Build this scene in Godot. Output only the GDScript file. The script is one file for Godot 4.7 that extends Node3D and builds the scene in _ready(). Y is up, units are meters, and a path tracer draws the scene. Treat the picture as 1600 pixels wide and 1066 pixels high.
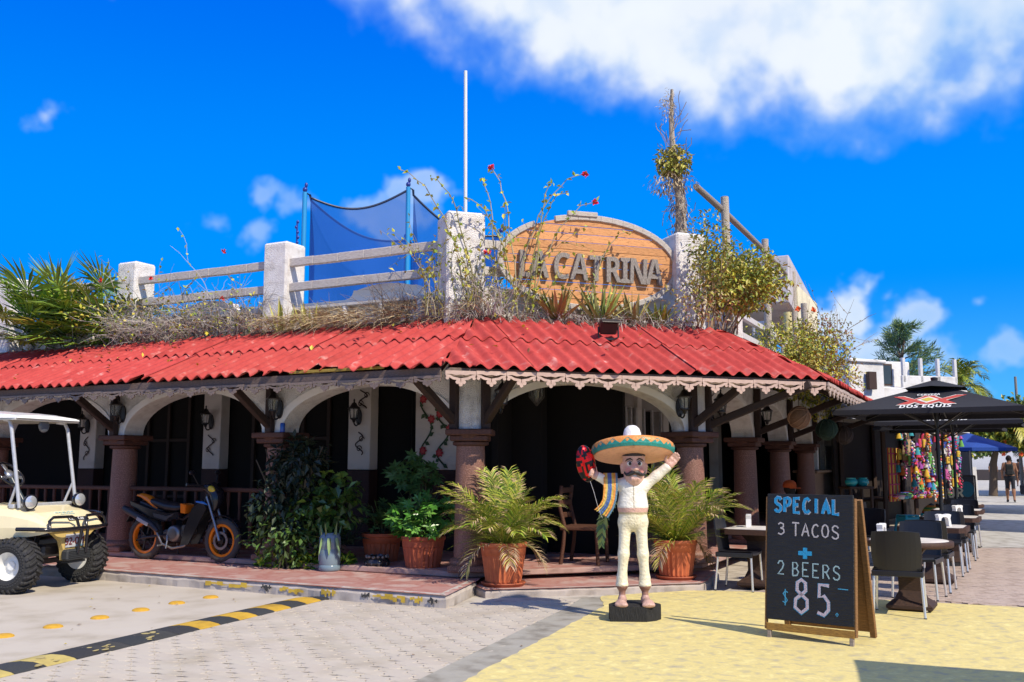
extends Node3D

# ---------------------------------------------------------------- mesh collector
class Mb:
	var V := PackedVector3Array()
	var N := PackedVector3Array()
	var C := PackedColorArray()
	var k := Color(1, 1, 1)
	var xf := Transform3D.IDENTITY

	func smooth(a: Vector3, b: Vector3, c: Vector3, na: Vector3, nb: Vector3, nc: Vector3) -> void:
		a = xf * a; b = xf * b; c = xf * c
		na = (xf.basis * na).normalized(); nb = (xf.basis * nb).normalized(); nc = (xf.basis * nc).normalized()
		if (c - a).cross(b - a).dot(na + nb + nc) < 0.0:
			V.push_back(a); V.push_back(c); V.push_back(b)
			N.push_back(na); N.push_back(nc); N.push_back(nb)
		else:
			V.push_back(a); V.push_back(b); V.push_back(c)
			N.push_back(na); N.push_back(nb); N.push_back(nc)
		C.push_back(k); C.push_back(k); C.push_back(k)

	func tri(a: Vector3, b: Vector3, c: Vector3) -> void:      # flat, clockwise seen from the front
		a = xf * a; b = xf * b; c = xf * c
		var n := (c - a).cross(b - a).normalized()
		V.push_back(a); V.push_back(b); V.push_back(c)
		N.push_back(n); N.push_back(n); N.push_back(n)
		C.push_back(k); C.push_back(k); C.push_back(k)

	func face(a: Vector3, b: Vector3, c: Vector3, d: Vector3, outward: Vector3) -> void:
		if (c - a).cross(b - a).dot(outward) < 0.0:
			tri(a, d, c); tri(a, c, b)
		else:
			tri(a, b, c); tri(a, c, d)

	func quad(a: Vector3, b: Vector3, c: Vector3, d: Vector3) -> void:
		tri(a, b, c); tri(a, c, d)

	func box(at: Vector3, s: Vector3, ch := 0.0, b := Basis.IDENTITY) -> void:
		var h := s * 0.5
		ch = minf(ch, minf(h.x, minf(h.y, h.z)) * 0.9)
		for ax in 3:
			for sg in [-1.0, 1.0]:
				var n := Vector3.ZERO
				n[ax] = sg
				var u := (ax + 1) % 3
				var v := (ax + 2) % 3
				var q := []
				for e in [[-1, -1], [1, -1], [1, 1], [-1, 1]]:
					var p := Vector3.ZERO
					p[ax] = sg * h[ax]
					p[u] = e[0] * (h[u] - ch)
					p[v] = e[1] * (h[v] - ch)
					q.append(at + b * p)
				face(q[0], q[1], q[2], q[3], b * n)
		if ch > 0.0:
			for ax in 3:
				var u := (ax + 1) % 3
				var v := (ax + 2) % 3
				for e in [[-1, -1], [1, -1], [1, 1], [-1, 1]]:
					var q := []
					for t in [[-1, 0], [1, 0], [1, 1], [-1, 1]]:
						var p := Vector3.ZERO
						p[ax] = t[0] * (h[ax] - ch)
						p[u] = e[0] * (h[u] - (ch if t[1] else 0.0))
						p[v] = e[1] * (h[v] - (0.0 if t[1] else ch))
						q.append(at + b * p)
					var n := Vector3.ZERO
					n[u] = e[0]
					n[v] = e[1]
					face(q[0], q[1], q[2], q[3], b * n)
			for sx in [-1.0, 1.0]:
				for sy in [-1.0, 1.0]:
					for sz in [-1.0, 1.0]:
						var a0: Vector3 = at + b * Vector3(sx * h.x, sy * (h.y - ch), sz * (h.z - ch))
						var a1: Vector3 = at + b * Vector3(sx * (h.x - ch), sy * h.y, sz * (h.z - ch))
						var a2: Vector3 = at + b * Vector3(sx * (h.x - ch), sy * (h.y - ch), sz * h.z)
						if (a2 - a0).cross(a1 - a0).dot(b * Vector3(sx, sy, sz)) < 0.0:
							tri(a0, a2, a1)
						else:
							tri(a0, a1, a2)

	func bar(a: Vector3, b: Vector3, w: float, d: float, ch := 0.0, up := Vector3.UP) -> void:   # box from a to b
		var z := (b - a).normalized()
		if absf(z.dot(up)) > 0.95:
			up = Vector3(0, 0, 1) if absf(z.z) < 0.9 else Vector3(1, 0, 0)
		var x := up.cross(z).normalized()
		var y := z.cross(x)
		box((a + b) * 0.5, Vector3(w, d, a.distance_to(b)), ch, Basis(x, y, z))

	func tube(pts: Array, r, n := 6, caps := true, flat := 1.0) -> void:   # r: float or array
		var rings := []
		var norms := []
		var last := Vector3.ZERO
		var side := Vector3.ZERO
		for i in pts.size():
			var p: Vector3 = pts[i]
			var t: Vector3 = (pts[mini(i + 1, pts.size() - 1)] - pts[maxi(i - 1, 0)]).normalized()
			if i == 0:
				side = t.cross(Vector3.UP if absf(t.y) < 0.9 else Vector3(1, 0, 0)).normalized()
			else:
				side = (side - t * side.dot(t)).normalized()
			var other := t.cross(side)
			var rr: float = r[i] if r is Array else r
			var ring := PackedVector3Array()
			var nn := PackedVector3Array()
			for j in n:
				var a := TAU * j / n
				var d := side * cos(a) + other * sin(a) * flat
				ring.push_back(p + d * rr)
				nn.push_back(side * cos(a) + other * sin(a) / maxf(flat, 0.05))
			rings.append(ring)
			norms.append(nn)
			last = t
		for i in pts.size() - 1:
			for j in n:
				var j2 := (j + 1) % n
				smooth(rings[i][j], rings[i + 1][j], rings[i + 1][j2], norms[i][j], norms[i + 1][j], norms[i + 1][j2])
				smooth(rings[i][j], rings[i + 1][j2], rings[i][j2], norms[i][j], norms[i + 1][j2], norms[i][j2])
		if caps:
			var t0: Vector3 = (pts[0] - pts[1]).normalized()
			for j in range(1, n - 1):
				smooth(rings[0][0], rings[0][j], rings[0][j + 1], t0, t0, t0)
				smooth(rings[-1][0], rings[-1][j], rings[-1][j + 1], last, last, last)

	func lathe(prof: Array, n := 16, at := Transform3D.IDENTITY, arc := TAU) -> void:   # Vector2(radius, y) from bottom up; sharp where a point repeats
		for i in prof.size() - 1:
			var a: Vector2 = prof[i]
			var b: Vector2 = prof[i + 1]
			if a.is_equal_approx(b):
				continue
			var d := b - a
			var na := Vector2(d.y, -d.x).normalized()
			var nb := na
			if i > 0 and not (prof[i - 1] as Vector2).is_equal_approx(a):
				var e: Vector2 = a - prof[i - 1]
				var m := Vector2(e.y, -e.x).normalized()
				if m.dot(na) > 0.5:
					na = (na + m).normalized()
			if i + 2 < prof.size() and not (prof[i + 2] as Vector2).is_equal_approx(b):
				var e2: Vector2 = prof[i + 2] - b
				var m2 := Vector2(e2.y, -e2.x).normalized()
				if m2.dot(nb) > 0.5:
					nb = (nb + m2).normalized()
			for j in n:
				var c0 := cos(arc * j / n)
				var s0 := sin(arc * j / n)
				var c1 := cos(arc * (j + 1) / n)
				var s1 := sin(arc * (j + 1) / n)
				var p0 := at * Vector3(a.x * c0, a.y, a.x * s0)
				var p1 := at * Vector3(a.x * c1, a.y, a.x * s1)
				var q0 := at * Vector3(b.x * c0, b.y, b.x * s0)
				var q1 := at * Vector3(b.x * c1, b.y, b.x * s1)
				var n0 := at.basis * Vector3(na.x * c0, na.y, na.x * s0)
				var n1 := at.basis * Vector3(na.x * c1, na.y, na.x * s1)
				var m0 := at.basis * Vector3(nb.x * c0, nb.y, nb.x * s0)
				var m1 := at.basis * Vector3(nb.x * c1, nb.y, nb.x * s1)
				if b.x > 1e-5:
					smooth(p0, q0, q1, n0, m0, m1)
				if a.x > 1e-5:
					smooth(p0, q1 if b.x > 1e-5 else q0, p1, n0, m1, n1)

	func ball(at: Vector3, r: Vector3, n := 10, m := 7, b := Basis.IDENTITY) -> void:
		for i in m:
			var t0 := PI * i / m - PI / 2
			var t1 := PI * (i + 1) / m - PI / 2
			for j in n:
				var f0 := TAU * j / n
				var f1 := TAU * (j + 1) / n
				var d00 := Vector3(cos(t0) * cos(f0), sin(t0), cos(t0) * sin(f0))
				var d01 := Vector3(cos(t0) * cos(f1), sin(t0), cos(t0) * sin(f1))
				var d10 := Vector3(cos(t1) * cos(f0), sin(t1), cos(t1) * sin(f0))
				var d11 := Vector3(cos(t1) * cos(f1), sin(t1), cos(t1) * sin(f1))
				if i < m - 1:
					smooth(at + b * (d00 * r), at + b * (d10 * r), at + b * (d11 * r), b * (d00 / r), b * (d10 / r), b * (d11 / r))
				if i > 0:
					smooth(at + b * (d00 * r), at + b * (d11 * r), at + b * (d01 * r), b * (d00 / r), b * (d11 / r), b * (d01 / r))

	func prism(poly: PackedVector2Array, z0: float, z1: float, at := Transform3D.IDENTITY, back := true) -> void:   # outline in local xy
		var ids := Geometry2D.triangulate_polygon(poly)
		var f := at.basis.z
		for i in range(0, ids.size(), 3):
			var a := poly[ids[i]]
			var b := poly[ids[i + 1]]
			var c := poly[ids[i + 2]]
			smooth(at * Vector3(a.x, a.y, z1), at * Vector3(b.x, b.y, z1), at * Vector3(c.x, c.y, z1), f, f, f)
			if back:
				smooth(at * Vector3(a.x, a.y, z0), at * Vector3(b.x, b.y, z0), at * Vector3(c.x, c.y, z0), -f, -f, -f)
		var s := -1.0 if Geometry2D.is_polygon_clockwise(poly) else 1.0
		for i in poly.size():
			var a := poly[i]
			var b := poly[(i + 1) % poly.size()]
			var e := b - a
			var n := at.basis * Vector3(e.y * s, -e.x * s, 0)
			face(at * Vector3(a.x, a.y, z0), at * Vector3(b.x, b.y, z0), at * Vector3(b.x, b.y, z1), at * Vector3(a.x, a.y, z1), n)

	func leaf(p: Vector3, d: Vector3, up: Vector3, l: float, wd: float, fold := 0.25) -> void:
		var s := d.cross(up).normalized() * wd * 0.5
		var m := p + d * l * 0.45
		var lift := s.cross(d).normalized() * wd * fold
		if lift.dot(up) < 0.0:
			lift = -lift
		var tip := p + d * l
		tri(p, m + s + lift, tip)
		tri(p, tip, m - s + lift)

	func ribbon(pts: Array, wd, up: Vector3) -> void:     # strip along pts, wide across up x direction
		for i in pts.size() - 1:
			var a: Vector3 = pts[i]
			var b: Vector3 = pts[i + 1]
			var sa: Vector3 = (pts[mini(i + 1, pts.size() - 1)] - pts[maxi(i - 1, 0)]).cross(up).normalized()
			var sb: Vector3 = (pts[mini(i + 2, pts.size() - 1)] - pts[i]).cross(up).normalized()
			var wa: float = (wd[i] if wd is Array else wd) * 0.5
			var wb: float = (wd[i + 1] if wd is Array else wd) * 0.5
			tri(a - sa * wa, b - sb * wb, b + sb * wb)
			tri(a - sa * wa, b + sb * wb, a + sa * wa)

	func mesh() -> ArrayMesh:
		var m := ArrayMesh.new()
		if V.is_empty():
			return m
		var a := []
		a.resize(Mesh.ARRAY_MAX)
		a[Mesh.ARRAY_VERTEX] = V
		a[Mesh.ARRAY_NORMAL] = N
		a[Mesh.ARRAY_COLOR] = C
		m.add_surface_from_arrays(Mesh.PRIMITIVE_TRIANGLES, a)
		return m

# ---------------------------------------------------------------- smooth bodies: capsules joined with a smooth minimum, meshed as surface nets
class Body:
	var bones := []
	var cell := 0.012
	var soft := 0.02

	func bone(a: Vector3, b: Vector3, ra: float, rb: float, sx := 1.0, sz := 1.0) -> void:
		bones.append([a, b, ra, rb, Vector3(1.0 / sx, 1.0, 1.0 / sz)])

	func build(mb: Mb, tint: Callable) -> void:
		var lo := Vector3.INF
		var hi := -Vector3.INF
		for q in bones:
			var r: float = maxf(q[2], q[3]) * 1.4 + soft * 3.0 + cell * 2.0
			lo = lo.min((q[0] as Vector3).min(q[1]) - Vector3.ONE * r)
			hi = hi.max((q[0] as Vector3).max(q[1]) + Vector3.ONE * r)
		var nx := int((hi.x - lo.x) / cell) + 2
		var ny := int((hi.y - lo.y) / cell) + 2
		var nz := int((hi.z - lo.z) / cell) + 2
		var f := PackedFloat32Array()
		f.resize(nx * ny * nz)
		for q in bones:
			var s: Vector3 = q[4]
			var a: Vector3 = q[0]
			var b: Vector3 = q[1]
			var r: float = maxf(q[2], q[3])
			var rx := r / minf(s.x, 1.0) + soft * 3.0
			var rz := r / minf(s.z, 1.0) + soft * 3.0
			var ry := r + soft * 3.0
			var i0 := maxi(0, int((minf(a.x, b.x) - rx - lo.x) / cell))
			var i1 := mini(nx - 1, int((maxf(a.x, b.x) + rx - lo.x) / cell) + 1)
			var j0 := maxi(0, int((minf(a.y, b.y) - ry - lo.y) / cell))
			var j1 := mini(ny - 1, int((maxf(a.y, b.y) + ry - lo.y) / cell) + 1)
			var k0 := maxi(0, int((minf(a.z, b.z) - rz - lo.z) / cell))
			var k1 := mini(nz - 1, int((maxf(a.z, b.z) + rz - lo.z) / cell) + 1)
			var ab := (b - a) * s
			var l2 := maxf(ab.length_squared(), 1e-9)
			var sm := 1.0 / maxf(1.0, maxf(s.x, s.z))
			for kk in range(k0, k1 + 1):
				for jj in range(j0, j1 + 1):
					var row := (kk * ny + jj) * nx
					for ii in range(i0, i1 + 1):
						var p := (lo + Vector3(ii, jj, kk) * cell - a) * s
						var t := clampf(p.dot(ab) / l2, 0.0, 1.0)
						var d: float = (p - ab * t).length() - lerpf(q[2], q[3], t)
						d *= sm
						if d < soft * 5.0:
							f[row + ii] += exp(-maxf(d, -soft * 6.0) / soft)
		for i in f.size():
			var x := f[i]
			f[i] = -soft * log(x) if x > 1e-6 else 1.0
		var ids := {}
		var pos := PackedVector3Array()
		var nor := PackedVector3Array()
		var nxy := nx * ny
		for kk in range(1, nz - 2):
			for jj in range(1, ny - 2):
				var base := (kk * ny + jj) * nx
				for ii in range(1, nx - 2):
					var o := base + ii
					var v0 := f[o]
					if v0 > cell * 2.5 or v0 < -cell * 2.5:
						continue
					var c := [v0, f[o + 1], f[o + nx], f[o + nx + 1], f[o + nxy], f[o + nxy + 1], f[o + nxy + nx], f[o + nxy + nx + 1]]
					var inside := 0
					for e in 8:
						if c[e] < 0.0:
							inside += 1
					if inside == 0 or inside == 8:
						continue
					var sum := Vector3.ZERO
					var cnt := 0
					for e in [[0, 1], [2, 3], [4, 5], [6, 7], [0, 2], [1, 3], [4, 6], [5, 7], [0, 4], [1, 5], [2, 6], [3, 7]]:
						var x: float = c[e[0]]
						var y: float = c[e[1]]
						if (x < 0.0) != (y < 0.0):
							var t := x / (x - y)
							var p0 := Vector3(e[0] & 1, (e[0] >> 1) & 1, e[0] >> 2)
							var p1 := Vector3(e[1] & 1, (e[1] >> 1) & 1, e[1] >> 2)
							sum += p0.lerp(p1, t)
							cnt += 1
					ids[o] = pos.size()
					pos.push_back(lo + (Vector3(ii, jj, kk) + sum / cnt) * cell)
					var g := Vector3(c[1] + c[3] + c[5] + c[7] - c[0] - c[2] - c[4] - c[6], c[2] + c[3] + c[6] + c[7] - c[0] - c[1] - c[4] - c[5], c[4] + c[5] + c[6] + c[7] - c[0] - c[1] - c[2] - c[3])
					nor.push_back(g.normalized() if g.length() > 1e-9 else Vector3.UP)
		var st := [1, nx, nxy]
		for o in ids:
			for ax in 3:
				var u: int = st[(ax + 1) % 3]
				var v: int = st[(ax + 2) % 3]
				var x := f[o]
				var y := f[o + st[ax]]
				if (x < 0.0) == (y < 0.0):
					continue
				if not (ids.has(o - u) and ids.has(o - v) and ids.has(o - u - v)):
					continue
				var a: int = ids[o]
				var b: int = ids[o - u]
				var c2: int = ids[o - u - v]
				var d2: int = ids[o - v]
				mb.k = tint.call((pos[a] + pos[c2]) * 0.5)
				mb.smooth(pos[a], pos[b], pos[c2], nor[a], nor[b], nor[c2])
				mb.smooth(pos[a], pos[c2], pos[d2], nor[a], nor[c2], nor[d2])

# ---------------------------------------------------------------- a facade line in plan: t along it, out away from the house, h up
class Fr:
	var o: Vector2
	var u: Vector2
	var n: Vector2
	func _init(origin: Vector2, degrees: float) -> void:
		o = origin
		u = Vector2(cos(deg_to_rad(degrees)), sin(deg_to_rad(degrees)))
		n = Vector2(u.y, -u.x)
	func p(t: float, out: float, h: float) -> Vector3:
		var q := o + u * t + n * out
		return Vector3(q.x, h, -q.y)
	func basis() -> Basis:
		return Basis(Vector3(u.x, 0, -u.y), Vector3.UP, Vector3(n.x, 0, -n.y))
	func xf(t: float, out: float, h: float) -> Transform3D:
		return Transform3D(basis(), p(t, out, h))
	func meet(off: float, g: Fr, goff: float) -> Vector2:
		var r := Vector2(off + n.dot(o), goff + g.n.dot(g.o))
		var det := n.x * g.n.y - n.y * g.n.x
		return Vector2((r.x * g.n.y - n.y * r.y) / det, (n.x * r.y - r.x * g.n.x) / det)
	func along(q: Vector2) -> float:
		return (q - o).dot(u)

# ---------------------------------------------------------------- naming and tagging
var used := {}
var M := {}
var rng := RandomNumberGenerator.new()

func numbered(called: String) -> String:
	used[called] = used.get(called, 0) + 1
	return called if used[called] == 1 else "%s_%03d" % [called, used[called] - 1]

func w(x: float, h: float, z: float) -> Vector3:      # z metres ahead of where the photographer stands
	return Vector3(x, h, -z)

func R(a: float, b: float) -> float:
	return rng.randf_range(a, b)

func tag(o: Node3D, label: String, category: String, group := "", kind := "") -> Node3D:
	if label: o.set_meta("label", label)
	if category: o.set_meta("category", category)
	if group: o.set_meta("group", group)
	if kind: o.set_meta("kind", kind)
	return o

func thing(called: String, label: String, category: String, at := Vector3.ZERO, turn := 0.0, group := "") -> Node3D:
	var o := Node3D.new()
	o.name = numbered(called)
	add_child(o)
	o.position = at
	o.rotation.y = turn
	return tag(o, label, category, group)

func part(called: String, mb, mat: Material, parent: Node3D, at := Vector3.ZERO) -> MeshInstance3D:
	var o := MeshInstance3D.new()
	o.name = called
	o.mesh = mb.mesh() if mb is Mb else mb
	o.material_override = mat
	o.position = at
	parent.add_child(o, true)
	return o

func solo(called: String, mb, mat: Material, label: String, category: String, group := "", at := Vector3.ZERO) -> MeshInstance3D:
	var o := MeshInstance3D.new()
	o.name = numbered(called)
	o.mesh = mb.mesh() if mb is Mb else mb
	o.material_override = mat
	o.position = at
	add_child(o)
	tag(o, label, category, group)
	return o

func setting(called: String, mb, mat: Material, kind := "structure", label := "") -> MeshInstance3D:
	var o := MeshInstance3D.new()
	o.name = numbered(called)
	o.mesh = mb.mesh() if mb is Mb else mb
	o.material_override = mat
	add_child(o)
	o.set_meta("kind", kind)
	if label: o.set_meta("label", label)
	return o

func copy(src: Node3D, label: String, at: Vector3, turn: float, called := "") -> Node3D:
	var c: Node3D = src.duplicate()
	var nm := called if called else String(src.name).rstrip("0123456789").trim_suffix("_")
	c.name = numbered(nm)
	add_child(c)
	c.position = at
	c.rotation.y = turn
	c.set_meta("label", label)
	return c

func mbx(c: Color, xf := Transform3D.IDENTITY) -> Mb:
	var m := Mb.new()
	m.k = c
	m.xf = xf
	return m

func kc(c: Color, spread := 0.15) -> Color:       # the same colour a little lighter or darker
	var f := 1.0 + R(-spread, spread)
	return Color(c.r * f, c.g * f, c.b * f)

func noise_tex(freq: float, lo: Color, hi: Color, sd: int, oct := 4, size := 512, mid = null, kind := FastNoiseLite.TYPE_SIMPLEX_SMOOTH) -> NoiseTexture2D:
	var f := FastNoiseLite.new()
	f.noise_type = kind
	f.seed = sd
	f.frequency = freq
	f.fractal_octaves = oct
	var t := NoiseTexture2D.new()
	t.width = size
	t.height = size
	t.seamless = true
	t.noise = f
	var g := Gradient.new()
	g.set_color(0, lo)
	g.set_color(1, hi)
	if mid != null:
		for m in mid:
			g.add_point(m[0], m[1])
	t.color_ramp = g
	return t

func mat(called: String, rough: float, tex = null, tile := 1.0, bump = null, depth := 1.0, world := true) -> StandardMaterial3D:
	var m := StandardMaterial3D.new()
	m.resource_name = called
	m.vertex_color_use_as_albedo = true
	m.roughness = rough
	if tex != null or bump != null:
		m.uv1_triplanar = true
		m.uv1_world_triplanar = world
		m.uv1_scale = Vector3.ONE / tile
	if tex != null:
		m.albedo_texture = tex
	if bump != null:
		m.heightmap_enabled = true
		m.heightmap_texture = bump
		m.heightmap_scale = depth
	M[called] = m
	return m

var cloud_big := FastNoiseLite.new()
var cloud_fine := FastNoiseLite.new()

func sky_colour(az: float, el: float) -> Color:      # degrees; the blue of the air and the broken fair-weather cloud in it
	# lower rim of the great cloud (azimuth, elevation), then single puffs (azimuth, elevation, width, height, strength)
	var rim := [[-30, 62.0], [-18, 33.0], [-10, 26.8], [-4, 24.8], [0, 23.2], [4, 20.9], [9.5, 20.2], [13, 19.0], [16.5, 20.0], [20, 19.0], [24, 18.2], [29, 19.0], [36, 22.0], [48, 30.0], [70, 60.0]]
	var puffs := [[-5.4, 16.4, 1.7, 0.9, 0.62], [-15.0, 15.2, 0.9, 1.0, 0.45], [-15.4, 13.4, 1.2, 0.9, 0.45], [-26.8, 18.4, 1.2, 1.0, 0.55], [-23, 27, 3.5, 1.3, 0.22], [-8, 14.3, 3.2, 1.2, 0.5], [-12.6, 15.0, 2.0, 0.8, 0.4],
		[19.5, 8.2, 2.6, 1.7, 0.9], [21.2, 6.2, 2.6, 1.6, 0.8], [23.2, 8.0, 1.7, 1.5, 0.75], [24.0, 6.0, 2.0, 1.5, 0.55], [26.2, 8.6, 0.6, 0.45, 0.5], [27.5, 6.2, 1.6, 1.5, 0.6], [-17.5, 13.5, 1.4, 0.8, 0.33], [21.5, 3.4, 4.5, 1.5, 0.5]]
	var base: Color
	if el < 11.0:
		base = Color(0.11, 0.54, 1.02).lerp(Color(0.0, 0.295, 1.04), smoothstep(0.0, 11.0, el))
	else:
		base = Color(0.0, 0.295, 1.04).lerp(Color(0.0, 0.145, 0.90), smoothstep(11.0, 30.0, el))
		base = base.lerp(Color(0.012, 0.075, 0.45), smoothstep(40.0, 90.0, el))
	var d := Vector3(sin(deg_to_rad(az)) * cos(deg_to_rad(el)), sin(deg_to_rad(el)), -cos(deg_to_rad(az)) * cos(deg_to_rad(el)))
	var n := cloud_big.get_noise_3dv(d * 5.5)
	var n2 := cloud_fine.get_noise_3dv(d * 15.0)
	var dens := 0.0
	if az > -30.0 and az < 70.0 and el > 15.0:
		var low := 60.0
		for i in rim.size() - 1:
			if az >= rim[i][0] and az < rim[i + 1][0]:
				low = lerpf(rim[i][1], rim[i + 1][1], (az - rim[i][0]) / (rim[i + 1][0] - rim[i][0]))
		dens = smoothstep(-1.5, 3.6, el - low + n * 2.2 + n2 * 1.9) * (0.95 + 0.08 * n + 0.06 * n2)
	if az > -30.0 and az < 32.0 and el < 32.0:
		for q in puffs:
			var r := Vector2((az - q[0]) / q[2], (el - q[1]) / q[3]).length()
			if r < 2.2:
				dens = maxf(dens, q[4] * smoothstep(1.15, 0.35, r + n * 0.6 + n2 * 1.5))
	else:
		dens = maxf(dens, smoothstep(0.0, 0.32, n * 0.8 + n2 * 0.35 + 0.03) * 0.88)
	dens = clampf(dens, 0.0, 1.0)
	var cl := Color(0.40, 0.64, 0.97).lerp(Color(0.88, 0.94, 1.0), clampf(dens * 1.25 - 0.25 + n2 * 0.5 + n * 0.15 - 0.4 * smoothstep(14.0, 30.0, az) * smoothstep(60.0, 40.0, az), 0.0, 1.0))
	return base.lerp(cl, dens)

func make_sky() -> PanoramaSkyMaterial:
	cloud_big.seed = 11
	cloud_big.frequency = 1.0
	cloud_big.fractal_octaves = 5
	cloud_fine.seed = 5
	cloud_fine.frequency = 1.0
	cloud_fine.fractal_octaves = 5
	var wd := 1024
	var ht := 512
	var im := Image.create(wd, ht, false, Image.FORMAT_RGBF)
	for y in ht:
		var el := 90.0 - (y + 0.5) * 180.0 / ht
		if el < -1.0:
			im.fill_rect(Rect2i(0, y, wd, ht - y), Color(0.30, 0.31, 0.33))
			break
		for x in wd:
			var az := (x + 0.5) * 360.0 / wd
			im.set_pixel(x, y, sky_colour(az - 360.0 if az > 180.0 else az, el))
	im.resize(4096, 2048, Image.INTERPOLATE_BILINEAR)
	for y in range(620, 1030):                       # the same sky, sampled more finely over the street
		var el := 90.0 - (y + 0.5) * 180.0 / 2048.0
		for x in range(-380, 380):
			im.set_pixel(posmod(x, 4096), y, sky_colour((x + 0.5) * 360.0 / 4096.0, el))
	var sm := PanoramaSkyMaterial.new()
	sm.panorama = ImageTexture.create_from_image(im)
	return sm

func make_environment() -> void:
	var cam := Camera3D.new()
	cam.name = "camera"
	cam.position = Vector3(0, 1.5, 0)
	cam.rotation.x = atan(190.0 / 1500.0)
	cam.fov = rad_to_deg(2.0 * atan(533.0 / 1500.0))
	cam.near = 0.1
	cam.far = 4000.0
	add_child(cam)
	cam.current = true
	var env := Environment.new()
	env.background_mode = Environment.BG_SKY
	env.sky = Sky.new()
	env.sky.sky_material = make_sky()
	env.background_energy_multiplier = 0.93
	env.tonemap_mode = Environment.TONE_MAPPER_LINEAR
	env.tonemap_exposure = 1.08
	env.sdfgi_enabled = true
	env.ssao_enabled = true
	env.ssil_enabled = true
	var we := WorldEnvironment.new()
	we.name = "world"
	we.environment = env
	add_child(we)
	var sun := DirectionalLight3D.new()
	sun.name = "sun"
	sun.light_energy = 1.6
	sun.light_color = Color(1.0, 0.955, 0.875)
	sun.light_angular_distance = 0.5
	sun.shadow_enabled = true
	add_child(sun)
	var az := deg_to_rad(131.0)
	var el := deg_to_rad(44.5)
	sun.look_at_from_position(Vector3.ZERO, Vector3(cos(az) * cos(el), -sin(el), -sin(az) * cos(el)), Vector3.UP)

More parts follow.
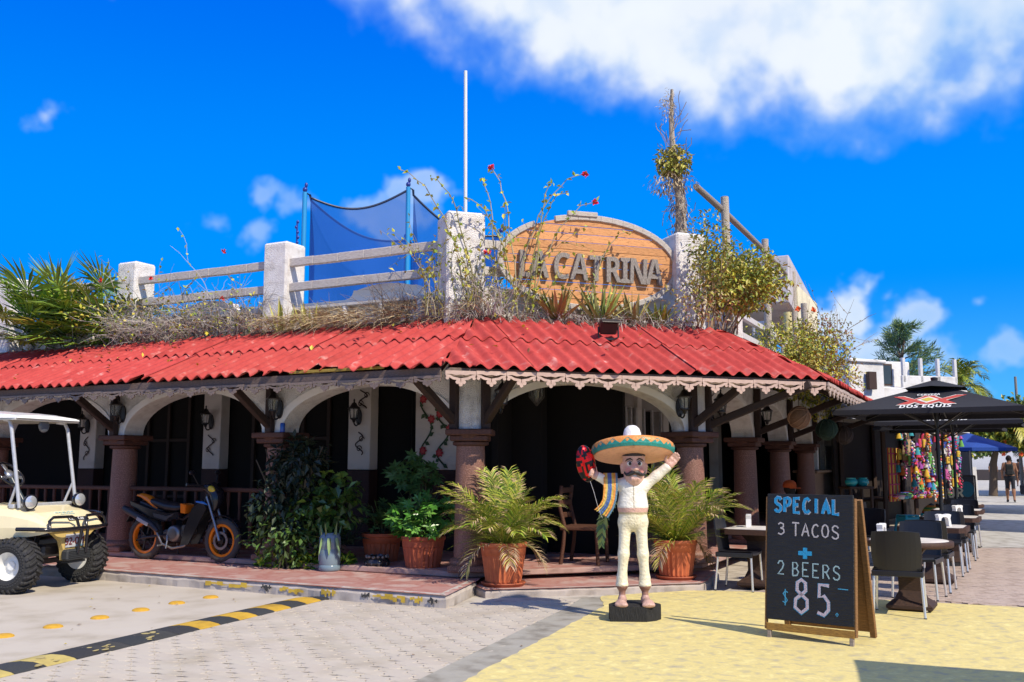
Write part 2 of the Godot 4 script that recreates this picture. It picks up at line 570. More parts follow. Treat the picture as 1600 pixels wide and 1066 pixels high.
func make_materials() -> void:
	var W := Color.WHITE
	var grain := noise_tex(0.02, Color(0.86, 0.85, 0.84), W, 1, 5)
	var blotch := noise_tex(0.006, Color(0.80, 0.79, 0.77), W, 2, 5, 512, [[0.3, Color(0.92, 0.91, 0.90)], [0.55, Color(0.98, 0.98, 0.975)]])
	var fine := noise_tex(0.06, Color(0.2, 0.2, 0.2), W, 3, 3)
	var rough_b := noise_tex(0.03, Color.BLACK, W, 4, 5)
	var cells := noise_tex(0.045, Color(0.62, 0.56, 0.55), W, 6, 3, 512, [[0.45, Color(0.80, 0.72, 0.68)], [0.55, Color(0.95, 0.9, 0.88)]], FastNoiseLite.TYPE_CELLULAR)
	var worn := noise_tex(0.008, Color(0.85, 0.75, 0.72), Color(0.52, 0.21, 0.19), 7, 8, 1024, [[0.14, Color(0.80, 0.52, 0.48)], [0.22, Color(0.745, 0.325, 0.30)], [0.45, Color(0.685, 0.275, 0.26)], [0.6, Color(0.735, 0.30, 0.28)], [0.74, Color(0.66, 0.25, 0.235)]])
	var wood := noise_tex(0.02, Color(0.45, 0.42, 0.4), W, 8, 5)
	mat("paint", 0.55, grain, 0.8)
	mat("lane", 0.92, noise_tex(0.007, Color(0.84, 0.82, 0.79), W, 52, 7, 1024, [[0.25, Color(0.93, 0.92, 0.9)], [0.5, Color(0.98, 0.975, 0.97)]]), 6.1, fine, 0.25)
	mat("satin", 0.35)
	mat("gloss", 0.16)
	mat("matte", 0.85, grain, 0.5)
	mat("plaster", 0.9, blotch, 1.6, fine, 2.4).uv1_scale = Vector3.ONE / 0.55
	mat("wall", 0.9, blotch, 2.2, rough_b, 0.8)
	mat("stone", 0.55, cells, 0.35, fine, 0.3)
	mat("brick", 0.9, blotch, 0.7, fine, 0.35)
	mat("concrete", 0.92, noise_tex(0.009, Color(0.74, 0.72, 0.69), W, 12, 7, 1024, [[0.3, Color(0.88, 0.87, 0.855)], [0.5, Color(0.955, 0.95, 0.94)]]), 3.1, fine, 0.5)
	mat("yellow_floor", 0.85, noise_tex(0.024, Color(0.66, 0.62, 0.52), Color(0.88, 0.82, 0.55), 21, 8, 1024, [[0.2, Color(0.73, 0.68, 0.51)], [0.36, Color(0.785, 0.725, 0.49)], [0.5, Color(0.84, 0.77, 0.49)], [0.64, Color(0.80, 0.735, 0.495)], [0.8, Color(0.87, 0.81, 0.53)]]), 4.3, rough_b, 0.9)
	mat("roof", 0.92, worn, 2.9, fine, 0.25).metallic_specular = 0.2
	mat("red_floor", 0.6, noise_tex(0.006, Color(0.76, 0.69, 0.65), Color(0.68, 0.50, 0.46), 15, 7, 1024, [[0.35, Color(0.72, 0.58, 0.54)], [0.5, Color(0.67, 0.46, 0.42)], [0.7, Color(0.71, 0.55, 0.51)]]), 3.3, rough_b, 0.4)
	var wm := mat("wood", 0.7, wood, 0.4, wood, 0.3)
	wm.uv1_scale = Vector3(2.0, 14.0, 2.0)
	var wp := mat("wood_pale", 0.85, noise_tex(0.02, Color(0.5, 0.48, 0.45), W, 9, 5, 512, [[0.35, Color(0.78, 0.76, 0.74)]]), 0.5, wood, 0.4)
	wp.uv1_scale = Vector3(1.2, 12.0, 1.2)
	var so := mat("sign_wood", 0.8, noise_tex(0.02, Color(0.35, 0.33, 0.32), W, 31, 5, 512, [[0.22, Color(0.62, 0.6, 0.58)], [0.3, Color(0.9, 0.88, 0.86)]]), 0.8, wood, 0.5)
	so.uv1_scale = Vector3(1.0, 7.0, 1.0)
	mat_letter = StandardMaterial3D.new()
	mat_letter.resource_name = "letter_wood"
	mat_letter.albedo_color = Color(0.50, 0.47, 0.43).linear_to_srgb()
	mat_letter.roughness = 0.85
	mat_letter.albedo_texture = wood
	mat_letter.uv1_triplanar = true
	mat_letter.uv1_scale = Vector3(14.0, 2.0, 3.0)
	mat("slate", 0.5, noise_tex(0.012, Color(0.45, 0.45, 0.45), W, 33, 6, 512, [[0.6, Color(0.68, 0.68, 0.68)]]), 0.6, rough_b, 0.5, false).uv1_scale = Vector3(0.9, 5.0, 0.9)
	mat("chalk", 0.95, noise_tex(0.09, Color(0.30, 0.30, 0.30), W, 34, 3, 512, [[0.32, Color(0.62, 0.62, 0.62)], [0.5, Color(0.92, 0.92, 0.92)]]), 0.35, null, 1.0, false)
	var ca := mat("carved", 0.42, noise_tex(0.012, Color(0.86, 0.84, 0.80), W, 35, 5, 512, [[0.25, Color(0.94, 0.935, 0.92)], [0.5, W]]), 0.5, rough_b, 0.6, false)
	mat("block", 0.8, noise_tex(0.03, Color(0.35, 0.35, 0.35), W, 36, 5), 0.4, wood, 0.8, false).uv1_scale = Vector3(7.0, 1.2, 7.0)
	mat("terracotta", 0.75, noise_tex(0.010, Color(0.78, 0.76, 0.74), W, 37, 5, 512, [[0.4, Color(0.92, 0.9, 0.9)]]), 0.6, fine, 0.1, false)
	mat("glossleaf", 0.28).backlight = Color(0.3, 0.4, 0.15)
	mat("paintmetal", 0.30, grain, 0.8).metallic = 0.25
	mat("chromelamp", 0.12).metallic = 0.6
	mat_white = StandardMaterial3D.new()
	mat_white.resource_name = "white_print"
	mat_white.albedo_color = Color(0.85, 0.85, 0.84)
	mat_white.roughness = 0.6
	mat_plate = StandardMaterial3D.new()
	mat_plate.resource_name = "plate_print"
	mat_plate.albedo_color = Color(0.42, 0.14, 0.13)
	mat_plate.roughness = 0.6
	mat("shell", 0.38, null, 1.0, fine, 0.03, false).uv1_scale = Vector3.ONE * 6.0
	mat("alu", 0.28).metallic = 0.7
	mat("canvas", 0.85, grain, 0.7, fine, 0.05)
	mat("metal", 0.35).metallic = 0.85
	mat("chrome", 0.15).metallic = 1.0
	mat("rubber", 0.75, grain, 0.3, fine, 0.15)
	mat("cloth", 0.95, grain, 0.4, fine, 0.1)
	mat("foil", 0.18).metallic = 0.75
	var lf := mat("leaf", 0.5)
	lf.backlight = Color(0.5, 0.55, 0.25)
	mat("twig", 0.9)
	mat("bark", 0.95, grain, 0.4, rough_b, 1.5)
	var gl := StandardMaterial3D.new()
	gl.resource_name = "glass"
	gl.transparency = BaseMaterial3D.TRANSPARENCY_ALPHA
	gl.albedo_color = Color(0.8, 0.85, 0.85, 0.12)
	gl.roughness = 0.08
	M["glass"] = gl
	var nt := StandardMaterial3D.new()
	nt.resource_name = "net"
	nt.transparency = BaseMaterial3D.TRANSPARENCY_ALPHA
	nt.albedo_color = Color(0.03, 0.28, 0.62, 0.6)
	nt.roughness = 0.9
	M["net"] = nt
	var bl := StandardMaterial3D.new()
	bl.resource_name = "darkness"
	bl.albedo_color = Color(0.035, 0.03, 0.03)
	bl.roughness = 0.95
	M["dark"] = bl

const DARKWOOD := Color(0.055, 0.026, 0.017)
const STUCCO := Color(0.80, 0.775, 0.745)
const GREY := Color(0.50, 0.45, 0.375)

var FA: Fr
var FB: Fr
var FC: Fr

func sheet(pts: Array, y: float) -> Mb:
	var m := mbx(Color(1, 1, 1))
	var poly := PackedVector2Array()
	for q in pts:
		poly.push_back(Vector2(q[0], q[1]))
	var ids := Geometry2D.triangulate_polygon(poly)
	for i in range(0, ids.size(), 3):
		var a := poly[ids[i]]
		var b := poly[ids[i + 1]]
		var c := poly[ids[i + 2]]
		m.smooth(w(a.x, y, a.y), w(b.x, y, b.y), w(c.x, y, c.y), Vector3.UP, Vector3.UP, Vector3.UP)
	return m

func slab(pts: Array, y0: float, y1: float, jitter := 0.0) -> Mb:      # a raised flat piece of ground with a worn rim
	var m := mbx(Color(1, 1, 1))
	var poly := PackedVector2Array()
	for i in pts.size():
		var a := Vector2(pts[i][0], pts[i][1])
		var b := Vector2(pts[(i + 1) % pts.size()][0], pts[(i + 1) % pts.size()][1])
		var n := maxi(1, int(a.distance_to(b) / 0.12)) if jitter > 0.0 else 1
		for j in n:
			var q := a.lerp(b, float(j) / n)
			if j > 0:
				q += (b - a).orthogonal().normalized() * R(-jitter, jitter)
			poly.push_back(q)
	var ids := Geometry2D.triangulate_polygon(poly)
	for i in range(0, ids.size(), 3):
		var a := poly[ids[i]]
		var b := poly[ids[i + 1]]
		var c := poly[ids[i + 2]]
		m.smooth(w(a.x, y1, a.y), w(b.x, y1, b.y), w(c.x, y1, c.y), Vector3.UP, Vector3.UP, Vector3.UP)
	return m

func kerb_face(pts: Array, y0: float, y1: float, wide: float, jit: float) -> Mb:      # concrete edging along a line, rounded and chipped
	var m := mbx(Color(1, 1, 1))
	var rows := []
	for i in pts.size() - 1:
		var a := Vector2(pts[i][0], pts[i][1])
		var b := Vector2(pts[i + 1][0], pts[i + 1][1])
		var n := maxi(2, int(a.distance_to(b) / 0.09))
		var side := (b - a).orthogonal().normalized()
		for j in n + (1 if i == pts.size() - 2 else 0):
			var q := a.lerp(b, float(j) / n)
			var o := R(-jit, jit)
			var dp := R(-jit, jit) * 0.6
			var sv := side
			if j == 0 and i > 0:
				var pa := Vector2(pts[i - 1][0], pts[i - 1][1])
				sv = (side + (a - pa).orthogonal().normalized())
				sv = sv / maxf(sv.dot(side), 0.3)
			rows.append([w(q.x + sv.x * o, y0, q.y + sv.y * o), w(q.x + sv.x * (o * 0.5), lerpf(y0, y1, 0.72) + dp, q.y + sv.y * o * 0.5), w(q.x - sv.x * 0.03, y1 - 0.004 + dp, q.y - sv.y * 0.03), w(q.x - sv.x * wide, y1 + 0.003, q.y - sv.y * wide)])
	for i in rows.size() - 1:
		for j in 3:
			var up: Vector3 = Vector3.UP if j == 2 else (rows[i][0] - rows[i][3]).normalized() + Vector3.UP * 0.4
			m.face(rows[i][j], rows[i + 1][j], rows[i + 1][j + 1], rows[i][j + 1], up)
	return m

func make_ground() -> void:
	FA = Fr.new(Vector2(-0.51, 11.9), -27.0)
	FB = Fr.new(Vector2(-0.51, 11.9), 19.0)
	# far ground, then the paved road, the pedestrian street and the painted corner, each a few millimetres above the one below
	var g := sheet([[-900, -300], [900, -300], [900, 1500], [-900, 1500]], -0.06)
	g.k = Color.WHITE
	var gm := setting("ground", g, M.concrete)
	for i in g.C.size(): g.C[i] = Color(0.40, 0.37, 0.32)
	gm.mesh = g.mesh()
	var road := sheet([[-40, -20], [60, -20], [60, 60], [8, 60], [-40, 40]], -0.030)
	for i in road.C.size(): road.C[i] = GREY * 1.02
	setting("road", road, M.concrete)
	# concrete lane on the left of the hump
	var lane := sheet([[-40, -6], [-3.9, 5.9], [-2.06, 11.0], [-5.3, 12.7], [-14, 17.2], [-40, 30]], -0.002)
	for i in lane.C.size(): lane.C[i] = GREY * 1.02
	setting("lane_surface", lane, M.lane)
	# worn concrete border and the yellow stamped corner
	var strip := sheet([[-1.35, 5.0], [-0.7, 5.0], [1.3, 10.4], [1.3, 11.2], [0.78, 11.0], [0.60, 10.35]], 0.002)
	for i in strip.C.size(): strip.C[i] = Color(0.36, 0.34, 0.29)
	setting("concrete_border", strip, M.concrete)
	var rim := []
	for q in [[-1.03, 5.0, 0.97, 10.35, 60], [0.97, 10.35, 1.0, 11.1, 8], [1.0, 11.1, 2.1, 11.6, 6], [2.1, 11.6, 2.75, 11.5, 6], [2.75, 11.5, 3.9, 10.9, 16], [3.9, 10.9, 5.55, 10.15, 24], [5.55, 10.15, 6.6, 9.4, 18], [6.6, 9.4, 9.0, 3.6, 20]]:
		for i in q[4]:
			var e := Vector2(q[0], q[1]).lerp(Vector2(q[2], q[3]), float(i) / q[4])
			rim.append([e.x + R(-0.013, 0.013), e.y + R(-0.013, 0.013)])
	rim.append([9.0, 3.6])
	var yel := sheet(rim, 0.006)
	setting("yellow_pavement", yel, M.yellow_floor)
	# brick street along the tables, out to where the pale far street begins
	var street := sheet([[9.0, 3.6], [30, 3.6], [30, 17.5], [8.4, 17.5], [2.75, 11.5], [3.2, 11.15], [3.9, 10.9], [4.6, 10.5], [5.55, 10.15], [6.6, 9.4]], -0.012)
	for i in street.C.size(): street.C[i] = Color(0.46, 0.37, 0.315)
	setting("street", street, M.concrete)
	var far := sheet([[8.4, 17.5], [30, 17.5], [90, 130], [40, 130]], -0.008)
	for i in far.C.size(): far.C[i] = Color(0.50, 0.485, 0.45)
	setting("far_street", far, M.concrete)

	# interlocking pavers: wavy sided blocks, a few tones, laid in running rows
	var zig := func(x0: float, x1: float, y0: float, y1: float) -> PackedVector2Array:
		var p := PackedVector2Array()
		var a := 0.016
		for q in [[0.0, 0.0], [0.25, 1.0], [0.75, -1.0], [1.0, 0.0]]:
			p.push_back(Vector2(lerpf(x0, x1, q[0]), y0 + q[1] * a))
		p.push_back(Vector2(x1 + a, lerpf(y0, y1, 0.3)))
		p.push_back(Vector2(x1 - a, lerpf(y0, y1, 0.7)))
		for q in [[1.0, 0.0], [0.75, -1.0], [0.25, 1.0], [0.0, 0.0]]:
			p.push_back(Vector2(lerpf(x0, x1, q[0]), y1 + q[1] * a))
		p.push_back(Vector2(x0 - a, lerpf(y0, y1, 0.7)))
		p.push_back(Vector2(x0 + a, lerpf(y0, y1, 0.3)))
		return p
	var lay := Transform3D(Basis(Vector3(1, 0, 0), Vector3(0, 0, -1), Vector3(0, 1, 0)), Vector3.ZERO)
	var kinds := []
	for i in 6:
		var m := mbx(kc(GREY, 0.035) * Color(1.0 + R(-0.01, 0.02), 1.0, 1.0 - R(0.0, 0.03)))
		var o: PackedVector2Array = zig.call(-0.118, 0.118, -0.058, 0.058)
		var inner := PackedVector2Array()
		for q in o:
			inner.push_back(q * Vector2(0.968, 0.93))
		var ids := Geometry2D.triangulate_polygon(inner)
		for j in range(0, ids.size(), 3):
			m.smooth(lay * Vector3(inner[ids[j]].x, inner[ids[j]].y, 0), lay * Vector3(inner[ids[j + 1]].x, inner[ids[j + 1]].y, 0), lay * Vector3(inner[ids[j + 2]].x, inner[ids[j + 2]].y, 0), Vector3.UP, Vector3.UP, Vector3.UP)
		for j in o.size():
			var j2 := (j + 1) % o.size()
			m.face(lay * Vector3(inner[j].x, inner[j].y, 0), lay * Vector3(inner[j2].x, inner[j2].y, 0), lay * Vector3(o[j2].x, o[j2].y, -0.006), lay * Vector3(o[j].x, o[j].y, -0.006), Vector3(inner[j].x + inner[j2].x, 0.01, -inner[j].y - inner[j2].y))
		kinds.append(m.mesh())
	var bed := sheet([[-4.6, 5.0], [0.5, 5.0], [2.6, 10.0], [2.5, 11.7], [-0.2, 12.2], [-0.66, 10.25], [-2.4, 11.3]], -0.009)
	for i in bed.C.size(): bed.C[i] = Color(0.52, 0.48, 0.42)
	var pv := setting("paver_road", bed, M.concrete)
	var turn := -0.42
	var area := PackedVector2Array([Vector2(-4.2, 5.6), Vector2(-3.1, 5.2), Vector2(-1.22, 5.2), Vector2(0.70, 10.42), Vector2(0.72, 10.98), Vector2(-0.2, 10.72), Vector2(-0.66, 10.16), Vector2(-2.2, 10.98)])
	var spots := []
	for r in range(-70, 70):
		for c in range(-40, 40):
			var q := Vector2(c * 0.24 + (0.12 if r % 2 else 0.0), r * 0.12).rotated(turn) + Vector2(-1, 9)
			if Geometry2D.is_point_in_polygon(q, area):
				spots.append(q)
	spots.sort_custom(func(a, b): return a.y + absf(a.x + 1.0) * 0.3 < b.y + absf(b.x + 1.0) * 0.3)
	var mids := []
	for i in spots.size():
		var q: Vector2 = spots[i]
		if q.y < 6.55: continue
		var lie := Transform3D(Basis.from_euler(Vector3(R(-0.007, 0.007), turn * 1.0, R(-0.007, 0.007))), w(q.x, R(-0.0025, 0.0015), q.y))
		if mids.size() < 300:
			mids.append(1)
			var o := part("paver", kinds[rng.randi() % 6], M.lane, pv)
			o.transform = lie
		else:
			mids.append(lie)
	var rest := []
	for q in mids:
		if q is Transform3D: rest.append(q)
	scatter("more_pavers", kinds, M.lane, rest, pv)
	# the brick street's pavers
	var reds := []
	for i in 4:
		var m := mbx(kc(Color(0.47, 0.37, 0.31), 0.06))
		var o: PackedVector2Array = zig.call(-0.118, 0.118, -0.058, 0.058)
		m.prism(o, -0.01, 0.0, lay, false)
		reds.append(m.mesh())
	var lie2 := []
	var brickarea := PackedVector2Array([Vector2(4.3, 10.95), Vector2(5.65, 10.2), Vector2(6.7, 9.45), Vector2(8.4, 9.0), Vector2(10.2, 16.9), Vector2(7.5, 17.3), Vector2(4.0, 12.4)])
	for r in range(-80, 120):
		for c in range(-60, 60):
			var q := Vector2(c * 0.24 + (0.12 if r % 2 else 0.0), r * 0.12).rotated(0.06) + Vector2(6, 12)
			if Geometry2D.is_point_in_polygon(q, brickarea):
				lie2.append(Transform3D(Basis.from_euler(Vector3(R(-0.006, 0.006), 0.06, R(-0.006, 0.006))), w(q.x, R(-0.001, 0.0015), q.y)))
	var st := get_node("street")
	var near := 0
	var rest2 := []
	lie2.sort_custom(func(a, b): return -a.origin.z < -b.origin.z)
	for q in lie2:
		if near < 300:
			near += 1
			var o := part("paver", reds[rng.randi() % 4], M.brick, st)
			o.transform = q
		else:
			rest2.append(q)
	scatter("more_pavers", reds, M.brick, rest2, st)

	# raised red terrace, its chipped kerb, the step in front of the entrance
	var kerb := [[-14.0, 17.1], [-5.22, 12.6], [-0.68, 10.22], [-0.40, 11.5]]
	var plat := slab([[-14.0, 17.1], [-5.22, 12.6], [-0.68, 10.22], [-0.40, 11.5], [-0.3, 12.3], [-0.6, 13.5], [-14, 20.5]], 0, 0.13)
	setting("terrace_pavement", plat, M.red_floor)
	var kf := kerb_face([[-14.0, 17.1], [-5.22, 12.6], [-0.68, 10.22], [-0.40, 11.5]], -0.05, 0.13, 0.10, 0.012)
	for i in kf.C.size(): kf.C[i] = Color(0.50, 0.45, 0.40)
	var kb := setting("kerb", kf, M.concrete)
	var ud := Vector2(4.54, -2.38).normalized()
	var kn := Vector2(-0.464, -0.886)
	var kx := func(s: float, h: float, o: float) -> Vector3:
		var q := Vector2(-5.22, 12.6) + ud * s + kn * o
		return w(q.x, h, q.y)
	for q in [[1.75, 2.5, 0], [2.62, 2.78, 1], [2.9, 3.25, 0], [4.05, 4.16, 1], [4.2, 4.62, 0], [4.68, 4.84, 0], [3.5, 3.7, 0], [4.9, 5.02, 1]]:
		var pm := mbx(Color(0.62, 0.42, 0.05) if q[2] == 0 else Color(0.05, 0.05, 0.05))
		var n := 8
		for i in n:
			var s0: float = lerpf(q[0], q[1], float(i) / n)
			var s1: float = lerpf(q[0], q[1], float(i + 1) / n)
			var tp := 0.098 + R(-0.03, 0.01)
			var bt := 0.02 + R(0.0, 0.05)
			pm.face(kx.call(s0, bt, 0.016), kx.call(s1, bt + R(-0.01, 0.01), 0.016), kx.call(s1, tp, 0.014), kx.call(s0, tp, 0.014), Vector3(kn.x, 0, -kn.y))
		part("paint_mark", pm, M.concrete, kb)
	var step := slab([[-0.42, 11.35], [-0.30, 11.02], [0.6, 11.2], [2.24, 11.62], [2.36, 11.86], [2.72, 13.0], [-0.35, 12.2]], 0, 0.085)
	setting("entrance_step", step, M.red_floor)
	var kf2 := kerb_face([[-0.44, 11.4], [-0.30, 11.02], [0.6, 11.2], [2.24, 11.62], [2.38, 11.9], [2.75, 13.0]], -0.03, 0.085, 0.07, 0.012)
	for i in kf2.C.size(): kf2.C[i] = Color(0.46, 0.40, 0.36)
	setting("step_kerb", kf2, M.concrete)
	var fl := sheet([[-0.62, 11.75], [2.45, 12.78], [4.0, 15.85], [9.0, 26.5], [6.5, 28.0], [1, 19.5], [-8.0, 20], [-13, 18.4], [-8.7, 15.85]], 0.20)
	for i in fl.C.size(): fl.C[i] = Color.WHITE
	setting("arcade_floor", fl, M.red_floor)
	var rs := mbx(Color(0.42, 0.28, 0.24))
	for q in [[[-8.7, 15.85], [-0.62, 11.75]], [[-0.62, 11.75], [2.45, 12.78]], [[2.45, 12.78], [4.0, 15.85]], [[4.0, 15.85], [9.0, 26.5]]]:
		rs.bar(w(q[0][0], 0.17, q[0][1]), w(q[1][0], 0.17, q[1][1]), 0.06, 0.068, 0.01)
	setting("floor_edge", rs, M.concrete)

	# rubber speed hump in alternating sections, and a row of studs
	var h0 := Vector2(-3.95, 6.55)
	var h1 := Vector2(-2.17, 11.02)
	var hd := (h1 - h0).normalized()
	var hs := Vector2(hd.y, -hd.x)
	var hump := thing("speed_hump", "low rubber speed hump in worn yellow and black sections crossing the road", "speed hump", w(h0.x, 0, h0.y))
	var nsec := 17
	var ln := h0.distance_to(h1)
	for i in nsec:
		var s0 := ln * i / nsec
		var s1 := ln * (i + 1) / nsec - 0.004
		var yl := i % 2 == 1
		var mm := mbx(Color(0.55, 0.34, 0.035) if yl and i > 8 else Color(0.50, 0.40, 0.13) if yl else kc(Color(0.035, 0.038, 0.043), 0.2))
		if i == 5 or i == 7: mm.k = Color(0.045, 0.045, 0.045)
		var prof := [[-0.17, 0.0], [-0.15, 0.014], [-0.08, 0.036], [0.0, 0.044], [0.08, 0.036], [0.15, 0.014], [0.17, 0.0]]
		var slant := 0.09
		for j in prof.size() - 1:
			var pp := []
			for e in [[s0, j], [s1, j], [s1, j + 1], [s0, j + 1]]:
				var b: Vector2 = hd * (e[0] + prof[e[1]][0] * slant / 0.17) + hs * prof[e[1]][0]
				pp.append(Vector3(b.x, prof[e[1]][1] * (0.35 if i == nsec - 1 and e[0] == s1 else 1.0), -b.y))
			mm.face(pp[0], pp[1], pp[2], pp[3], Vector3.UP)
		part("section", mm, M.concrete if yl else M.rubber, hump)
		if i == 5 or i == 7 or i == 3:
			var pt := mbx(Color(0.45, 0.37, 0.16))
			for k in 7:
				var c: Vector2 = hd * (s0 + R(0.02, 0.22)) + hs * R(0.02, 0.15)
				var off := c.dot(hs)
				var hh := 0.047 - absf(off) * 0.21 if absf(off) < 0.15 else 0.02
				pt.ball(Vector3(c.x, hh, -c.y), Vector3(R(0.02, 0.05), 0.003, R(0.02, 0.06)), 7, 3)
			part("paint_remnant", pt, M.concrete, hump)
	var sp := [[-4.42, 8.6], [-4.22, 9.085], [-4.01, 9.6], [-3.80, 10.09], [-3.60, 10.58], [-3.375, 11.025], [-4.62, 8.1]]
	var which := ["fourth from the kerb", "third from the kerb", "fifth from the kerb", "second", "", "", ""]
	var names := ["second yellow road stud from the picture's left edge", "third yellow road stud from the picture's left edge", "fourth yellow road stud from the left, in mid lane", "third yellow road stud counted from the kerb", "second yellow road stud counted from the kerb", "yellow road stud closest to the kerb", "yellow road stud closest to the camera"]
	for i in sp.size():
		var s := mbx(Color(0.62, 0.35, 0.03))
		s.lathe([Vector2(0.088, 0.0), Vector2(0.082, 0.012), Vector2(0.06, 0.022), Vector2(0.0, 0.026)], 14)
		var o := solo("road_stud", s, M.matte, names[i], "road stud", "yellow road studs in a row", w(sp[i][0], -0.002, sp[i][1]))
		o.rotation.y = R(0, 3)
	# leaves fallen about the road
	var fallen := mbx(Color(0.6, 0.45, 0.05))
	for i in 46:
		var q := Vector2(R(-5, 0.6), R(7.5, 12.4))
		fallen.k = [Color(0.55, 0.42, 0.05), Color(0.2, 0.12, 0.06), Color(0.35, 0.3, 0.2)][rng.randi() % 3]
		var a := R(0, TAU)
		fallen.leaf(w(q.x, 0.008, q.y), Vector3(cos(a), 0.05, sin(a)), Vector3.UP, R(0.02, 0.05), R(0.012, 0.03))
	for i in 60:
		var t := R(-8.0, 2.6)
		var f: Fr = FA if t < -0.3 else FB
		var k := R(0.05, 0.95)
		var p := f.p(t, lerpf(1.0, -0.6, k), lerpf(2.66, 3.46, k) + 0.02)
		fallen.k = [Color(0.6, 0.5, 0.05), Color(0.45, 0.42, 0.05), Color(0.3, 0.2, 0.1)][rng.randi() % 3]
		fallen.leaf(p, (rdir() + Vector3(0, 0.1, 0.3)).normalized(), Vector3.UP, R(0.05, 0.10), R(0.03, 0.06))
	var fo := setting("fallen_leaves", fallen, M.leaf, "stuff", "small dry leaves scattered over paving and roof sheets")

func scatter(called: String, meshes: Array, m: Material, lies: Array, parent: Node3D) -> void:
	var per := []
	for i in meshes.size(): per.append([])
	for q in lies:
		per[rng.randi() % meshes.size()].append(q)
	for i in meshes.size():
		if per[i].is_empty(): continue
		var mm := MultiMesh.new()
		mm.transform_format = MultiMesh.TRANSFORM_3D
		mm.mesh = meshes[i]
		mm.instance_count = per[i].size()
		for j in per[i].size():
			mm.set_instance_transform(j, per[i][j])
		var o := MultiMeshInstance3D.new()
		o.name = called
		o.multimesh = mm
		o.material_override = m
		parent.add_child(o, true)
		o.set_meta("kind", "stuff")

var house: Node3D

func arch_poly(len: float, half_gap: float, base: float, rise: float, top: float, s := 1.0) -> PackedVector2Array:
	var p := PackedVector2Array()
	p.push_back(Vector2(0, base))
	var n := 28
	for i in n + 1:
		var a := PI - PI * i / n
		p.push_back(Vector2(len * 0.5 + cos(a) * (len * 0.5 - half_gap) * s, base + sin(a) * rise * s))
	p.push_back(Vector2(len, base))
	p.push_back(Vector2(len, top))
	p.push_back(Vector2(0, top))
	return p

func make_column() -> Node3D:
	var c := Node3D.new()
	var sh := mbx(Color(0.31, 0.175, 0.13))
	sh.lathe([Vector2(0.20, 0.16), Vector2(0.195, 0.5), Vector2(0.185, 1.1), Vector2(0.175, 1.52)], 28)
	part("shaft", sh, M.stone, c)
	var b := mbx(Color(0.30, 0.17, 0.125))
	b.box(Vector3(0, 0.04, 0), Vector3(0.50, 0.08, 0.50), 0.015)
	b.lathe([Vector2(0.245, 0.08), Vector2(0.255, 0.11), Vector2(0.24, 0.14), Vector2(0.20, 0.165)], 24)
	part("base", b, M.stone, c)
	var cap := mbx(Color(0.17, 0.065, 0.04))
	cap.lathe([Vector2(0.175, 1.50), Vector2(0.22, 1.515), Vector2(0.225, 1.545), Vector2(0.20, 1.56), Vector2(0.24, 1.60), Vector2(0.25, 1.63)], 24)
	cap.box(Vector3(0, 1.595, 0), Vector3(0.46, 0.07, 0.46), 0.012)
	cap.box(Vector3(0, 1.668, 0), Vector3(0.56, 0.075, 0.56), 0.012)
	part("capital", cap, M.wood, c)
	return c

func place_part(n: Node3D, called: String, at: Vector3, turn := 0.0) -> void:
	n.name = called
	house.add_child(n, true)
	n.position = at
	n.rotation.y = turn

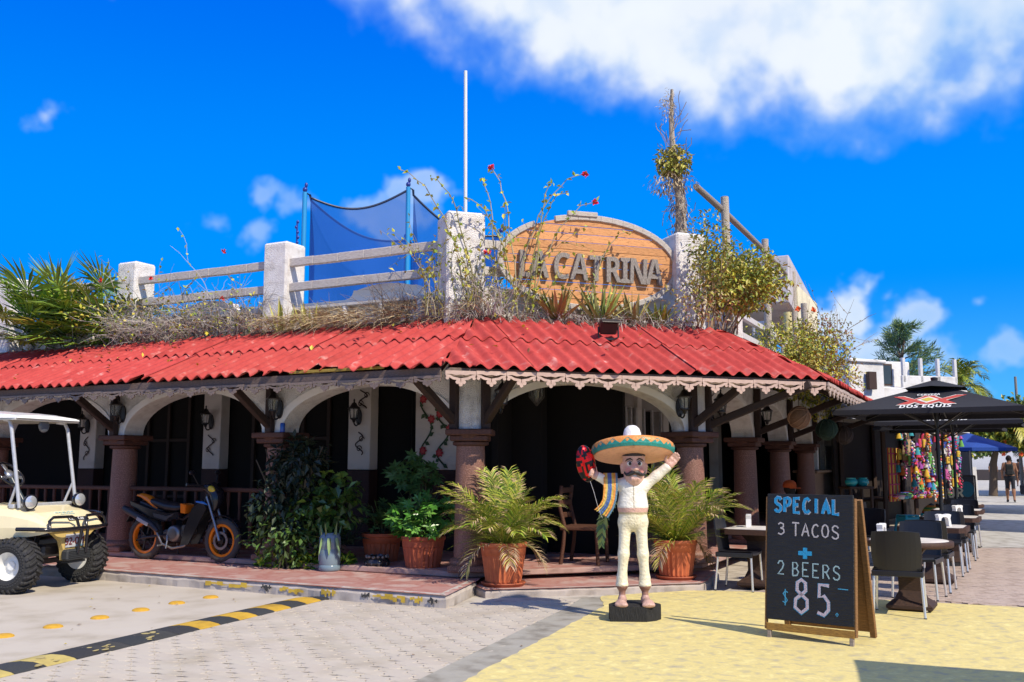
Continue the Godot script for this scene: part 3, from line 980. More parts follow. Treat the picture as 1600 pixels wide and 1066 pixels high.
func corrugated(f: Fr, e_out: float, t_out: float, te0: float, tt0: float, te1: float, tt1: float, width: float, worn: Array) -> void:
	# two courses of wavy sheets from eave to wall, cut along the hips; each sheet is one piece with its own thickness
	var H := 2.62
	var T := 3.42
	var lam := 0.2
	var amp := 0.029
	var lo := minf(te0, tt0)
	var hi := maxf(te1, tt1)
	var n := int((hi - lo) / width) + 1
	for course in 2:
		for i in n:
			var a := lo + i * width
			var b := minf(a + width + 0.06, hi)
			if b - a < 0.1:
				continue
			var m := mbx(kc(Color(1, 1, 1), 0.07))
			m.k.g *= R(0.95, 1.1)
			m.k = Color(minf(m.k.r, 1.0), minf(m.k.g, 1.0), minf(m.k.b, 1.0))
			var cut := R(-0.012, 0.012)
			var lift := R(0.0, 0.008) + 0.012 * (i % 2)
			var skew := R(-0.018, 0.018)
			var stepw := lam / 8.0
			var cols := int(ceil((b - a) / stepw))
			var prev := []
			for j in cols + 1:
				var t := minf(a + j * stepw, b)
				var smin := 0.0
				var smax := 1.0
				if t < maxf(te0, tt0):
					var k := clampf((t - te0) / (tt0 - te0), 0.0, 1.0)
					if tt0 > te0: smax = minf(smax, k)
					else: smin = maxf(smin, k)
				if t > minf(te1, tt1):
					var k := clampf((te1 - t) / (te1 - tt1), 0.0, 1.0)
					if te1 > tt1: smax = minf(smax, k)
					else: smin = maxf(smin, k)
				var s0 := (-0.035 + cut + skew * (t - a) / width) if course == 0 else 0.50 + cut + skew * (t - a) / width
				for wn in worn:
					if course == 0 and t > wn[0] and t < wn[1]:
						s0 += wn[2] * (0.7 + 0.4 * sin(t * 23.0)) + 0.012 * sin(t * 61.0)
				var s1 := 0.56 if course == 0 else 1.0
				s0 = maxf(s0, smin - (0.06 if smin == 0.0 else 0.0))
				s1 = minf(s1, smax)
				var ring := []
				if s1 - s0 > 0.01:
					for q in 4:
						var s := lerpf(s0, s1, q / 3.0)
						var wave := amp * cos(TAU * t / lam)
						ring.append(f.p(t, lerpf(e_out, t_out, s), lerpf(H, T, s) + wave + lift + (0.028 if course == 1 else 0.0) * (1.0 - s) * 2.0 - 0.03 * sin(PI * s) * 0.5))
				if prev.size() == 4 and ring.size() == 4:
					for q in 3:
						var up := Vector3.UP
						var dn := Vector3(0, -0.011, 0)
						var sl := TAU / lam * amp
						var n0 := (Vector3.UP + (f.p(1, 0, 0) - f.p(0, 0, 0)) * sl * sin(TAU * (t - stepw) / lam) + (f.p(0, 1, 0) - f.p(0, 0, 0)) * 0.48).normalized()
						var n1 := (Vector3.UP + (f.p(1, 0, 0) - f.p(0, 0, 0)) * sl * sin(TAU * t / lam) + (f.p(0, 1, 0) - f.p(0, 0, 0)) * 0.48).normalized()
						m.smooth(prev[q], prev[q + 1], ring[q + 1], n0, n0, n1)
						m.smooth(prev[q], ring[q + 1], ring[q], n0, n1, n1)
						m.smooth(prev[q] + dn, prev[q + 1] + dn, ring[q + 1] + dn, -n0, -n0, -n1)
						m.smooth(prev[q] + dn, ring[q + 1] + dn, ring[q] + dn, -n0, -n1, -n1)
					m.face(prev[0], ring[0], ring[0] + Vector3(0, -0.011, 0), prev[0] + Vector3(0, -0.011, 0), f.p(0, 1, 0) - f.p(0, 0, 0))
				prev = ring
			if m.V.size() > 0:
				part("roof_sheet", m, M.roof, roof_node)

var roof_node: Node3D

func scallop(f: Fr, out: float, t0: float, t1: float, h: float, col: Color, called: String, drop := 1.0) -> void:
	# sawn gingerbread trim: board pieces with a cut out lower edge
	var step := 0.36
	var n := int((t1 - t0) / step)
	step = (t1 - t0) / n
	for i in n:
		var m := mbx(kc(col, 0.06))
		var o := f.xf(t0 + i * step, out, h + R(-0.006, 0.006))
		var s := step
		var band := PackedVector2Array([Vector2(0.002, 0), Vector2(s - 0.002, 0), Vector2(s - 0.002, -0.05 * drop), Vector2(s * 0.80, -0.045 * drop), Vector2(s * 0.66, -0.06 * drop), Vector2(s * 0.5, -0.052 * drop), Vector2(s * 0.34, -0.06 * drop), Vector2(s * 0.2, -0.045 * drop), Vector2(0.002, -0.05 * drop)])
		m.prism(band, 0.0, 0.022, o)
		# two sawn arms that meet in a hanging trefoil
		for e in [-1.0, 1.0]:
			var cx := s * 0.5
			var arm := PackedVector2Array([Vector2(cx + e * s * 0.5 - e * 0.002, -0.048 * drop), Vector2(cx + e * s * 0.46, -0.085 * drop), Vector2(cx + e * s * 0.36, -0.092 * drop), Vector2(cx + e * s * 0.25, -0.118 * drop), Vector2(cx + e * s * 0.12, -0.125 * drop), Vector2(cx + e * 0.004, -0.155 * drop), Vector2(cx + e * 0.004, -0.10 * drop), Vector2(cx + e * s * 0.14, -0.09 * drop), Vector2(cx + e * s * 0.24, -0.082 * drop), Vector2(cx + e * s * 0.34, -0.06 * drop)])
			m.prism(arm, 0.001, 0.021, o)
			var lobe := PackedVector2Array()
			for j in 9:
				var a := TAU * j / 9
				lobe.push_back(Vector2(cx + e * 0.035 + cos(a) * 0.026, -0.150 * drop + sin(a) * 0.024))
			m.prism(lobe, 0.002, 0.020, o)
			var bud := PackedVector2Array()
			for j in 8:
				var a := TAU * j / 8
				bud.push_back(Vector2(cx + e * s * 0.43 + cos(a) * 0.021, -0.098 * drop + sin(a) * 0.02))
			m.prism(bud, 0.002, 0.020, o)
		var drop2 := PackedVector2Array()
		for j in 10:
			var a := TAU * j / 10
			drop2.push_back(Vector2(s * 0.5 + cos(a) * 0.024, -0.178 * drop + sin(a) * 0.028))
		m.prism(drop2, 0.003, 0.019, o)
		part(called, m, M.paint, roof_node)

func bracket(f: Fr, t: float, e_out: float, h_end: float, lean := 0.0, with_post := true) -> void:
	var n := Node3D.new()
	n.name = "bracket"
	house.add_child(n, true)
	if with_post:
		var m := mbx(DARKWOOD)
		m.box(Vector3.ZERO, Vector3(0.105, 0.80, 0.10), 0.012, f.basis())
		part("bracket_post", m, M.wood, n, f.p(t, 0.23, 2.30))
	var s := mbx(kc(DARKWOOD, 0.1))
	s.bar(f.p(t, 0.23, 1.99), f.p(t + lean, e_out, h_end), 0.09, 0.10, 0.012)
	part("strut", s, M.wood, n)

func make_lantern() -> Node3D:
	var c := Color(0.02, 0.018, 0.016)
	var t := Node3D.new()
	var m := mbx(c)
	var pl := PackedVector2Array()
	for i in 16:
		var a := TAU * i / 16
		pl.push_back(Vector2(cos(a) * 0.055, sin(a) * 0.13))
	m.prism(pl, 0.0, 0.02)
	var arm := []
	for i in 8:
		var a := PI * 0.9 * i / 7
		arm.append(Vector3(0, -0.08 - sin(a) * 0.06, 0.02 + 0.12 * (1 - cos(a)) * 0.5))
	m.tube(arm, 0.012, 6)
	part("wall_plate", m, M.satin, t)
	var g := mbx(c)
	for i in 6:
		var a := TAU * i / 6
		g.tube([Vector3(cos(a) * 0.06, -0.03, 0.14 + sin(a) * 0.06), Vector3(cos(a) * 0.085, 0.13, 0.14 + sin(a) * 0.085)], 0.006, 4)
	g.lathe([Vector2(0.0, -0.10), Vector2(0.02, -0.09), Vector2(0.03, -0.055), Vector2(0.065, -0.035), Vector2(0.065, -0.02), Vector2(0.0, -0.02)], 12, Transform3D(Basis.IDENTITY, Vector3(0, 0, 0.14)))
	part("lantern_frame", g, M.satin, t)
	var cap := mbx(c)
	cap.lathe([Vector2(0.0, 0.12), Vector2(0.095, 0.12), Vector2(0.10, 0.135), Vector2(0.06, 0.165), Vector2(0.035, 0.21), Vector2(0.012, 0.225), Vector2(0.012, 0.25), Vector2(0.018, 0.26), Vector2(0.0, 0.285)], 12, Transform3D(Basis.IDENTITY, Vector3(0, 0, 0.14)))
	part("cap", cap, M.satin, t)
	var gl := mbx(Color(0.45, 0.42, 0.36))
	gl.lathe([Vector2(0.052, -0.02), Vector2(0.076, 0.12)], 6, Transform3D(Basis.IDENTITY, Vector3(0, 0, 0.14)))
	part("pane", gl, M.glass, t)
	return t

func make_house() -> void:
	FA = Fr.new(Vector2(-0.51, 11.9), -27.0)
	FB = Fr.new(Vector2(-0.51, 11.9), 19.0)
	FC = Fr.new(FB.o + FB.u * 3.05, 64.0)
	house = thing("restaurant", "white stucco restaurant with arched arcade under a red corrugated eave", "building")
	var ocol := make_column()
	var places := [[FA, -9.0], [FA, -6.0], [FA, -3.0], [FA, 0.0], [FB, 3.05], [FC, 3.3], [FC, 6.3], [FC, 9.3]]
	var arches := []
	for i in places.size():
		var f: Fr = places[i][0]
		var c: Node3D = ocol if i == 0 else ocol.duplicate()
		var tw := atan2(f.n.x, -f.n.y)
		if i == 3: tw = atan2(FA.n.x + FB.n.x, -FA.n.y - FB.n.y)
		if i == 4: tw = atan2(FB.n.x + FC.n.x, -FB.n.y - FC.n.y)
		place_part(c, "column", f.p(places[i][1], 0, 0.2), tw)
	# arcade walls with their arches
	for b in [[FA, -12.0, -9.0], [FA, -9.0, -6.0], [FA, -6.0, -3.0], [FA, -3.0, 0.0], [FB, 0.0, 3.05], [FC, 0.0, 3.3], [FC, 3.3, 6.3], [FC, 6.3, 9.3], [FC, 9.3, 12.3]]:
		var f: Fr = b[0]
		var ln: float = b[2] - b[1]
		var m := mbx(STUCCO)
		m.prism(arch_poly(ln, 0.17, 1.905, 0.60, 2.80), -0.17, 0.17, f.xf(b[1], 0, 0))
		var wl := part("arcade_wall", m, M.plaster, house)
		# the smoother band round the arch
		var tr := mbx(STUCCO * 1.02)
		for i in 28:
			var q := []
			for e in [[i, 1.0], [i + 1, 1.0], [i + 1, 1.15], [i, 1.15]]:
				var a: float = PI - PI * e[0] / 28.0
				var rx: float = (ln * 0.5 - 0.17) * (1.0 + (e[1] - 1.0) * 0.62)
				q.append(Vector2(ln * 0.5 + cos(a) * rx, 1.907 + sin(a) * 0.60 * e[1]))
			for zz in [0.184]:
				var o := f.xf(b[1], 0, 0)
				tr.face(o * Vector3(q[0].x, q[0].y, zz), o * Vector3(q[1].x, q[1].y, zz), o * Vector3(q[2].x, q[2].y, zz), o * Vector3(q[3].x, q[3].y, zz), o.basis.z)
				tr.face(o * Vector3(q[3].x, q[3].y, zz), o * Vector3(q[2].x, q[2].y, zz), o * Vector3(q[2].x, q[2].y, zz - 0.012), o * Vector3(q[3].x, q[3].y, zz - 0.012), Vector3.UP)
				tr.face(o * Vector3(q[0].x, q[0].y, zz), o * Vector3(q[1].x, q[1].y, zz), o * Vector3(q[1].x, q[1].y, zz - 0.012), o * Vector3(q[0].x, q[0].y, zz - 0.012), Vector3.DOWN)
		part("arch_band", tr, M.wall, wl)
	for q in [[FA, 0.0, FB, 0.0], [FB, 3.05, FC, 0.0]]:
		var cn := mbx(STUCCO * 0.99)
		cn.lathe([Vector2(0.215, 1.905), Vector2(0.215, 2.80)], 20, Transform3D(Basis.IDENTITY, q[0].p(q[1], 0, 0)))
		part("corner_pier", cn, M.plaster, house)
	# ceiling of the arcade, back walls, the dark openings
	var V1 := FA.meet(-2.2, FB, -2.2)
	var V2 := FB.meet(-2.2, FC, -2.2)
	var ceil := mbx(Color(0.42, 0.37, 0.33))
	var cp := [FA.p(-12, 0.05, 0), FA.p(0, 0, 0), FB.p(3.05, 0, 0), FC.p(14, 0.05, 0), FC.p(14, -7, 0), FA.p(-12, -9, 0)]
	var poly := PackedVector2Array()
	for q in cp: poly.push_back(Vector2(q.x, -q.z))
	var lay := Transform3D(Basis(Vector3(1, 0, 0), Vector3(0, 0, -1), Vector3(0, 1, 0)), Vector3.ZERO)
	ceil.prism(poly, 2.80, 2.84, lay)
	part("ceiling", ceil, M.wood, house)
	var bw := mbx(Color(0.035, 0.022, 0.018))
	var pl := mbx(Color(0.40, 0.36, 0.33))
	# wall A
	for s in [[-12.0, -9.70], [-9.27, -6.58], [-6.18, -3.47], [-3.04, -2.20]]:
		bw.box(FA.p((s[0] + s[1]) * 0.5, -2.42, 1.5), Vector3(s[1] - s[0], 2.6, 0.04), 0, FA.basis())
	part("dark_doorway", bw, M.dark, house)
	for s in [[-9.70, -9.27], [-6.58, -6.18], [-3.47, -3.04], [-2.20, -1.45]]:
		var pm := mbx(Color(0.74, 0.68, 0.64))
		pm.box(FA.p((s[0] + s[1]) * 0.5, -2.27, 2.08), Vector3(s[1] - s[0], 1.38, 0.22), 0.01, FA.basis())
		part("wall_panel", pm, M.wall, house)
		var wa := mbx(Color(0.09, 0.035, 0.028))
		wa.box(FA.p((s[0] + s[1]) * 0.5, -2.27, 0.79), Vector3(s[1] - s[0], 1.19, 0.24), 0.01, FA.basis())
		part("wainscot", wa, M.wood, house)
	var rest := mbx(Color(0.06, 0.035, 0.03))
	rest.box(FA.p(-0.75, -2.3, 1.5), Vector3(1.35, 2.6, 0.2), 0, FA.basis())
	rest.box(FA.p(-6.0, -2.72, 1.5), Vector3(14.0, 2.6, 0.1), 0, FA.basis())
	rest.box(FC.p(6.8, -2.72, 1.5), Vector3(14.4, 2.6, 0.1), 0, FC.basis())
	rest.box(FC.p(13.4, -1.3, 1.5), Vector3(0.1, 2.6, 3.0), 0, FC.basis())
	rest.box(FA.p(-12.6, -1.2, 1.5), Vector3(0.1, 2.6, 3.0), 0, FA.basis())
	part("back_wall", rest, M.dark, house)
	for s in [[-8.6, -7.1, 0.5, 2.6], [-5.6, -4.0, 0.5, 2.6]]:
		var fm := mbx(Color(0.045, 0.02, 0.014))
		for k in 4:
			var tt: float = lerpf(s[0], s[1], k / 3.0)
			fm.box(FA.p(tt, -2.36, 1.5), Vector3(0.07, 2.4, 0.06), 0.008, FA.basis())
		for hh in [0.9, 1.9]:
			fm.box(FA.p((s[0] + s[1]) * 0.5, -2.37, hh), Vector3(s[1] - s[0], 0.06, 0.05), 0.008, FA.basis())
		part("window_frame", fm, M.wood, house)
	# wall C, seen through the entrance: white piers and frames between dark doors
	var o2 := FC.along(V2)
	for s in [[-0.1 + o2, 0.95 + o2 - 0.25], [2.74 - 0.1, 2.76], [3.38, 3.62], [4.42, 4.62], [6.0, 6.3], [8.2, 8.5], [10.4, 10.7]]:
		pass
	for s in [[1.69, 2.62], [3.36, 3.6], [4.3, 4.55], [5.9, 6.25], [7.9, 8.3], [10.2, 10.6]]:
		var pm := mbx(Color(0.74, 0.71, 0.67))
		pm.box(FC.p((s[0] + s[1]) * 0.5, -2.27, 1.5), Vector3(s[1] - s[0], 2.6, 0.22), 0.01, FC.basis())
		part("wall_panel", pm, M.wall, house)
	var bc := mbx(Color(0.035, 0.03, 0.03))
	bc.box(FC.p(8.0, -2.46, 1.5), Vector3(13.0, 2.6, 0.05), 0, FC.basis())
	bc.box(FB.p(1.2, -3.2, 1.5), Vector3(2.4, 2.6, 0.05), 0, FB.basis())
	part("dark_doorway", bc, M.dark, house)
	var hd := mbx(Color(0.42, 0.40, 0.38))
	hd.box(FC.p(7.0, -2.30, 2.64), Vector3(10.6, 0.30, 0.14), 0.01, FC.basis())
	part("lintel", hd, M.wall, house)
	for t in [3.68, 3.95, 4.24, 4.7, 5.2, 5.75]:
		var wf := mbx(Color(0.62, 0.62, 0.62))
		wf.box(FC.p(t, -2.18, 1.45), Vector3(0.06, 2.1, 0.05), 0.006, FC.basis())
		part("window_frame", wf, M.paint, house)
	# painted vines on the panels by the entrance
	vine(FA, -2.0, -2.15, 1.42, 2.55, true, 3)
	vine(FA, -1.7, -2.15, 1.45, 2.3, true, 9)
	vine(FC, 2.1, -2.15, 1.45, 2.68, true, 5)
	vine(FA, -3.24, -2.15, 1.62, 1.98, false, 7)
	vine(FA, -6.38, -2.15, 1.62, 1.98, false, 8)
	vine(FA, -9.48, -2.15, 1.55, 1.98, false, 4)
	vine(FA, -3.18, -2.15, 2.35, 2.65, false, 14)
	# turned balustrade in the two bays on the left
	for b in [[-12.0, -9.0], [-9.0, -6.0], [-6.0, -3.0]]:
		var rl := Node3D.new()
		rl.name = "railing"
		house.add_child(rl, true)
		var m := mbx(Color(0.13, 0.045, 0.022))
		m.box(FA.p((b[0] + b[1]) * 0.5, 0.02, 1.12), Vector3(2.62, 0.06, 0.09), 0.012, FA.basis())
		m.box(FA.p((b[0] + b[1]) * 0.5, 0.02, 0.34), Vector3(2.62, 0.06, 0.07), 0.01, FA.basis())
		part("rail", m, M.wood, rl)
		var bal := mbx(Color(0.12, 0.042, 0.022))
		bal.lathe([Vector2(0.028, 0.0), Vector2(0.028, 0.12), Vector2(0.018, 0.14), Vector2(0.03, 0.20), Vector2(0.034, 0.28), Vector2(0.02, 0.40), Vector2(0.017, 0.5), Vector2(0.024, 0.56), Vector2(0.028, 0.62), Vector2(0.028, 0.72)], 8)
		var bm := bal.mesh()
		for i in 13:
			part("baluster", bm, M.wood, rl, FA.p(b[0] + 0.27 + i * 0.205, 0.02, 0.37))
	# low bar counter and a white wall further down the side
	var ct := mbx(Color(0.58, 0.38, 0.25))
	ct.box(FC.p(11.4, -0.1, 0.74), Vector3(3.7, 1.06, 0.3), 0.02, FC.basis())
	ct.box(FC.p(11.4, -0.05, 1.30), Vector3(3.8, 0.06, 0.55), 0.015, FC.basis())
	part("bar_counter", ct, M.wood, house)
	for i in 9:
		var wf := mbx(Color(0.80, 0.79, 0.77))
		wf.box(FC.p(9.75 + i * 1.12, -0.02, 1.93), Vector3(0.17, 1.2, 0.12), 0.01, FC.basis())
		part("window_frame", wf, M.paint, house)
		var pn := mbx(Color(0.03, 0.03, 0.035))
		pn.box(FC.p(9.75 + (i + 0.5) * 1.12, -0.09, 1.93), Vector3(0.95, 1.2, 0.02), 0, FC.basis())
		part("pane", pn, M.satin, house)
	for q in [[2.66, 0.30], [0.76, 1.12]]:
		var sw := mbx(STUCCO)
		sw.box(FC.p(16.6, -0.02, q[0]), Vector3(6.4 if q[1] > 1 else 8.6, q[1], 0.2), 0.01, FC.basis())
		part("side_wall", sw, M.wall, house)

	# the eave: rafters and dark boarding below, the sheets, the sawn trim
	roof_node = Node3D.new()
	roof_node.name = "eave_roof"
	house.add_child(roof_node)
	var oa := 1.13
	var ob := 0.98
	var oc := 1.72
	var ia := -0.68
	var ic := 0.12
	var P1 := FA.meet(oa, FB, ob)
	var P2 := FB.meet(ob, FC, oc)
	var R2 := FA.meet(ia, FB, ia)
	var R3 := FB.meet(ia, FC, ic)
	corrugated(FA, oa, ia, -13.0, -13.0, FA.along(P1), FA.along(R2), 1.07, [[-1.75, -1.05, 0.11], [-0.75, -0.4, 0.06], [-2.6, -1.75, 0.045], [-4.6, -4.3, 0.10]])
	corrugated(FB, ob, ia, FB.along(P1), FB.along(R2), FB.along(P2), FB.along(R3), 1.07, [[-0.6, -0.25, 0.05]])
	corrugated(FC, oc, ic, FC.along(P2), FC.along(R3), 19.0, 19.0, 1.07, [])
	# boarding under the sheets
	for e in [[FA, oa - 0.06, ia, -13.0, FA.along(P1) - 0.05, FA.along(R2)], [FB, ob - 0.06, ia, FB.along(P1) + 0.05, FB.along(P2) - 0.05, 0.0], [FC, oc - 0.06, ic, FC.along(P2) + 0.05, 19.0, 0.0]]:
		var f: Fr = e[0]
		var m := mbx(Color(0.10, 0.06, 0.045))
		var a0: float = e[3]
		var a1: float = e[4]
		var b0: float = a0
		var b1: float = a1
		if f == FA: b1 = FA.along(R2)
		if f == FB:
			b0 = FB.along(R2)
			b1 = FB.along(R3)
		if f == FC: b0 = FC.along(R3)
		m.quad(f.p(a0, e[1], 2.545), f.p(a1, e[1], 2.545), f.p(b1, e[2], 3.33), f.p(b0, e[2], 3.33))
		m.quad(f.p(a0, e[1], 2.52), f.p(a1, e[1], 2.52), f.p(b1, e[2], 3.305), f.p(b0, e[2], 3.305))
		part("boarding", m, M.wood, roof_node)
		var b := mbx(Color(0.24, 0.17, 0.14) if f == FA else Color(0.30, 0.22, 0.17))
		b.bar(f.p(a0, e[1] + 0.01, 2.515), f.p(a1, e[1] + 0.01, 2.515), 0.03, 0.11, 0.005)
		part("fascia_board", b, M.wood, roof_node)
		var rf := mbx(DARKWOOD)
		var t := ceilf(a0 + 0.3)
		while t < a1 - 0.2:
			if t > b0 and t < b1:
				rf.bar(f.p(t, e[1] - 0.03, 2.475), f.p(t, 0.17, 2.475 + (e[1] - 0.2) * 0.46), 0.06, 0.08, 0.006)
			t += 0.62
		part("rafters", rf, M.wood, roof_node)
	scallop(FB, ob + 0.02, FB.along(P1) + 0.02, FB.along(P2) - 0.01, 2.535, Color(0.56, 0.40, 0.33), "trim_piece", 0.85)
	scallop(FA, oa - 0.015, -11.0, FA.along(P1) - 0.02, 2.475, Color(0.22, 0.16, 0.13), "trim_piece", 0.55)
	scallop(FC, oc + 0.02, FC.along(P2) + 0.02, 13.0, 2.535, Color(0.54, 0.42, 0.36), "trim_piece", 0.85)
	# yellow timber lath where the sheets have broken away
	var la := mbx(Color(0.62, 0.42, 0.06))
	la.bar(FA.p(-1.95, oa - 0.03, 2.60), FA.p(-0.55, oa - 0.03, 2.605), 0.03, 0.035, 0.004)
	part("lath", la, M.wood, roof_node)
	# wooden brackets
	bracket(FA, -9.0, oa - 0.12, 2.50)
	bracket(FA, -6.0, oa - 0.12, 2.50)
	bracket(FA, -3.0, oa - 0.12, 2.50)
	bracket(FA, -0.10, oa - 0.12, 2.50, -0.1)
	bracket(FB, 0.12, ob - 0.12, 2.50, 0.15)
	bracket(FB, 2.98, ob - 0.12, 2.50, 0.4)
	bracket(FC, 0.10, oc - 0.14, 2.50, 0.0)
	bracket(FC, 3.3, oc - 0.14, 2.50)
	bracket(FC, 6.3, oc - 0.14, 2.50)
	bracket(FC, 9.3, oc - 0.14, 2.50)
	# flat roof and parapet: rough posts, weathered rails, a shaped low wall
	var dk := mbx(Color(0.40, 0.38, 0.36))
	var dp := PackedVector2Array()
	for q in [FA.p(-12, ia - 0.02, 0), FA.p(FA.along(R2), ia - 0.02, 0), FB.p(FB.along(R3), ia - 0.02, 0), FC.p(19.5, -0.1, 0), FC.p(19.5, -8, 0), FA.p(-12, -9, 0)]:
		dp.push_back(Vector2(q.x, -q.z))
	dk.prism(dp, 2.95, 3.36, lay)
	part("flat_roof", dk, M.wall, house)
	var bed := mbx(Color(0.16, 0.12, 0.085))
	for e in [[FA, -12.0, -0.5, ia - 0.12], [FB, 0.2, 3.6, ia - 0.12]]:
		bed.box(e[0].p((e[1] + e[2]) * 0.5, e[3], 3.40), Vector3(e[2] - e[1], 0.09, 0.36), 0.02, e[0].basis())
	part("planting_bed", bed, M.bark, house)
	for q in [[FA, -10.3, 4.86, 0.44], [FA, -7.15, 4.86, 0.44], [FA, -3.93, 4.86, 0.46], [FB, 0.16, 4.88, 0.54], [FB, 3.62, 4.86, 0.50]]:
		var m := mbx(STUCCO * 1.04)
		var hgt: float = q[2] - 3.3
		m.box(Vector3.ZERO, Vector3(q[3], hgt, q[3]), 0.03, q[0].basis())
		part("parapet_post", m, M.plaster, house, q[0].p(q[1], -1.06, 3.3 + hgt * 0.5))
	for q in [[FA, -10.1, -7.35], [FA, -6.95, -4.15], [FA, -3.72, -0.45]]:
		for h in [4.53, 4.15]:
			var m := mbx(kc(Color(0.76, 0.72, 0.67), 0.05))
			var n := 7
			for i in n:
				var a: float = lerpf(q[1], q[2], float(i) / n)
				var b: float = lerpf(q[1], q[2], float(i + 1) / n)
				m.bar(FA.p(a, -0.95, h + R(-0.004, 0.004)), FA.p(b, -0.95, h + R(-0.004, 0.004)), 0.09, 0.125, 0.008)
			part("wooden_rail", m, M.wood_pale, house)
		# shaped low wall behind the planting
		var s := PackedVector2Array()
		var L: float = q[2] - q[1]
		s.push_back(Vector2(0, 3.3))
		s.push_back(Vector2(0, 3.92))
		s.push_back(Vector2(L * 0.27, 3.92))
		for i in 7:
			s.push_back(Vector2(L * (0.27 + 0.05 * sin(PI * 0.5 * i / 6.0)), 3.92 + 0.13 * (1 - cos(PI * 0.5 * i / 6.0))))
		for i in 9:
			s.push_back(Vector2(L * (0.34 + 0.30 * i / 8.0), 4.05 + 0.07 * sin(PI * i / 8.0)))
		for i in 7:
			s.push_back(Vector2(L * (0.66 + 0.05 * (1 - cos(PI * 0.5 * i / 6.0))), 4.05 - 0.13 * sin(PI * 0.5 * i / 6.0)))
		s.push_back(Vector2(L, 3.92))
		s.push_back(Vector2(L, 3.3))
		var m2 := mbx(STUCCO)
		m2.prism(s, -0.1, 0.1, FA.xf(q[1], -1.25, 0))
		var lw := part("parapet_wall", m2, M.wall, house)
		var ld := mbx(Color(0.62, 0.57, 0.52))
		ld.box(FA.p((q[1] + q[2]) * 0.5, -1.08, 3.83), Vector3(L, 0.06, 0.16), 0.01, FA.basis())
		part("ledge", ld, M.wall, lw)
		for k in 5:
			var pb := mbx(STUCCO)
			pb.lathe([Vector2(0.06, 3.4), Vector2(0.06, 3.5), Vector2(0.09, 3.58), Vector2(0.05, 3.72), Vector2(0.06, 3.8)], 10, Transform3D(Basis.IDENTITY, FA.p(lerpf(q[1], q[2], (k + 0.5) / 5.0), -1.06, 0)))
			part("baluster", pb, M.wall, lw)
	var fw := mbx(STUCCO)
	fw.box(FB.p(1.85, -1.3, 3.62), Vector3(3.2, 0.64, 0.16), 0.02, FB.basis())
	part("parapet_wall", fw, M.wall, house)
	for h in [4.53, 4.15]:
		var m := mbx(Color(0.74, 0.71, 0.67))
		m.bar(FB.p(0.25, -1.15, h), FB.p(3.45, -1.15, h), 0.08, 0.12, 0.008)
		part("wooden_rail", m, M.wood_pale, house)
	# side parapet beyond the far post: short white posts and slanting rails
	for t in [3.6, 6.4, 9.4, 12.4]:
		var m := mbx(STUCCO * 1.03)
		m.box(Vector3.ZERO, Vector3(0.36, 1.0, 0.36), 0.03, FC.basis())
		part("parapet_post", m, M.plaster, house, FC.p(t, -0.25, 3.75))
	for h in [3.72, 4.08]:
		var m := mbx(Color(0.66, 0.65, 0.64))
		m.bar(FC.p(1.0, -0.2, h), FC.p(12.4, -0.2, h), 0.09, 0.11, 0.008)
		part("wooden_rail", m, M.paint, house)

func vine(f: Fr, t: float, out: float, h0: float, h1: float, roses: bool, sd: int) -> void:
	var r2 := RandomNumberGenerator.new()
	r2.seed = sd
	var m := mbx(Color(0.03, 0.06, 0.025) if roses else Color(0.05, 0.02, 0.02))
	var pts := []
	var n := 26
	for i in n + 1:
		var k := float(i) / n
		pts.append(f.p(t + sin(k * 9.0 + sd) * 0.10 * (1.0 if roses else 0.7), out + 0.004, lerpf(h0, h1, k)))
	var nrm := f.p(0, 1, 0) - f.p(0, 0, 0)
	m.ribbon(pts, 0.028 if roses else 0.022, nrm)
	if not roses:
		for e in [0.3, 0.7]:
			var c: Vector3 = pts[int(n * e)]
			var sp := []
			for i in 14:
				var a := i * 0.55
				sp.append(c + f.basis() * Vector3(cos(a), sin(a), 0.0) * (0.055 - i * 0.003) + nrm * 0.001)
			m.ribbon(sp, 0.016, nrm)
	else:
		for i in range(1, n, 2):
			var a := r2.randf_range(0, TAU)
			var d := f.basis() * Vector3(cos(a), sin(a), 0)
			m.k = Color(0.05, 0.11, 0.04) * r2.randf_range(0.7, 1.3)
			m.leaf(pts[i] + nrm * 0.003, d, nrm, r2.randf_range(0.07, 0.12), 0.07, 0.02)
		for e in [0.25, 0.7, 0.98]:
			var c: Vector3 = pts[int((n - 1) * e)] + f.basis() * Vector3(0.05, 0, 0.006)
			m.k = Color(0.45, 0.02, 0.04)
			for i in 7:
				var a := TAU * i / 7.0
				m.leaf(c, f.basis() * Vector3(cos(a), sin(a), 0.02), nrm, 0.075, 0.06, 0.05)
			m.k = Color(0.6, 0.08, 0.08)
			for i in 5:
				var a := TAU * i / 5.0 + 0.4
				m.leaf(c + nrm * 0.006, f.basis() * Vector3(cos(a), sin(a), 0.02), nrm, 0.045, 0.04, 0.05)
	part("painted_vine", m, M.paint, house)

func pick(cols: Array) -> Color:
	return kc(cols[rng.randi() % cols.size()], 0.22)

func rdir() -> Vector3:
	var z := R(-1, 1)
	var a := R(0, TAU)
	var s := sqrt(1.0 - z * z)
	return Vector3(s * cos(a), z, s * sin(a))

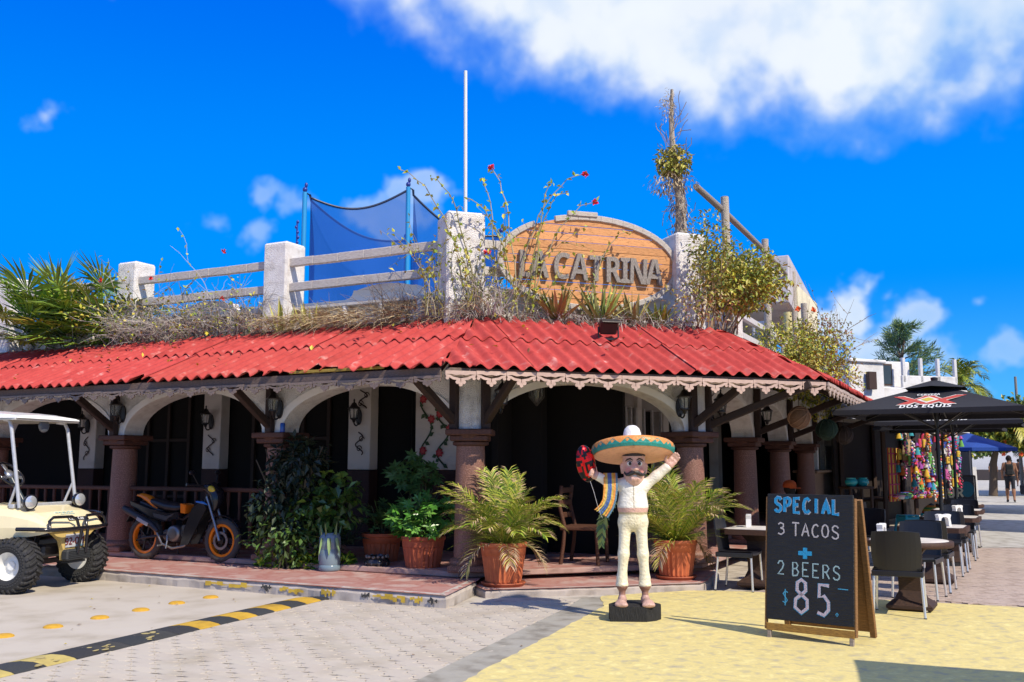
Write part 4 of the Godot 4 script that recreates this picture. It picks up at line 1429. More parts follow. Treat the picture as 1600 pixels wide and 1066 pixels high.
# stems that climb, arch over and fork; leaves sit along them
func stems(ms: Mb, ml: Mb, base: Vector3, along: Vector3, n: int, hgt: Vector2, lean: Vector3, wild: float, droop: float, thick: float, leaves: float, llen: float, scol: Array, lcol: Array) -> Array:
	var tips := []
	for i in n:
		var p := base + along * R(-1, 1) + Vector3(R(-0.06, 0.06), 0, R(-0.06, 0.06))
		var h := R(hgt.x, hgt.y)
		var d := (Vector3(R(-1, 1) * 0.55, 1.0, R(-1, 1) * 0.45) + lean).normalized()
		var segs := 9
		var pts := [p]
		var rad := [thick]
		var bend := Vector3(R(-1, 1), R(-0.2, 0.2), R(-1, 1)) * wild * 0.35
		for s in segs:
			d = (d + bend + rdir() * wild * 0.4 + Vector3(0, -droop * (0.3 + s * 0.12), 0)).normalized()
			p = p + d * h / segs
			pts.append(p)
			rad.append(thick * (1.0 - 0.8 * (s + 1) / segs))
		ms.k = pick(scol)
		ms.tube(pts, rad, 4, false)
		tips.append([p, d])
		for t in 2:
			var at: int = 3 + rng.randi() % 5
			var q: Vector3 = pts[at]
			var e: Vector3 = ((pts[at + 1] - pts[at]).normalized() + rdir() * 0.9).normalized()
			var tw := [q]
			var rr := [thick * 0.5]
			for s in 4:
				e = (e + rdir() * wild * 0.6 + Vector3(0, -droop * 0.3, 0)).normalized()
				q += e * h * 0.09
				tw.append(q)
				rr.append(thick * (0.5 - 0.1 * s))
			ms.tube(tw, rr, 3, false)
			if R(0, 1) < leaves:
				for s in 4:
					ml.k = pick(lcol)
					ml.leaf(tw[s + 1], (rdir() + Vector3(0, -0.2, 0)).normalized(), (Vector3.UP + rdir() * 0.6).normalized(), llen * R(0.6, 1.2), llen * 0.6)
		for s in range(2, segs + 1):
			var k := leaves
			while k > R(0, 1):
				ml.k = pick(lcol)
				ml.leaf(pts[s] + rdir() * 0.01, (rdir() + d * 0.5 + Vector3(0, -0.15, 0)).normalized(), (Vector3.UP + rdir() * 0.7).normalized(), llen * R(0.6, 1.2), llen * 0.6)
				k -= 1.0
	return tips

func bloom(list: Array, at: Vector3, r: float, col: Color) -> void:
	var m := Mb.new()
	flower(m, at, r, col)
	list.append(m)

func flower(m: Mb, at: Vector3, r: float, col: Color) -> void:
	for i in 12:
		m.k = kc(col, 0.3)
		m.leaf(at, rdir(), rdir(), r * R(0.8, 1.2), r * 0.9)

# leaves through a lumpy volume, thinner where the noise leaves gaps
func foliage(m: Mb, at: Vector3, rad: Vector3, n: int, llen: float, wid: float, cols: Array, gap := 0.0, sd := 1, down := 0.3) -> void:
	var nz := FastNoiseLite.new()
	nz.seed = sd
	nz.frequency = 1.0
	nz.fractal_octaves = 2
	var s := 2.6 / maxf(rad.x, maxf(rad.y, rad.z))
	var made := 0
	var tries := 0
	while made < n and tries < n * 6:
		tries += 1
		var d := rdir()
		var k := pow(R(0, 1), 0.45)
		var lump := 1.0 + 0.35 * nz.get_noise_3dv(d * 1.7)
		var p := at + d * rad * k * lump
		if nz.get_noise_3dv(p * s) < gap - 0.25:
			continue
		made += 1
		m.k = pick(cols)
		var ld := (d * 0.6 + rdir() + Vector3(0, -down, 0)).normalized()
		m.leaf(p, ld, (d * 0.5 + Vector3.UP + rdir() * 0.6).normalized(), llen * R(0.6, 1.3), wid * R(0.7, 1.2))

func frond(m: Mb, at: Vector3, d: Vector3, ln: float, droop: float, n: int, ll: float, lw: float, cols: Array, drycol = null) -> void:
	var pts := []
	var p := at
	var rad := []
	var segs := 10
	for i in segs + 1:
		pts.append(p)
		rad.append(0.009 * ln * (1.0 - 0.8 * i / segs))
		d = (d + Vector3(0, -droop / segs * (0.5 + i * 0.16), 0)).normalized()
		p += d * ln / segs
	m.k = Color(0.30, 0.27, 0.06)
	m.tube(pts, rad, 4, false)
	for i in n:
		var t := 0.12 + 0.88 * float(i) / n
		var f := t * segs
		var j := mini(int(f), segs - 1)
		var q: Vector3 = (pts[j] as Vector3).lerp(pts[j + 1], f - j)
		var ax: Vector3 = (pts[j + 1] - pts[j]).normalized()
		var side := ax.cross(Vector3.UP).normalized()
		if side.length() < 0.5: side = Vector3(1, 0, 0)
		var up := side.cross(ax)
		for e in [-1.0, 1.0]:
			m.k = pick(cols)
			var wl: float = ll * (0.5 + 0.7 * sin(PI * clampf(t * 0.85 + 0.1, 0, 1)))
			var ld: Vector3 = (ax * (0.55 + t * 0.7) + side * e * 0.9 + up * 0.3 + rdir() * 0.18).normalized()
			var mid: Vector3 = q + ld * wl * 0.55
			var end: Vector3 = mid + (ld + Vector3(0, -0.55, 0)).normalized() * wl * 0.5
			m.ribbon([q, mid], [lw * 0.5, lw], up)
			if drycol != null and R(0, 1) < 0.4: m.k = kc(drycol, 0.2)
			m.ribbon([mid, end], [lw, lw * 0.1], up)

func fan(m: Mb, at: Vector3, d: Vector3, ln: float, r: float, cols: Array, n := 22) -> void:
	var c := at + d * ln
	m.k = Color(0.14, 0.2, 0.04)
	m.tube([at, at.lerp(c, 0.5) + Vector3(0, 0.03, 0), c], [0.013, 0.011, 0.008], 4, false)
	var side := d.cross(Vector3.UP).normalized()
	var nrm := side.cross(d).normalized()
	for i in n:
		var a := lerpf(-2.2, 2.2, float(i) / (n - 1)) + R(-0.03, 0.03)
		var e := (d * cos(a) + side * sin(a) + nrm * 0.12 * absf(sin(a)) + rdir() * 0.05).normalized()
		var l := r * (0.75 + 0.3 * cos(a * 0.6)) * R(0.9, 1.08)
		m.k = pick(cols)
		var s := e.cross(nrm).normalized() * r * 0.045
		var k1 := c + e * l * 0.55
		var tip := k1 + (e + Vector3(0, -0.22, 0)).normalized() * l * 0.45
		m.tri(c, k1 + s, k1 + nrm * 0.012)
		m.tri(c, k1 + nrm * 0.012, k1 - s)
		m.tri(k1 + s, tip, k1 + nrm * 0.012)
		m.tri(k1 + nrm * 0.012, tip, k1 - s)

func blade(m: Mb, at: Vector3, d: Vector3, ln: float, wd: float, droop: float, col: Color) -> void:
	var pts := []
	var p := at
	for i in 6:
		pts.append(p)
		p += d * ln / 5.0
		d = (d + Vector3(0, -droop * 0.2, 0)).normalized()
	m.k = col
	var side := d.cross(Vector3(R(-0.3, 0.3), 1, R(-0.3, 0.3)))
	if side.length() < 0.1: side = Vector3(1, 0, 0)
	side = side.normalized()
	var ws := [0.8, 1.0, 0.95, 0.75, 0.45, 0.03]
	var nrm := side.cross((pts[1] - pts[0]).normalized()).normalized() * wd * 0.25
	for i in 5:
		var a: Vector3 = pts[i]
		var b: Vector3 = pts[i + 1]
		var wa: float = ws[i] * wd * 0.5
		var wb: float = ws[i + 1] * wd * 0.5
		m.quad(a - side * wa, b - side * wb, b + nrm * ws[i + 1], a + nrm * ws[i])
		m.quad(a + nrm * ws[i], b + nrm * ws[i + 1], b + side * wb, a + side * wa)

const DRY := [Color(0.40, 0.36, 0.31), Color(0.20, 0.16, 0.13), Color(0.50, 0.46, 0.41)]
const STRAW := [Color(0.50, 0.38, 0.20), Color(0.42, 0.31, 0.16), Color(0.55, 0.45, 0.28), Color(0.35, 0.27, 0.15)]
const LIME := [Color(0.42, 0.42, 0.04), Color(0.30, 0.36, 0.03), Color(0.50, 0.42, 0.05), Color(0.20, 0.28, 0.03)]
const OLIVE := [Color(0.29, 0.29, 0.035), Color(0.40, 0.35, 0.06), Color(0.19, 0.22, 0.03), Color(0.46, 0.38, 0.08), Color(0.13, 0.17, 0.025)]
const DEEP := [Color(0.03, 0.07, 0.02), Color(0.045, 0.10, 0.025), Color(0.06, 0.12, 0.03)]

func plant(called: String, label: String, category: String, at: Vector3, parts: Array, group := "") -> Node3D:
	var o := thing(called, label, category, at, 0.0, group)
	for q in parts:
		if q[1] is Array:
			for e in q[1]: part(q[0], e, q[2], o, -at)
		elif (q[1] as Mb).V.size() > 0:
			part(q[0], q[1], q[2], o, -at)
	return o

func make_roof_plants() -> void:
	# fan palm over the left end of the eave
	var b := FA.p(-8.2, -1.0, 3.4)
	var m := mbx(Color.WHITE)
	for i in 62:
		var a := R(0, TAU)
		var e := R(-0.1, 1.25)
		fan(m, b + Vector3(R(-0.9, 0.75), R(0.0, 0.55), R(-0.2, 0.3)), Vector3(cos(a) * cos(e) * 0.9, sin(e), sin(a) * cos(e) * 0.7 + 0.25).normalized(), R(0.3, 0.85), R(0.5, 0.78), [Color(0.16, 0.27, 0.035), Color(0.26, 0.36, 0.04), Color(0.08, 0.16, 0.03)] if i < 50 else [Color(0.40, 0.33, 0.05), Color(0.30, 0.28, 0.04)])
	plant("fan_palm", "green fan palm with yellowing lower leaves at the left end of the roof", "palm", b, [["crown", m, M.leaf]])
	# dry bougainvillea on the left
	var ms := mbx(Color.WHITE)
	var ml := mbx(Color.WHITE)
	var mf := []
	var u := FA.p(1, 0, 0) - FA.p(0, 0, 0)
	stems(ms, ml, FA.p(-5.7, -0.85, 3.4), u * 1.5, 230, Vector2(0.5, 1.15), Vector3(0, 0.1, 0.25), 0.75, 0.05, 0.0085, 0.15, 0.07, DRY, LIME)
	stems(ms, ml, FA.p(-5.7, -0.85, 3.4), u * 1.5, 30, Vector2(0.9, 1.75), Vector3(-0.2, 0.3, 0.2), 0.5, 0.05, 0.007, 0.55, 0.075, DRY, LIME)
	stems(ms, ml, FA.p(-7.3, -0.7, 3.4), u * 1.0, 16, Vector2(0.8, 1.4), Vector3(-0.1, 0.2, 0.25), 0.5, 0.06, 0.0065, 0.9, 0.08, DRY, LIME)
	stems(ms, ml, FA.p(-5.5, -0.65, 3.42), u * 1.7, 110, Vector2(0.4, 0.95), Vector3(0.1, -0.45, 0.75), 0.6, 0.05, 0.006, 0.05, 0.06, DRY, LIME)
	for q in [FA.p(-4.7, -0.55, 4.0), FA.p(-4.75, -0.6, 4.75), FA.p(-6.3, -0.6, 4.45), FA.p(-7.35, -0.5, 4.5)]:
		bloom(mf, q, 0.05, Color(0.65, 0.03, 0.03))
	plant("bougainvillea", "dried grey bougainvillea tangle with few yellow leaves left of the wider post", "shrub", FA.p(-5.7, -0.85, 3.4), [["stems", ms, M.twig], ["leaves", ml, M.leaf], ["flower", mf, M.leaf]])
	# lime bougainvillea in front of the sign
	ms = mbx(Color.WHITE)
	ml = mbx(Color.WHITE)
	mf = []
	u = FB.p(1, 0, 0) - FB.p(0, 0, 0)
	var gs := [Color(0.30, 0.28, 0.10), Color(0.36, 0.31, 0.2), Color(0.22, 0.2, 0.08)]
	stems(ms, ml, FB.p(0.55, -0.78, 3.42), u * 0.55, 15, Vector2(0.9, 1.9), Vector3(0.15, 0.5, 0.12), 0.32, 0.02, 0.008, 1.5, 0.08, gs, LIME)
	stems(ms, ml, FB.p(1.3, -0.78, 3.42), u * 1.0, 14, Vector2(0.35, 0.75), Vector3(0.1, 0.3, 0.2), 0.4, 0.02, 0.007, 1.1, 0.075, gs, LIME)
	stems(ms, ml, FB.p(0.0, -0.75, 3.42), u * 0.45, 12, Vector2(0.9, 1.6), Vector3(-0.1, 0.5, 0.12), 0.35, 0.02, 0.007, 1.2, 0.075, gs, LIME)
	# the long flowering shoots over the sign
	for q in [[0.9, 0.55, 2.15, -0.15], [0.8, 1.95, 2.18, -0.1], [1.0, 1.6, 1.85, 0.05], [1.05, 1.98, 1.70, 0.2], [1.1, 1.35, 1.95, 0.15], [0.6, 0.35, 1.9, 0.1], [0.3, -0.35, 1.85, 0.1], [0.2, -0.75, 1.95, -0.05], [0.9, 0.05, 1.6, 0.25], [1.9, 2.55, 1.35, 0.1]]:
		var pts := []
		for i in 13:
			var k := i / 12.0
			pts.append(FB.p(lerpf(q[0], q[1], k * k * 0.5 + k * 0.5), -0.78 + q[3] * k, 3.42 + q[2] * (1.0 - pow(1.0 - k, 1.7))) + rdir() * 0.02)
		ms.k = pick(gs)
		ms.tube(pts, [0.010, 0.010, 0.009, 0.009, 0.008, 0.008, 0.007, 0.007, 0.006, 0.006, 0.005, 0.005, 0.004], 4, false)
		for i in range(2, 13):
			for j in 2:
				ml.k = pick(LIME)
				ml.leaf(pts[i], rdir(), (Vector3.UP + rdir()).normalized(), R(0.05, 0.09), 0.05)
	for q in [[0.55, 5.57, -0.9], [1.95, 5.6, -0.86], [1.98, 5.12, -0.6], [0.4, 4.30, -0.62]]:
		bloom(mf, FB.p(q[0], q[2], q[1] + 0.0), 0.06, Color(0.72, 0.02, 0.05))
	plant("bougainvillea", "leggy lime green bougainvillea with red blooms in front of the oval sign", "shrub", FB.p(0.9, -0.78, 3.42), [["stems", ms, M.twig], ["leaves", ml, M.leaf], ["flower", mf, M.leaf]])
	# agaves below the sign
	for q in [[1.45, 0.52, [Color(0.34, 0.26, 0.08), Color(0.24, 0.24, 0.07), Color(0.40, 0.22, 0.10)], "browning agave rosette below the letter C of the sign"], [2.1, 0.60, [Color(0.30, 0.33, 0.09), Color(0.42, 0.36, 0.12), Color(0.2, 0.25, 0.07)], "tall striped agave rosette at the middle below the sign"], [2.6, 0.5, [Color(0.24, 0.27, 0.10), Color(0.38, 0.33, 0.12)], "smaller olive agave rosette under the last letters of the sign"], [3.0, 0.38, [Color(0.33, 0.34, 0.04), Color(0.22, 0.25, 0.04)], "short yellow green agave beside the right end of the sign"]]:
		var am := mbx(Color.WHITE)
		var c := FB.p(q[0], -0.72, 3.42)
		for i in 30:
			var a := R(0, TAU)
			var e := R(0.55, 1.45)
			blade(am, c + Vector3(cos(a), 0, sin(a)) * 0.05, Vector3(cos(a) * cos(e), sin(e), sin(a) * cos(e)), q[1] * R(0.7, 1.1), 0.07, R(-0.1, 0.35), pick(q[2]))
		plant("agave", q[3], "agave", c, [["leaves", am, M.leaf]], "agaves under the roof sign")
	# snake plants by the second post
	for q in [[-3.55, 0.50, "clump of yellow green snake plant at the foot of the middle left post"], [-3.05, 0.42, "thin yellow green snake plant right of the middle left post"], [-0.55, 0.45, "snake plant with striped leaves before the widest post"]]:
		var am := mbx(Color.WHITE)
		var c := FA.p(q[0], -0.62, 3.42)
		for i in 13:
			var a := R(0, TAU)
			var e := R(1.0, 1.5)
			blade(am, c + Vector3(cos(a) * 0.12, 0, sin(a) * 0.08), Vector3(cos(a) * cos(e), sin(e), sin(a) * cos(e)), q[1] * R(0.5, 1.1), 0.055, R(-0.05, 0.1), pick([Color(0.42, 0.40, 0.06), Color(0.2, 0.24, 0.05), Color(0.5, 0.46, 0.1)]))
		plant("snake_plant", q[2], "plant", c, [["leaves", am, M.leaf]], "snake plants on the roof")
	# straw and dead growth tumbling over the top of the sheets
	var g := mbx(Color.WHITE)
	for i in 2600:
		var t := R(-3.9, -0.1)
		var dens := 0.35 + 0.65 * exp(-pow((t + 2.5) / 1.1, 2.0))
		if R(0, 1) > dens: continue
		var p := FA.p(t, R(-0.85, -0.42), R(3.40, 3.62))
		g.k = pick(STRAW)
		var d := (u * R(-1.3, 0.5) + (FA.p(0, 1, 0) - FA.p(0, 0, 0)) * R(-0.3, 0.9) + Vector3(0, R(-0.25, 0.55), 0)).normalized()
		var q := p + d * R(0.1, 0.2)
		var e := q + (d + Vector3(0, -0.55, 0)).normalized() * R(0.1, 0.25)
		g.ribbon([p, q, e], [0.008, 0.007, 0.003], (Vector3.UP + rdir() * 0.8).normalized())
	for i in 1500:
		var p := FB.p(R(-0.1, 3.5), R(-0.85, -0.5), R(3.40, 3.52))
		g.k = pick(DRY)
		var d := (rdir() + Vector3(0, 0.1, 0)).normalized()
		g.ribbon([p, p + d * R(0.06, 0.15), p + (d + Vector3(0, -0.4, 0)).normalized() * R(0.15, 0.3)], [0.007, 0.007, 0.003], (Vector3.UP + rdir() * 0.8).normalized())
	setting("dry_grass", g, M.twig, "stuff", "straw coloured dead grass lying over the top edge of the roof sheets")
	var db := mbx(Color.WHITE)
	var dl := mbx(Color.WHITE)
	stems(db, dl, FA.p(-1.55, -0.62, 3.42), (FA.p(1, 0, 0) - FA.p(0, 0, 0)) * 0.25, 60, Vector2(0.25, 0.75), Vector3(0, 0.1, 0.2), 0.5, 0.03, 0.006, 0.0, 0.05, [Color(0.10, 0.075, 0.06), Color(0.2, 0.16, 0.13)], LIME)
	plant("dead_bush", "bare dark twiggy bush before the low wall left of the widest post", "shrub", FA.p(-1.55, -0.62, 3.42), [["stems", db, M.twig]])
	db = mbx(Color.WHITE)
	stems(db, dl, FA.p(-0.35, -0.62, 3.42), (FA.p(1, 0, 0) - FA.p(0, 0, 0)) * 0.5, 90, Vector2(0.3, 0.9), Vector3(0, 0.1, 0.1), 0.5, 0.03, 0.006, 0.03, 0.05, DRY, LIME)
	plant("dead_bush", "thicket of bare grey twigs climbing the face of the widest post", "shrub", FA.p(-0.35, -0.62, 3.42), [["stems", db, M.twig], ["leaves", dl, M.leaf]])
	# creeper bush right of the sign
	ms = mbx(Color.WHITE)
	ml = mbx(Color.WHITE)
	stems(ms, ml, FC.p(1.2, 0.1, 3.42), (FC.p(1, 0, 0) - FC.p(0, 0, 0)) * 0.7 + Vector3(0.2, 0, 0), 22, Vector2(0.7, 1.3), Vector3(0.25, 0.6, 0.1), 0.3, 0.02, 0.013, 0.6, 0.07, [Color(0.34, 0.25, 0.16), Color(0.24, 0.17, 0.1)], OLIVE)
	foliage(ml, FC.p(1.65, 0.25, 4.22), Vector3(0.85, 0.50, 0.80), 4200, 0.085, 0.045, OLIVE + LIME, -0.02, 4)
	foliage(ml, FC.p(0.55, 0.2, 4.45), Vector3(0.36, 0.6, 0.32), 800, 0.07, 0.04, OLIVE, 0.05, 6)
	foliage(ml, FC.p(0.4, 0.1, 3.75), Vector3(0.5, 0.35, 0.3), 420, 0.07, 0.03, OLIVE + STRAW, 0.05, 7)
	foliage(ml, FC.p(2.6, 0.2, 4.3), Vector3(0.55, 0.42, 0.6), 1700, 0.085, 0.04, OLIVE + LIME, 0.0, 8)
	plant("creeper_bush", "large olive green creeper bush on bare stems right of the sign's white post", "shrub", FC.p(1.2, 0.1, 3.42), [["stems", ms, M.twig], ["leaves", ml, M.leaf]])
	# second creeper further along the side
	ms = mbx(Color.WHITE)
	ml = mbx(Color.WHITE)
	mf = []
	foliage(ml, FC.p(6.2, 0.3, 3.45), Vector3(1.1, 0.75, 1.1), 5000, 0.09, 0.045, OLIVE + LIME, 0.0, 12)
	foliage(ml, FC.p(8.2, 0.5, 3.2), Vector3(0.9, 0.8, 0.9), 2600, 0.08, 0.045, OLIVE + LIME, 0.05, 13)
	foliage(ml, FC.p(7.9, 0.6, 4.1), Vector3(0.7, 0.5, 0.6), 1000, 0.07, 0.04, [Color(0.35, 0.13, 0.06), Color(0.28, 0.2, 0.06), Color(0.3, 0.28, 0.05)], 0.12, 14)
	stems(ms, ml, FC.p(7.4, 0.5, 3.4), Vector3(0.5, 0, 0), 16, Vector2(0.8, 1.9), Vector3(0.5, 0.6, 0), 0.3, 0.02, 0.010, 0.35, 0.07, [Color(0.26, 0.18, 0.12)], OLIVE)
	for q in [FC.p(6.6, 0.4, 4.5), FC.p(7.2, 0.6, 4.55), FC.p(8.1, 0.8, 4.2), FC.p(8.6, 0.7, 3.7)]:
		bloom(mf, q, 0.07, Color(0.75, 0.12, 0.02))
	plant("creeper_bush", "second creeper bush with a few orange flowers further down the side eave", "shrub", FC.p(6.2, 0.3, 3.2), [["stems", ms, M.twig], ["leaves", ml, M.leaf], ["flower", mf, M.leaf]])

	# old tree stump wrapped in vines
	var tb := mbx(Color(0.44, 0.39, 0.33))
	var base := FB.p(3.60, -1.10, 4.80)
	var pts := []
	var rr := []
	for i in 12:
		var k := i / 11.0
		pts.append(base + Vector3(-0.10 * k + 0.03 * sin(k * 7.0), 2.38 * k, 0.02 * sin(k * 5)))
		rr.append(lerpf(0.105, 0.024, pow(k, 0.7)))
	tb.tube(pts, rr, 9)
	var tv := mbx(Color.WHITE)
	var tl := mbx(Color.WHITE)
	for i in 55:
		var a := R(0, TAU)
		var y0 := R(0.0, 1.9)
		var p := base + Vector3(cos(a) * 0.12 - 0.04 * y0, y0, sin(a) * 0.12)
		var q := [p]
		var d := Vector3(R(-0.35, 0.35), R(0.3, 1.0) if y0 > 1.2 else R(-1, 0.6), R(-0.35, 0.35)).normalized()
		for s in 6:
			d = (d + rdir() * 0.35).normalized()
			p += d * R(0.05, 0.11)
			var ax := Vector3(base.x - 0.042 * (p.y - base.y), p.y, base.z)
			var off := p - ax
			if off.length() > 0.26: p = ax + off.normalized() * 0.26
			q.append(p)
		tv.k = pick([Color(0.22, 0.16, 0.10), Color(0.30, 0.22, 0.14), Color(0.15, 0.11, 0.07)])
		tv.tube(q, 0.0055, 3, false)
	foliage(tl, base + Vector3(-0.10, 1.22, 0.05), Vector3(0.27, 0.27, 0.26), 700, 0.085, 0.045, [Color(0.34, 0.32, 0.04), Color(0.24, 0.26, 0.03), Color(0.46, 0.36, 0.08)], -0.05, 21, 0.9)
	foliage(tl, base + Vector3(-0.14, 0.90, 0.05), Vector3(0.36, 0.22, 0.3), 360, 0.08, 0.02, STRAW + [Color(0.22, 0.14, 0.09)], 0.0, 22, 1.5)
	foliage(tl, base + Vector3(-0.03, 0.45, 0.05), Vector3(0.17, 0.55, 0.16), 230, 0.09, 0.02, [Color(0.22, 0.15, 0.10), Color(0.15, 0.10, 0.07), Color(0.32, 0.24, 0.15)], 0.0, 23, 1.8)
	foliage(tl, base + Vector3(-0.16, 2.1, 0.05), Vector3(0.15, 0.28, 0.12), 200, 0.06, 0.014, STRAW, 0.1, 24, 0.9)
	plant("tree_stump", "tall dead trunk wrapped in drying vines standing on the sign's right post", "tree", base, [["trunk", tb, M.bark], ["vines", tv, M.twig], ["leaves", tl, M.leaf]])
	# timber frame beside it
	var fr := thing("timber_frame", "weathered round timber uprights carrying a long sloping pole behind the bush", "frame", FC.p(2.2, -0.6, 3.36))
	var at := fr.position
	for q in [[w(3.55, 3.36, 15.6), 5.90], [w(4.98, 3.36, 18.5), 5.86], [w(6.3, 3.36, 21.2), 5.75], [w(6.1, 3.36, 19.8), 4.8]]:
		var pm := mbx(Color(0.50, 0.45, 0.38))
		pm.tube([q[0] - at, Vector3(q[0].x + 0.01, lerpf(q[0].y, q[1], 0.5), q[0].z) - at, Vector3(q[0].x, q[1], q[0].z) - at], [0.075, 0.072, 0.066], 10)
		part("upright", pm, M.bark, fr)
	var rail := mbx(Color(0.30, 0.26, 0.23))
	rail.tube([w(2.86, 5.76, 14.5) - at, w(3.48, 5.70, 15.6) - at, w(4.9, 5.70, 18.5) - at, w(6.3, 5.58, 21.3) - at], [0.05, 0.055, 0.05, 0.045], 8)
	part("pole", rail, M.bark, fr)

func make_roof_things() -> void:
	# white pole
	var p := mbx(Color(0.62, 0.66, 0.66))
	var fp := w(-0.66, 3.36, 13.45)
	p.tube([Vector3.ZERO, Vector3(-0.01, 2.0, 0), Vector3(-0.02, 3.83, 0)], 0.026, 10)
	solo("mast_pole", p, M.satin, "slim white metal mast rising behind the widest roof post", "pole", "", fp)
	# net enclosure with blue poles
	var n := thing("net_enclosure", "tall blue netting stretched between bright blue poles on the roof terrace", "netting", w(-2.7, 3.36, 17.0))
	var at := n.position
	var corners := [w(-3.66, 6.22, 16.5), w(-1.89, 6.46, 17.0), w(-0.2, 5.75, 17.6), w(-2.2, 6.1, 19.5)]
	for i in 4:
		var c: Vector3 = corners[i]
		var pm := mbx(Color(0.03, 0.27, 0.55))
		pm.tube([Vector3(c.x, 3.36, c.z) - at, c + Vector3(0, 0.02, 0) - at], 0.042, 10)
		pm.k = Color(0.02, 0.04, 0.25)
		pm.ball(c + Vector3(0, 0.07, 0) - at, Vector3(0.045, 0.05, 0.045), 8, 5)
		pm.ball(c + Vector3(0.02, 0.15, 0) - at, Vector3(0.03, 0.05, 0.03), 8, 5)
		part("post", pm, M.satin, n)
	for e in [[0, 1], [1, 2], [0, 3], [3, 2]]:
		var a: Vector3 = corners[e[0]]
		var b: Vector3 = corners[e[1]]
		var m := mbx(Color(0.05, 0.18, 0.5))
		var cols := 18
		var rows := 8
		var grid := []
		for i in cols + 1:
			var k := float(i) / cols
			var col := []
			for j in rows + 1:
				var v := float(j) / rows
				var top := a.lerp(b, k)
				top.y -= 0.30 * sin(PI * k) + 0.03
				var q := Vector3(top.x, lerpf(3.5, top.y, v), top.z)
				q += Vector3(0.02, 0, 0.06) * sin(k * 11.0 + v * 4.0) * (1.0 - v) * 1.2
				if i == 0: q.x += 0.18 * sin(PI * v) * 0.6 + 0.09
				col.append(q - at)
			grid.append(col)
		for i in cols:
			for j in rows:
				m.quad(grid[i][j], grid[i + 1][j], grid[i + 1][j + 1], grid[i][j + 1])
		part("net_panel", m, M.net, n)
		var hem := []
		for i in cols + 1:
			hem.append(grid[i][rows])
		var hm := mbx(Color(0.01, 0.02, 0.06))
		hm.tube(hem, 0.022, 5, false)
		hm.tube([grid[0][rows], a - at + Vector3(0, 0.02, 0)], 0.012, 4, false)
		part("hem_rope", hm, M.satin, n)
	# extra tall guide pole with blue tie at left
	var gp := mbx(Color(0.02, 0.05, 0.3))
	gp.tube([Vector3.ZERO, Vector3(0, 2.72, 0)], 0.018, 6)
	for i in 5:
		gp.ball(Vector3(R(-0.02, 0.02), 2.3 + i * 0.1, 0), Vector3(0.03, 0.035, 0.03), 6, 4)
	solo("tie_pole", gp, M.satin, "thin dark blue pole with knotted ties left of the netting", "pole", "", w(-4.1, 3.36, 17.9))
	make_sign()
	# floodlight on the eave
	var f := thing("floodlight", "black square floodlight on a bracket at the front of the red eave", "floodlight", FB.p(1.87, 0.02, 3.10))
	var r := Basis.from_euler(Vector3(0.55, 0.25, 0.0))
	var hm := mbx(Color(0.012, 0.012, 0.014))
	hm.box(Vector3(0, 0.17, 0), Vector3(0.24, 0.19, 0.11), 0.02, r)
	for i in 5:
		hm.box(Vector3(0, 0.17, 0) + r * Vector3(-0.08 + i * 0.04, 0.0, -0.06), Vector3(0.012, 0.14, 0.03), 0.002, r)
	hm.box(Vector3(0, 0.17, 0) + r * Vector3(0, 0.105, 0.05), Vector3(0.26, 0.02, 0.09), 0.004, r)
	part("housing", hm, M.satin, f)
	var gl := mbx(Color(0.015, 0.016, 0.018))
	gl.box(Vector3(0, 0.17, 0) + r * Vector3(0, 0, 0.058), Vector3(0.20, 0.15, 0.006), 0.002, r)
	part("lens", gl, M.satin, f)
	var bk := mbx(Color(0.02, 0.02, 0.02))
	bk.tube([Vector3(-0.13, 0.17, 0), Vector3(-0.13, 0.03, 0), Vector3(-0.05, 0.0, 0), Vector3(0.05, 0.0, 0), Vector3(0.13, 0.03, 0), Vector3(0.13, 0.17, 0)], 0.012, 6)
	bk.box(Vector3(0, 0.0, 0.0), Vector3(0.1, 0.03, 0.1), 0.005)
	part("bracket", bk, M.satin, f)

func text_mesh(s: String, size: float, depth: float, fnt := "Droid Sans", bold := true) -> TextMesh:
	var t := TextMesh.new()
	var f := SystemFont.new()
	f.font_names = PackedStringArray([fnt])
	f.font_weight = 700 if bold else 400
	t.font = f
	t.text = s
	t.font_size = 64
	t.pixel_size = size / 46.0
	t.depth = depth
	t.curve_step = 3.0
	return t

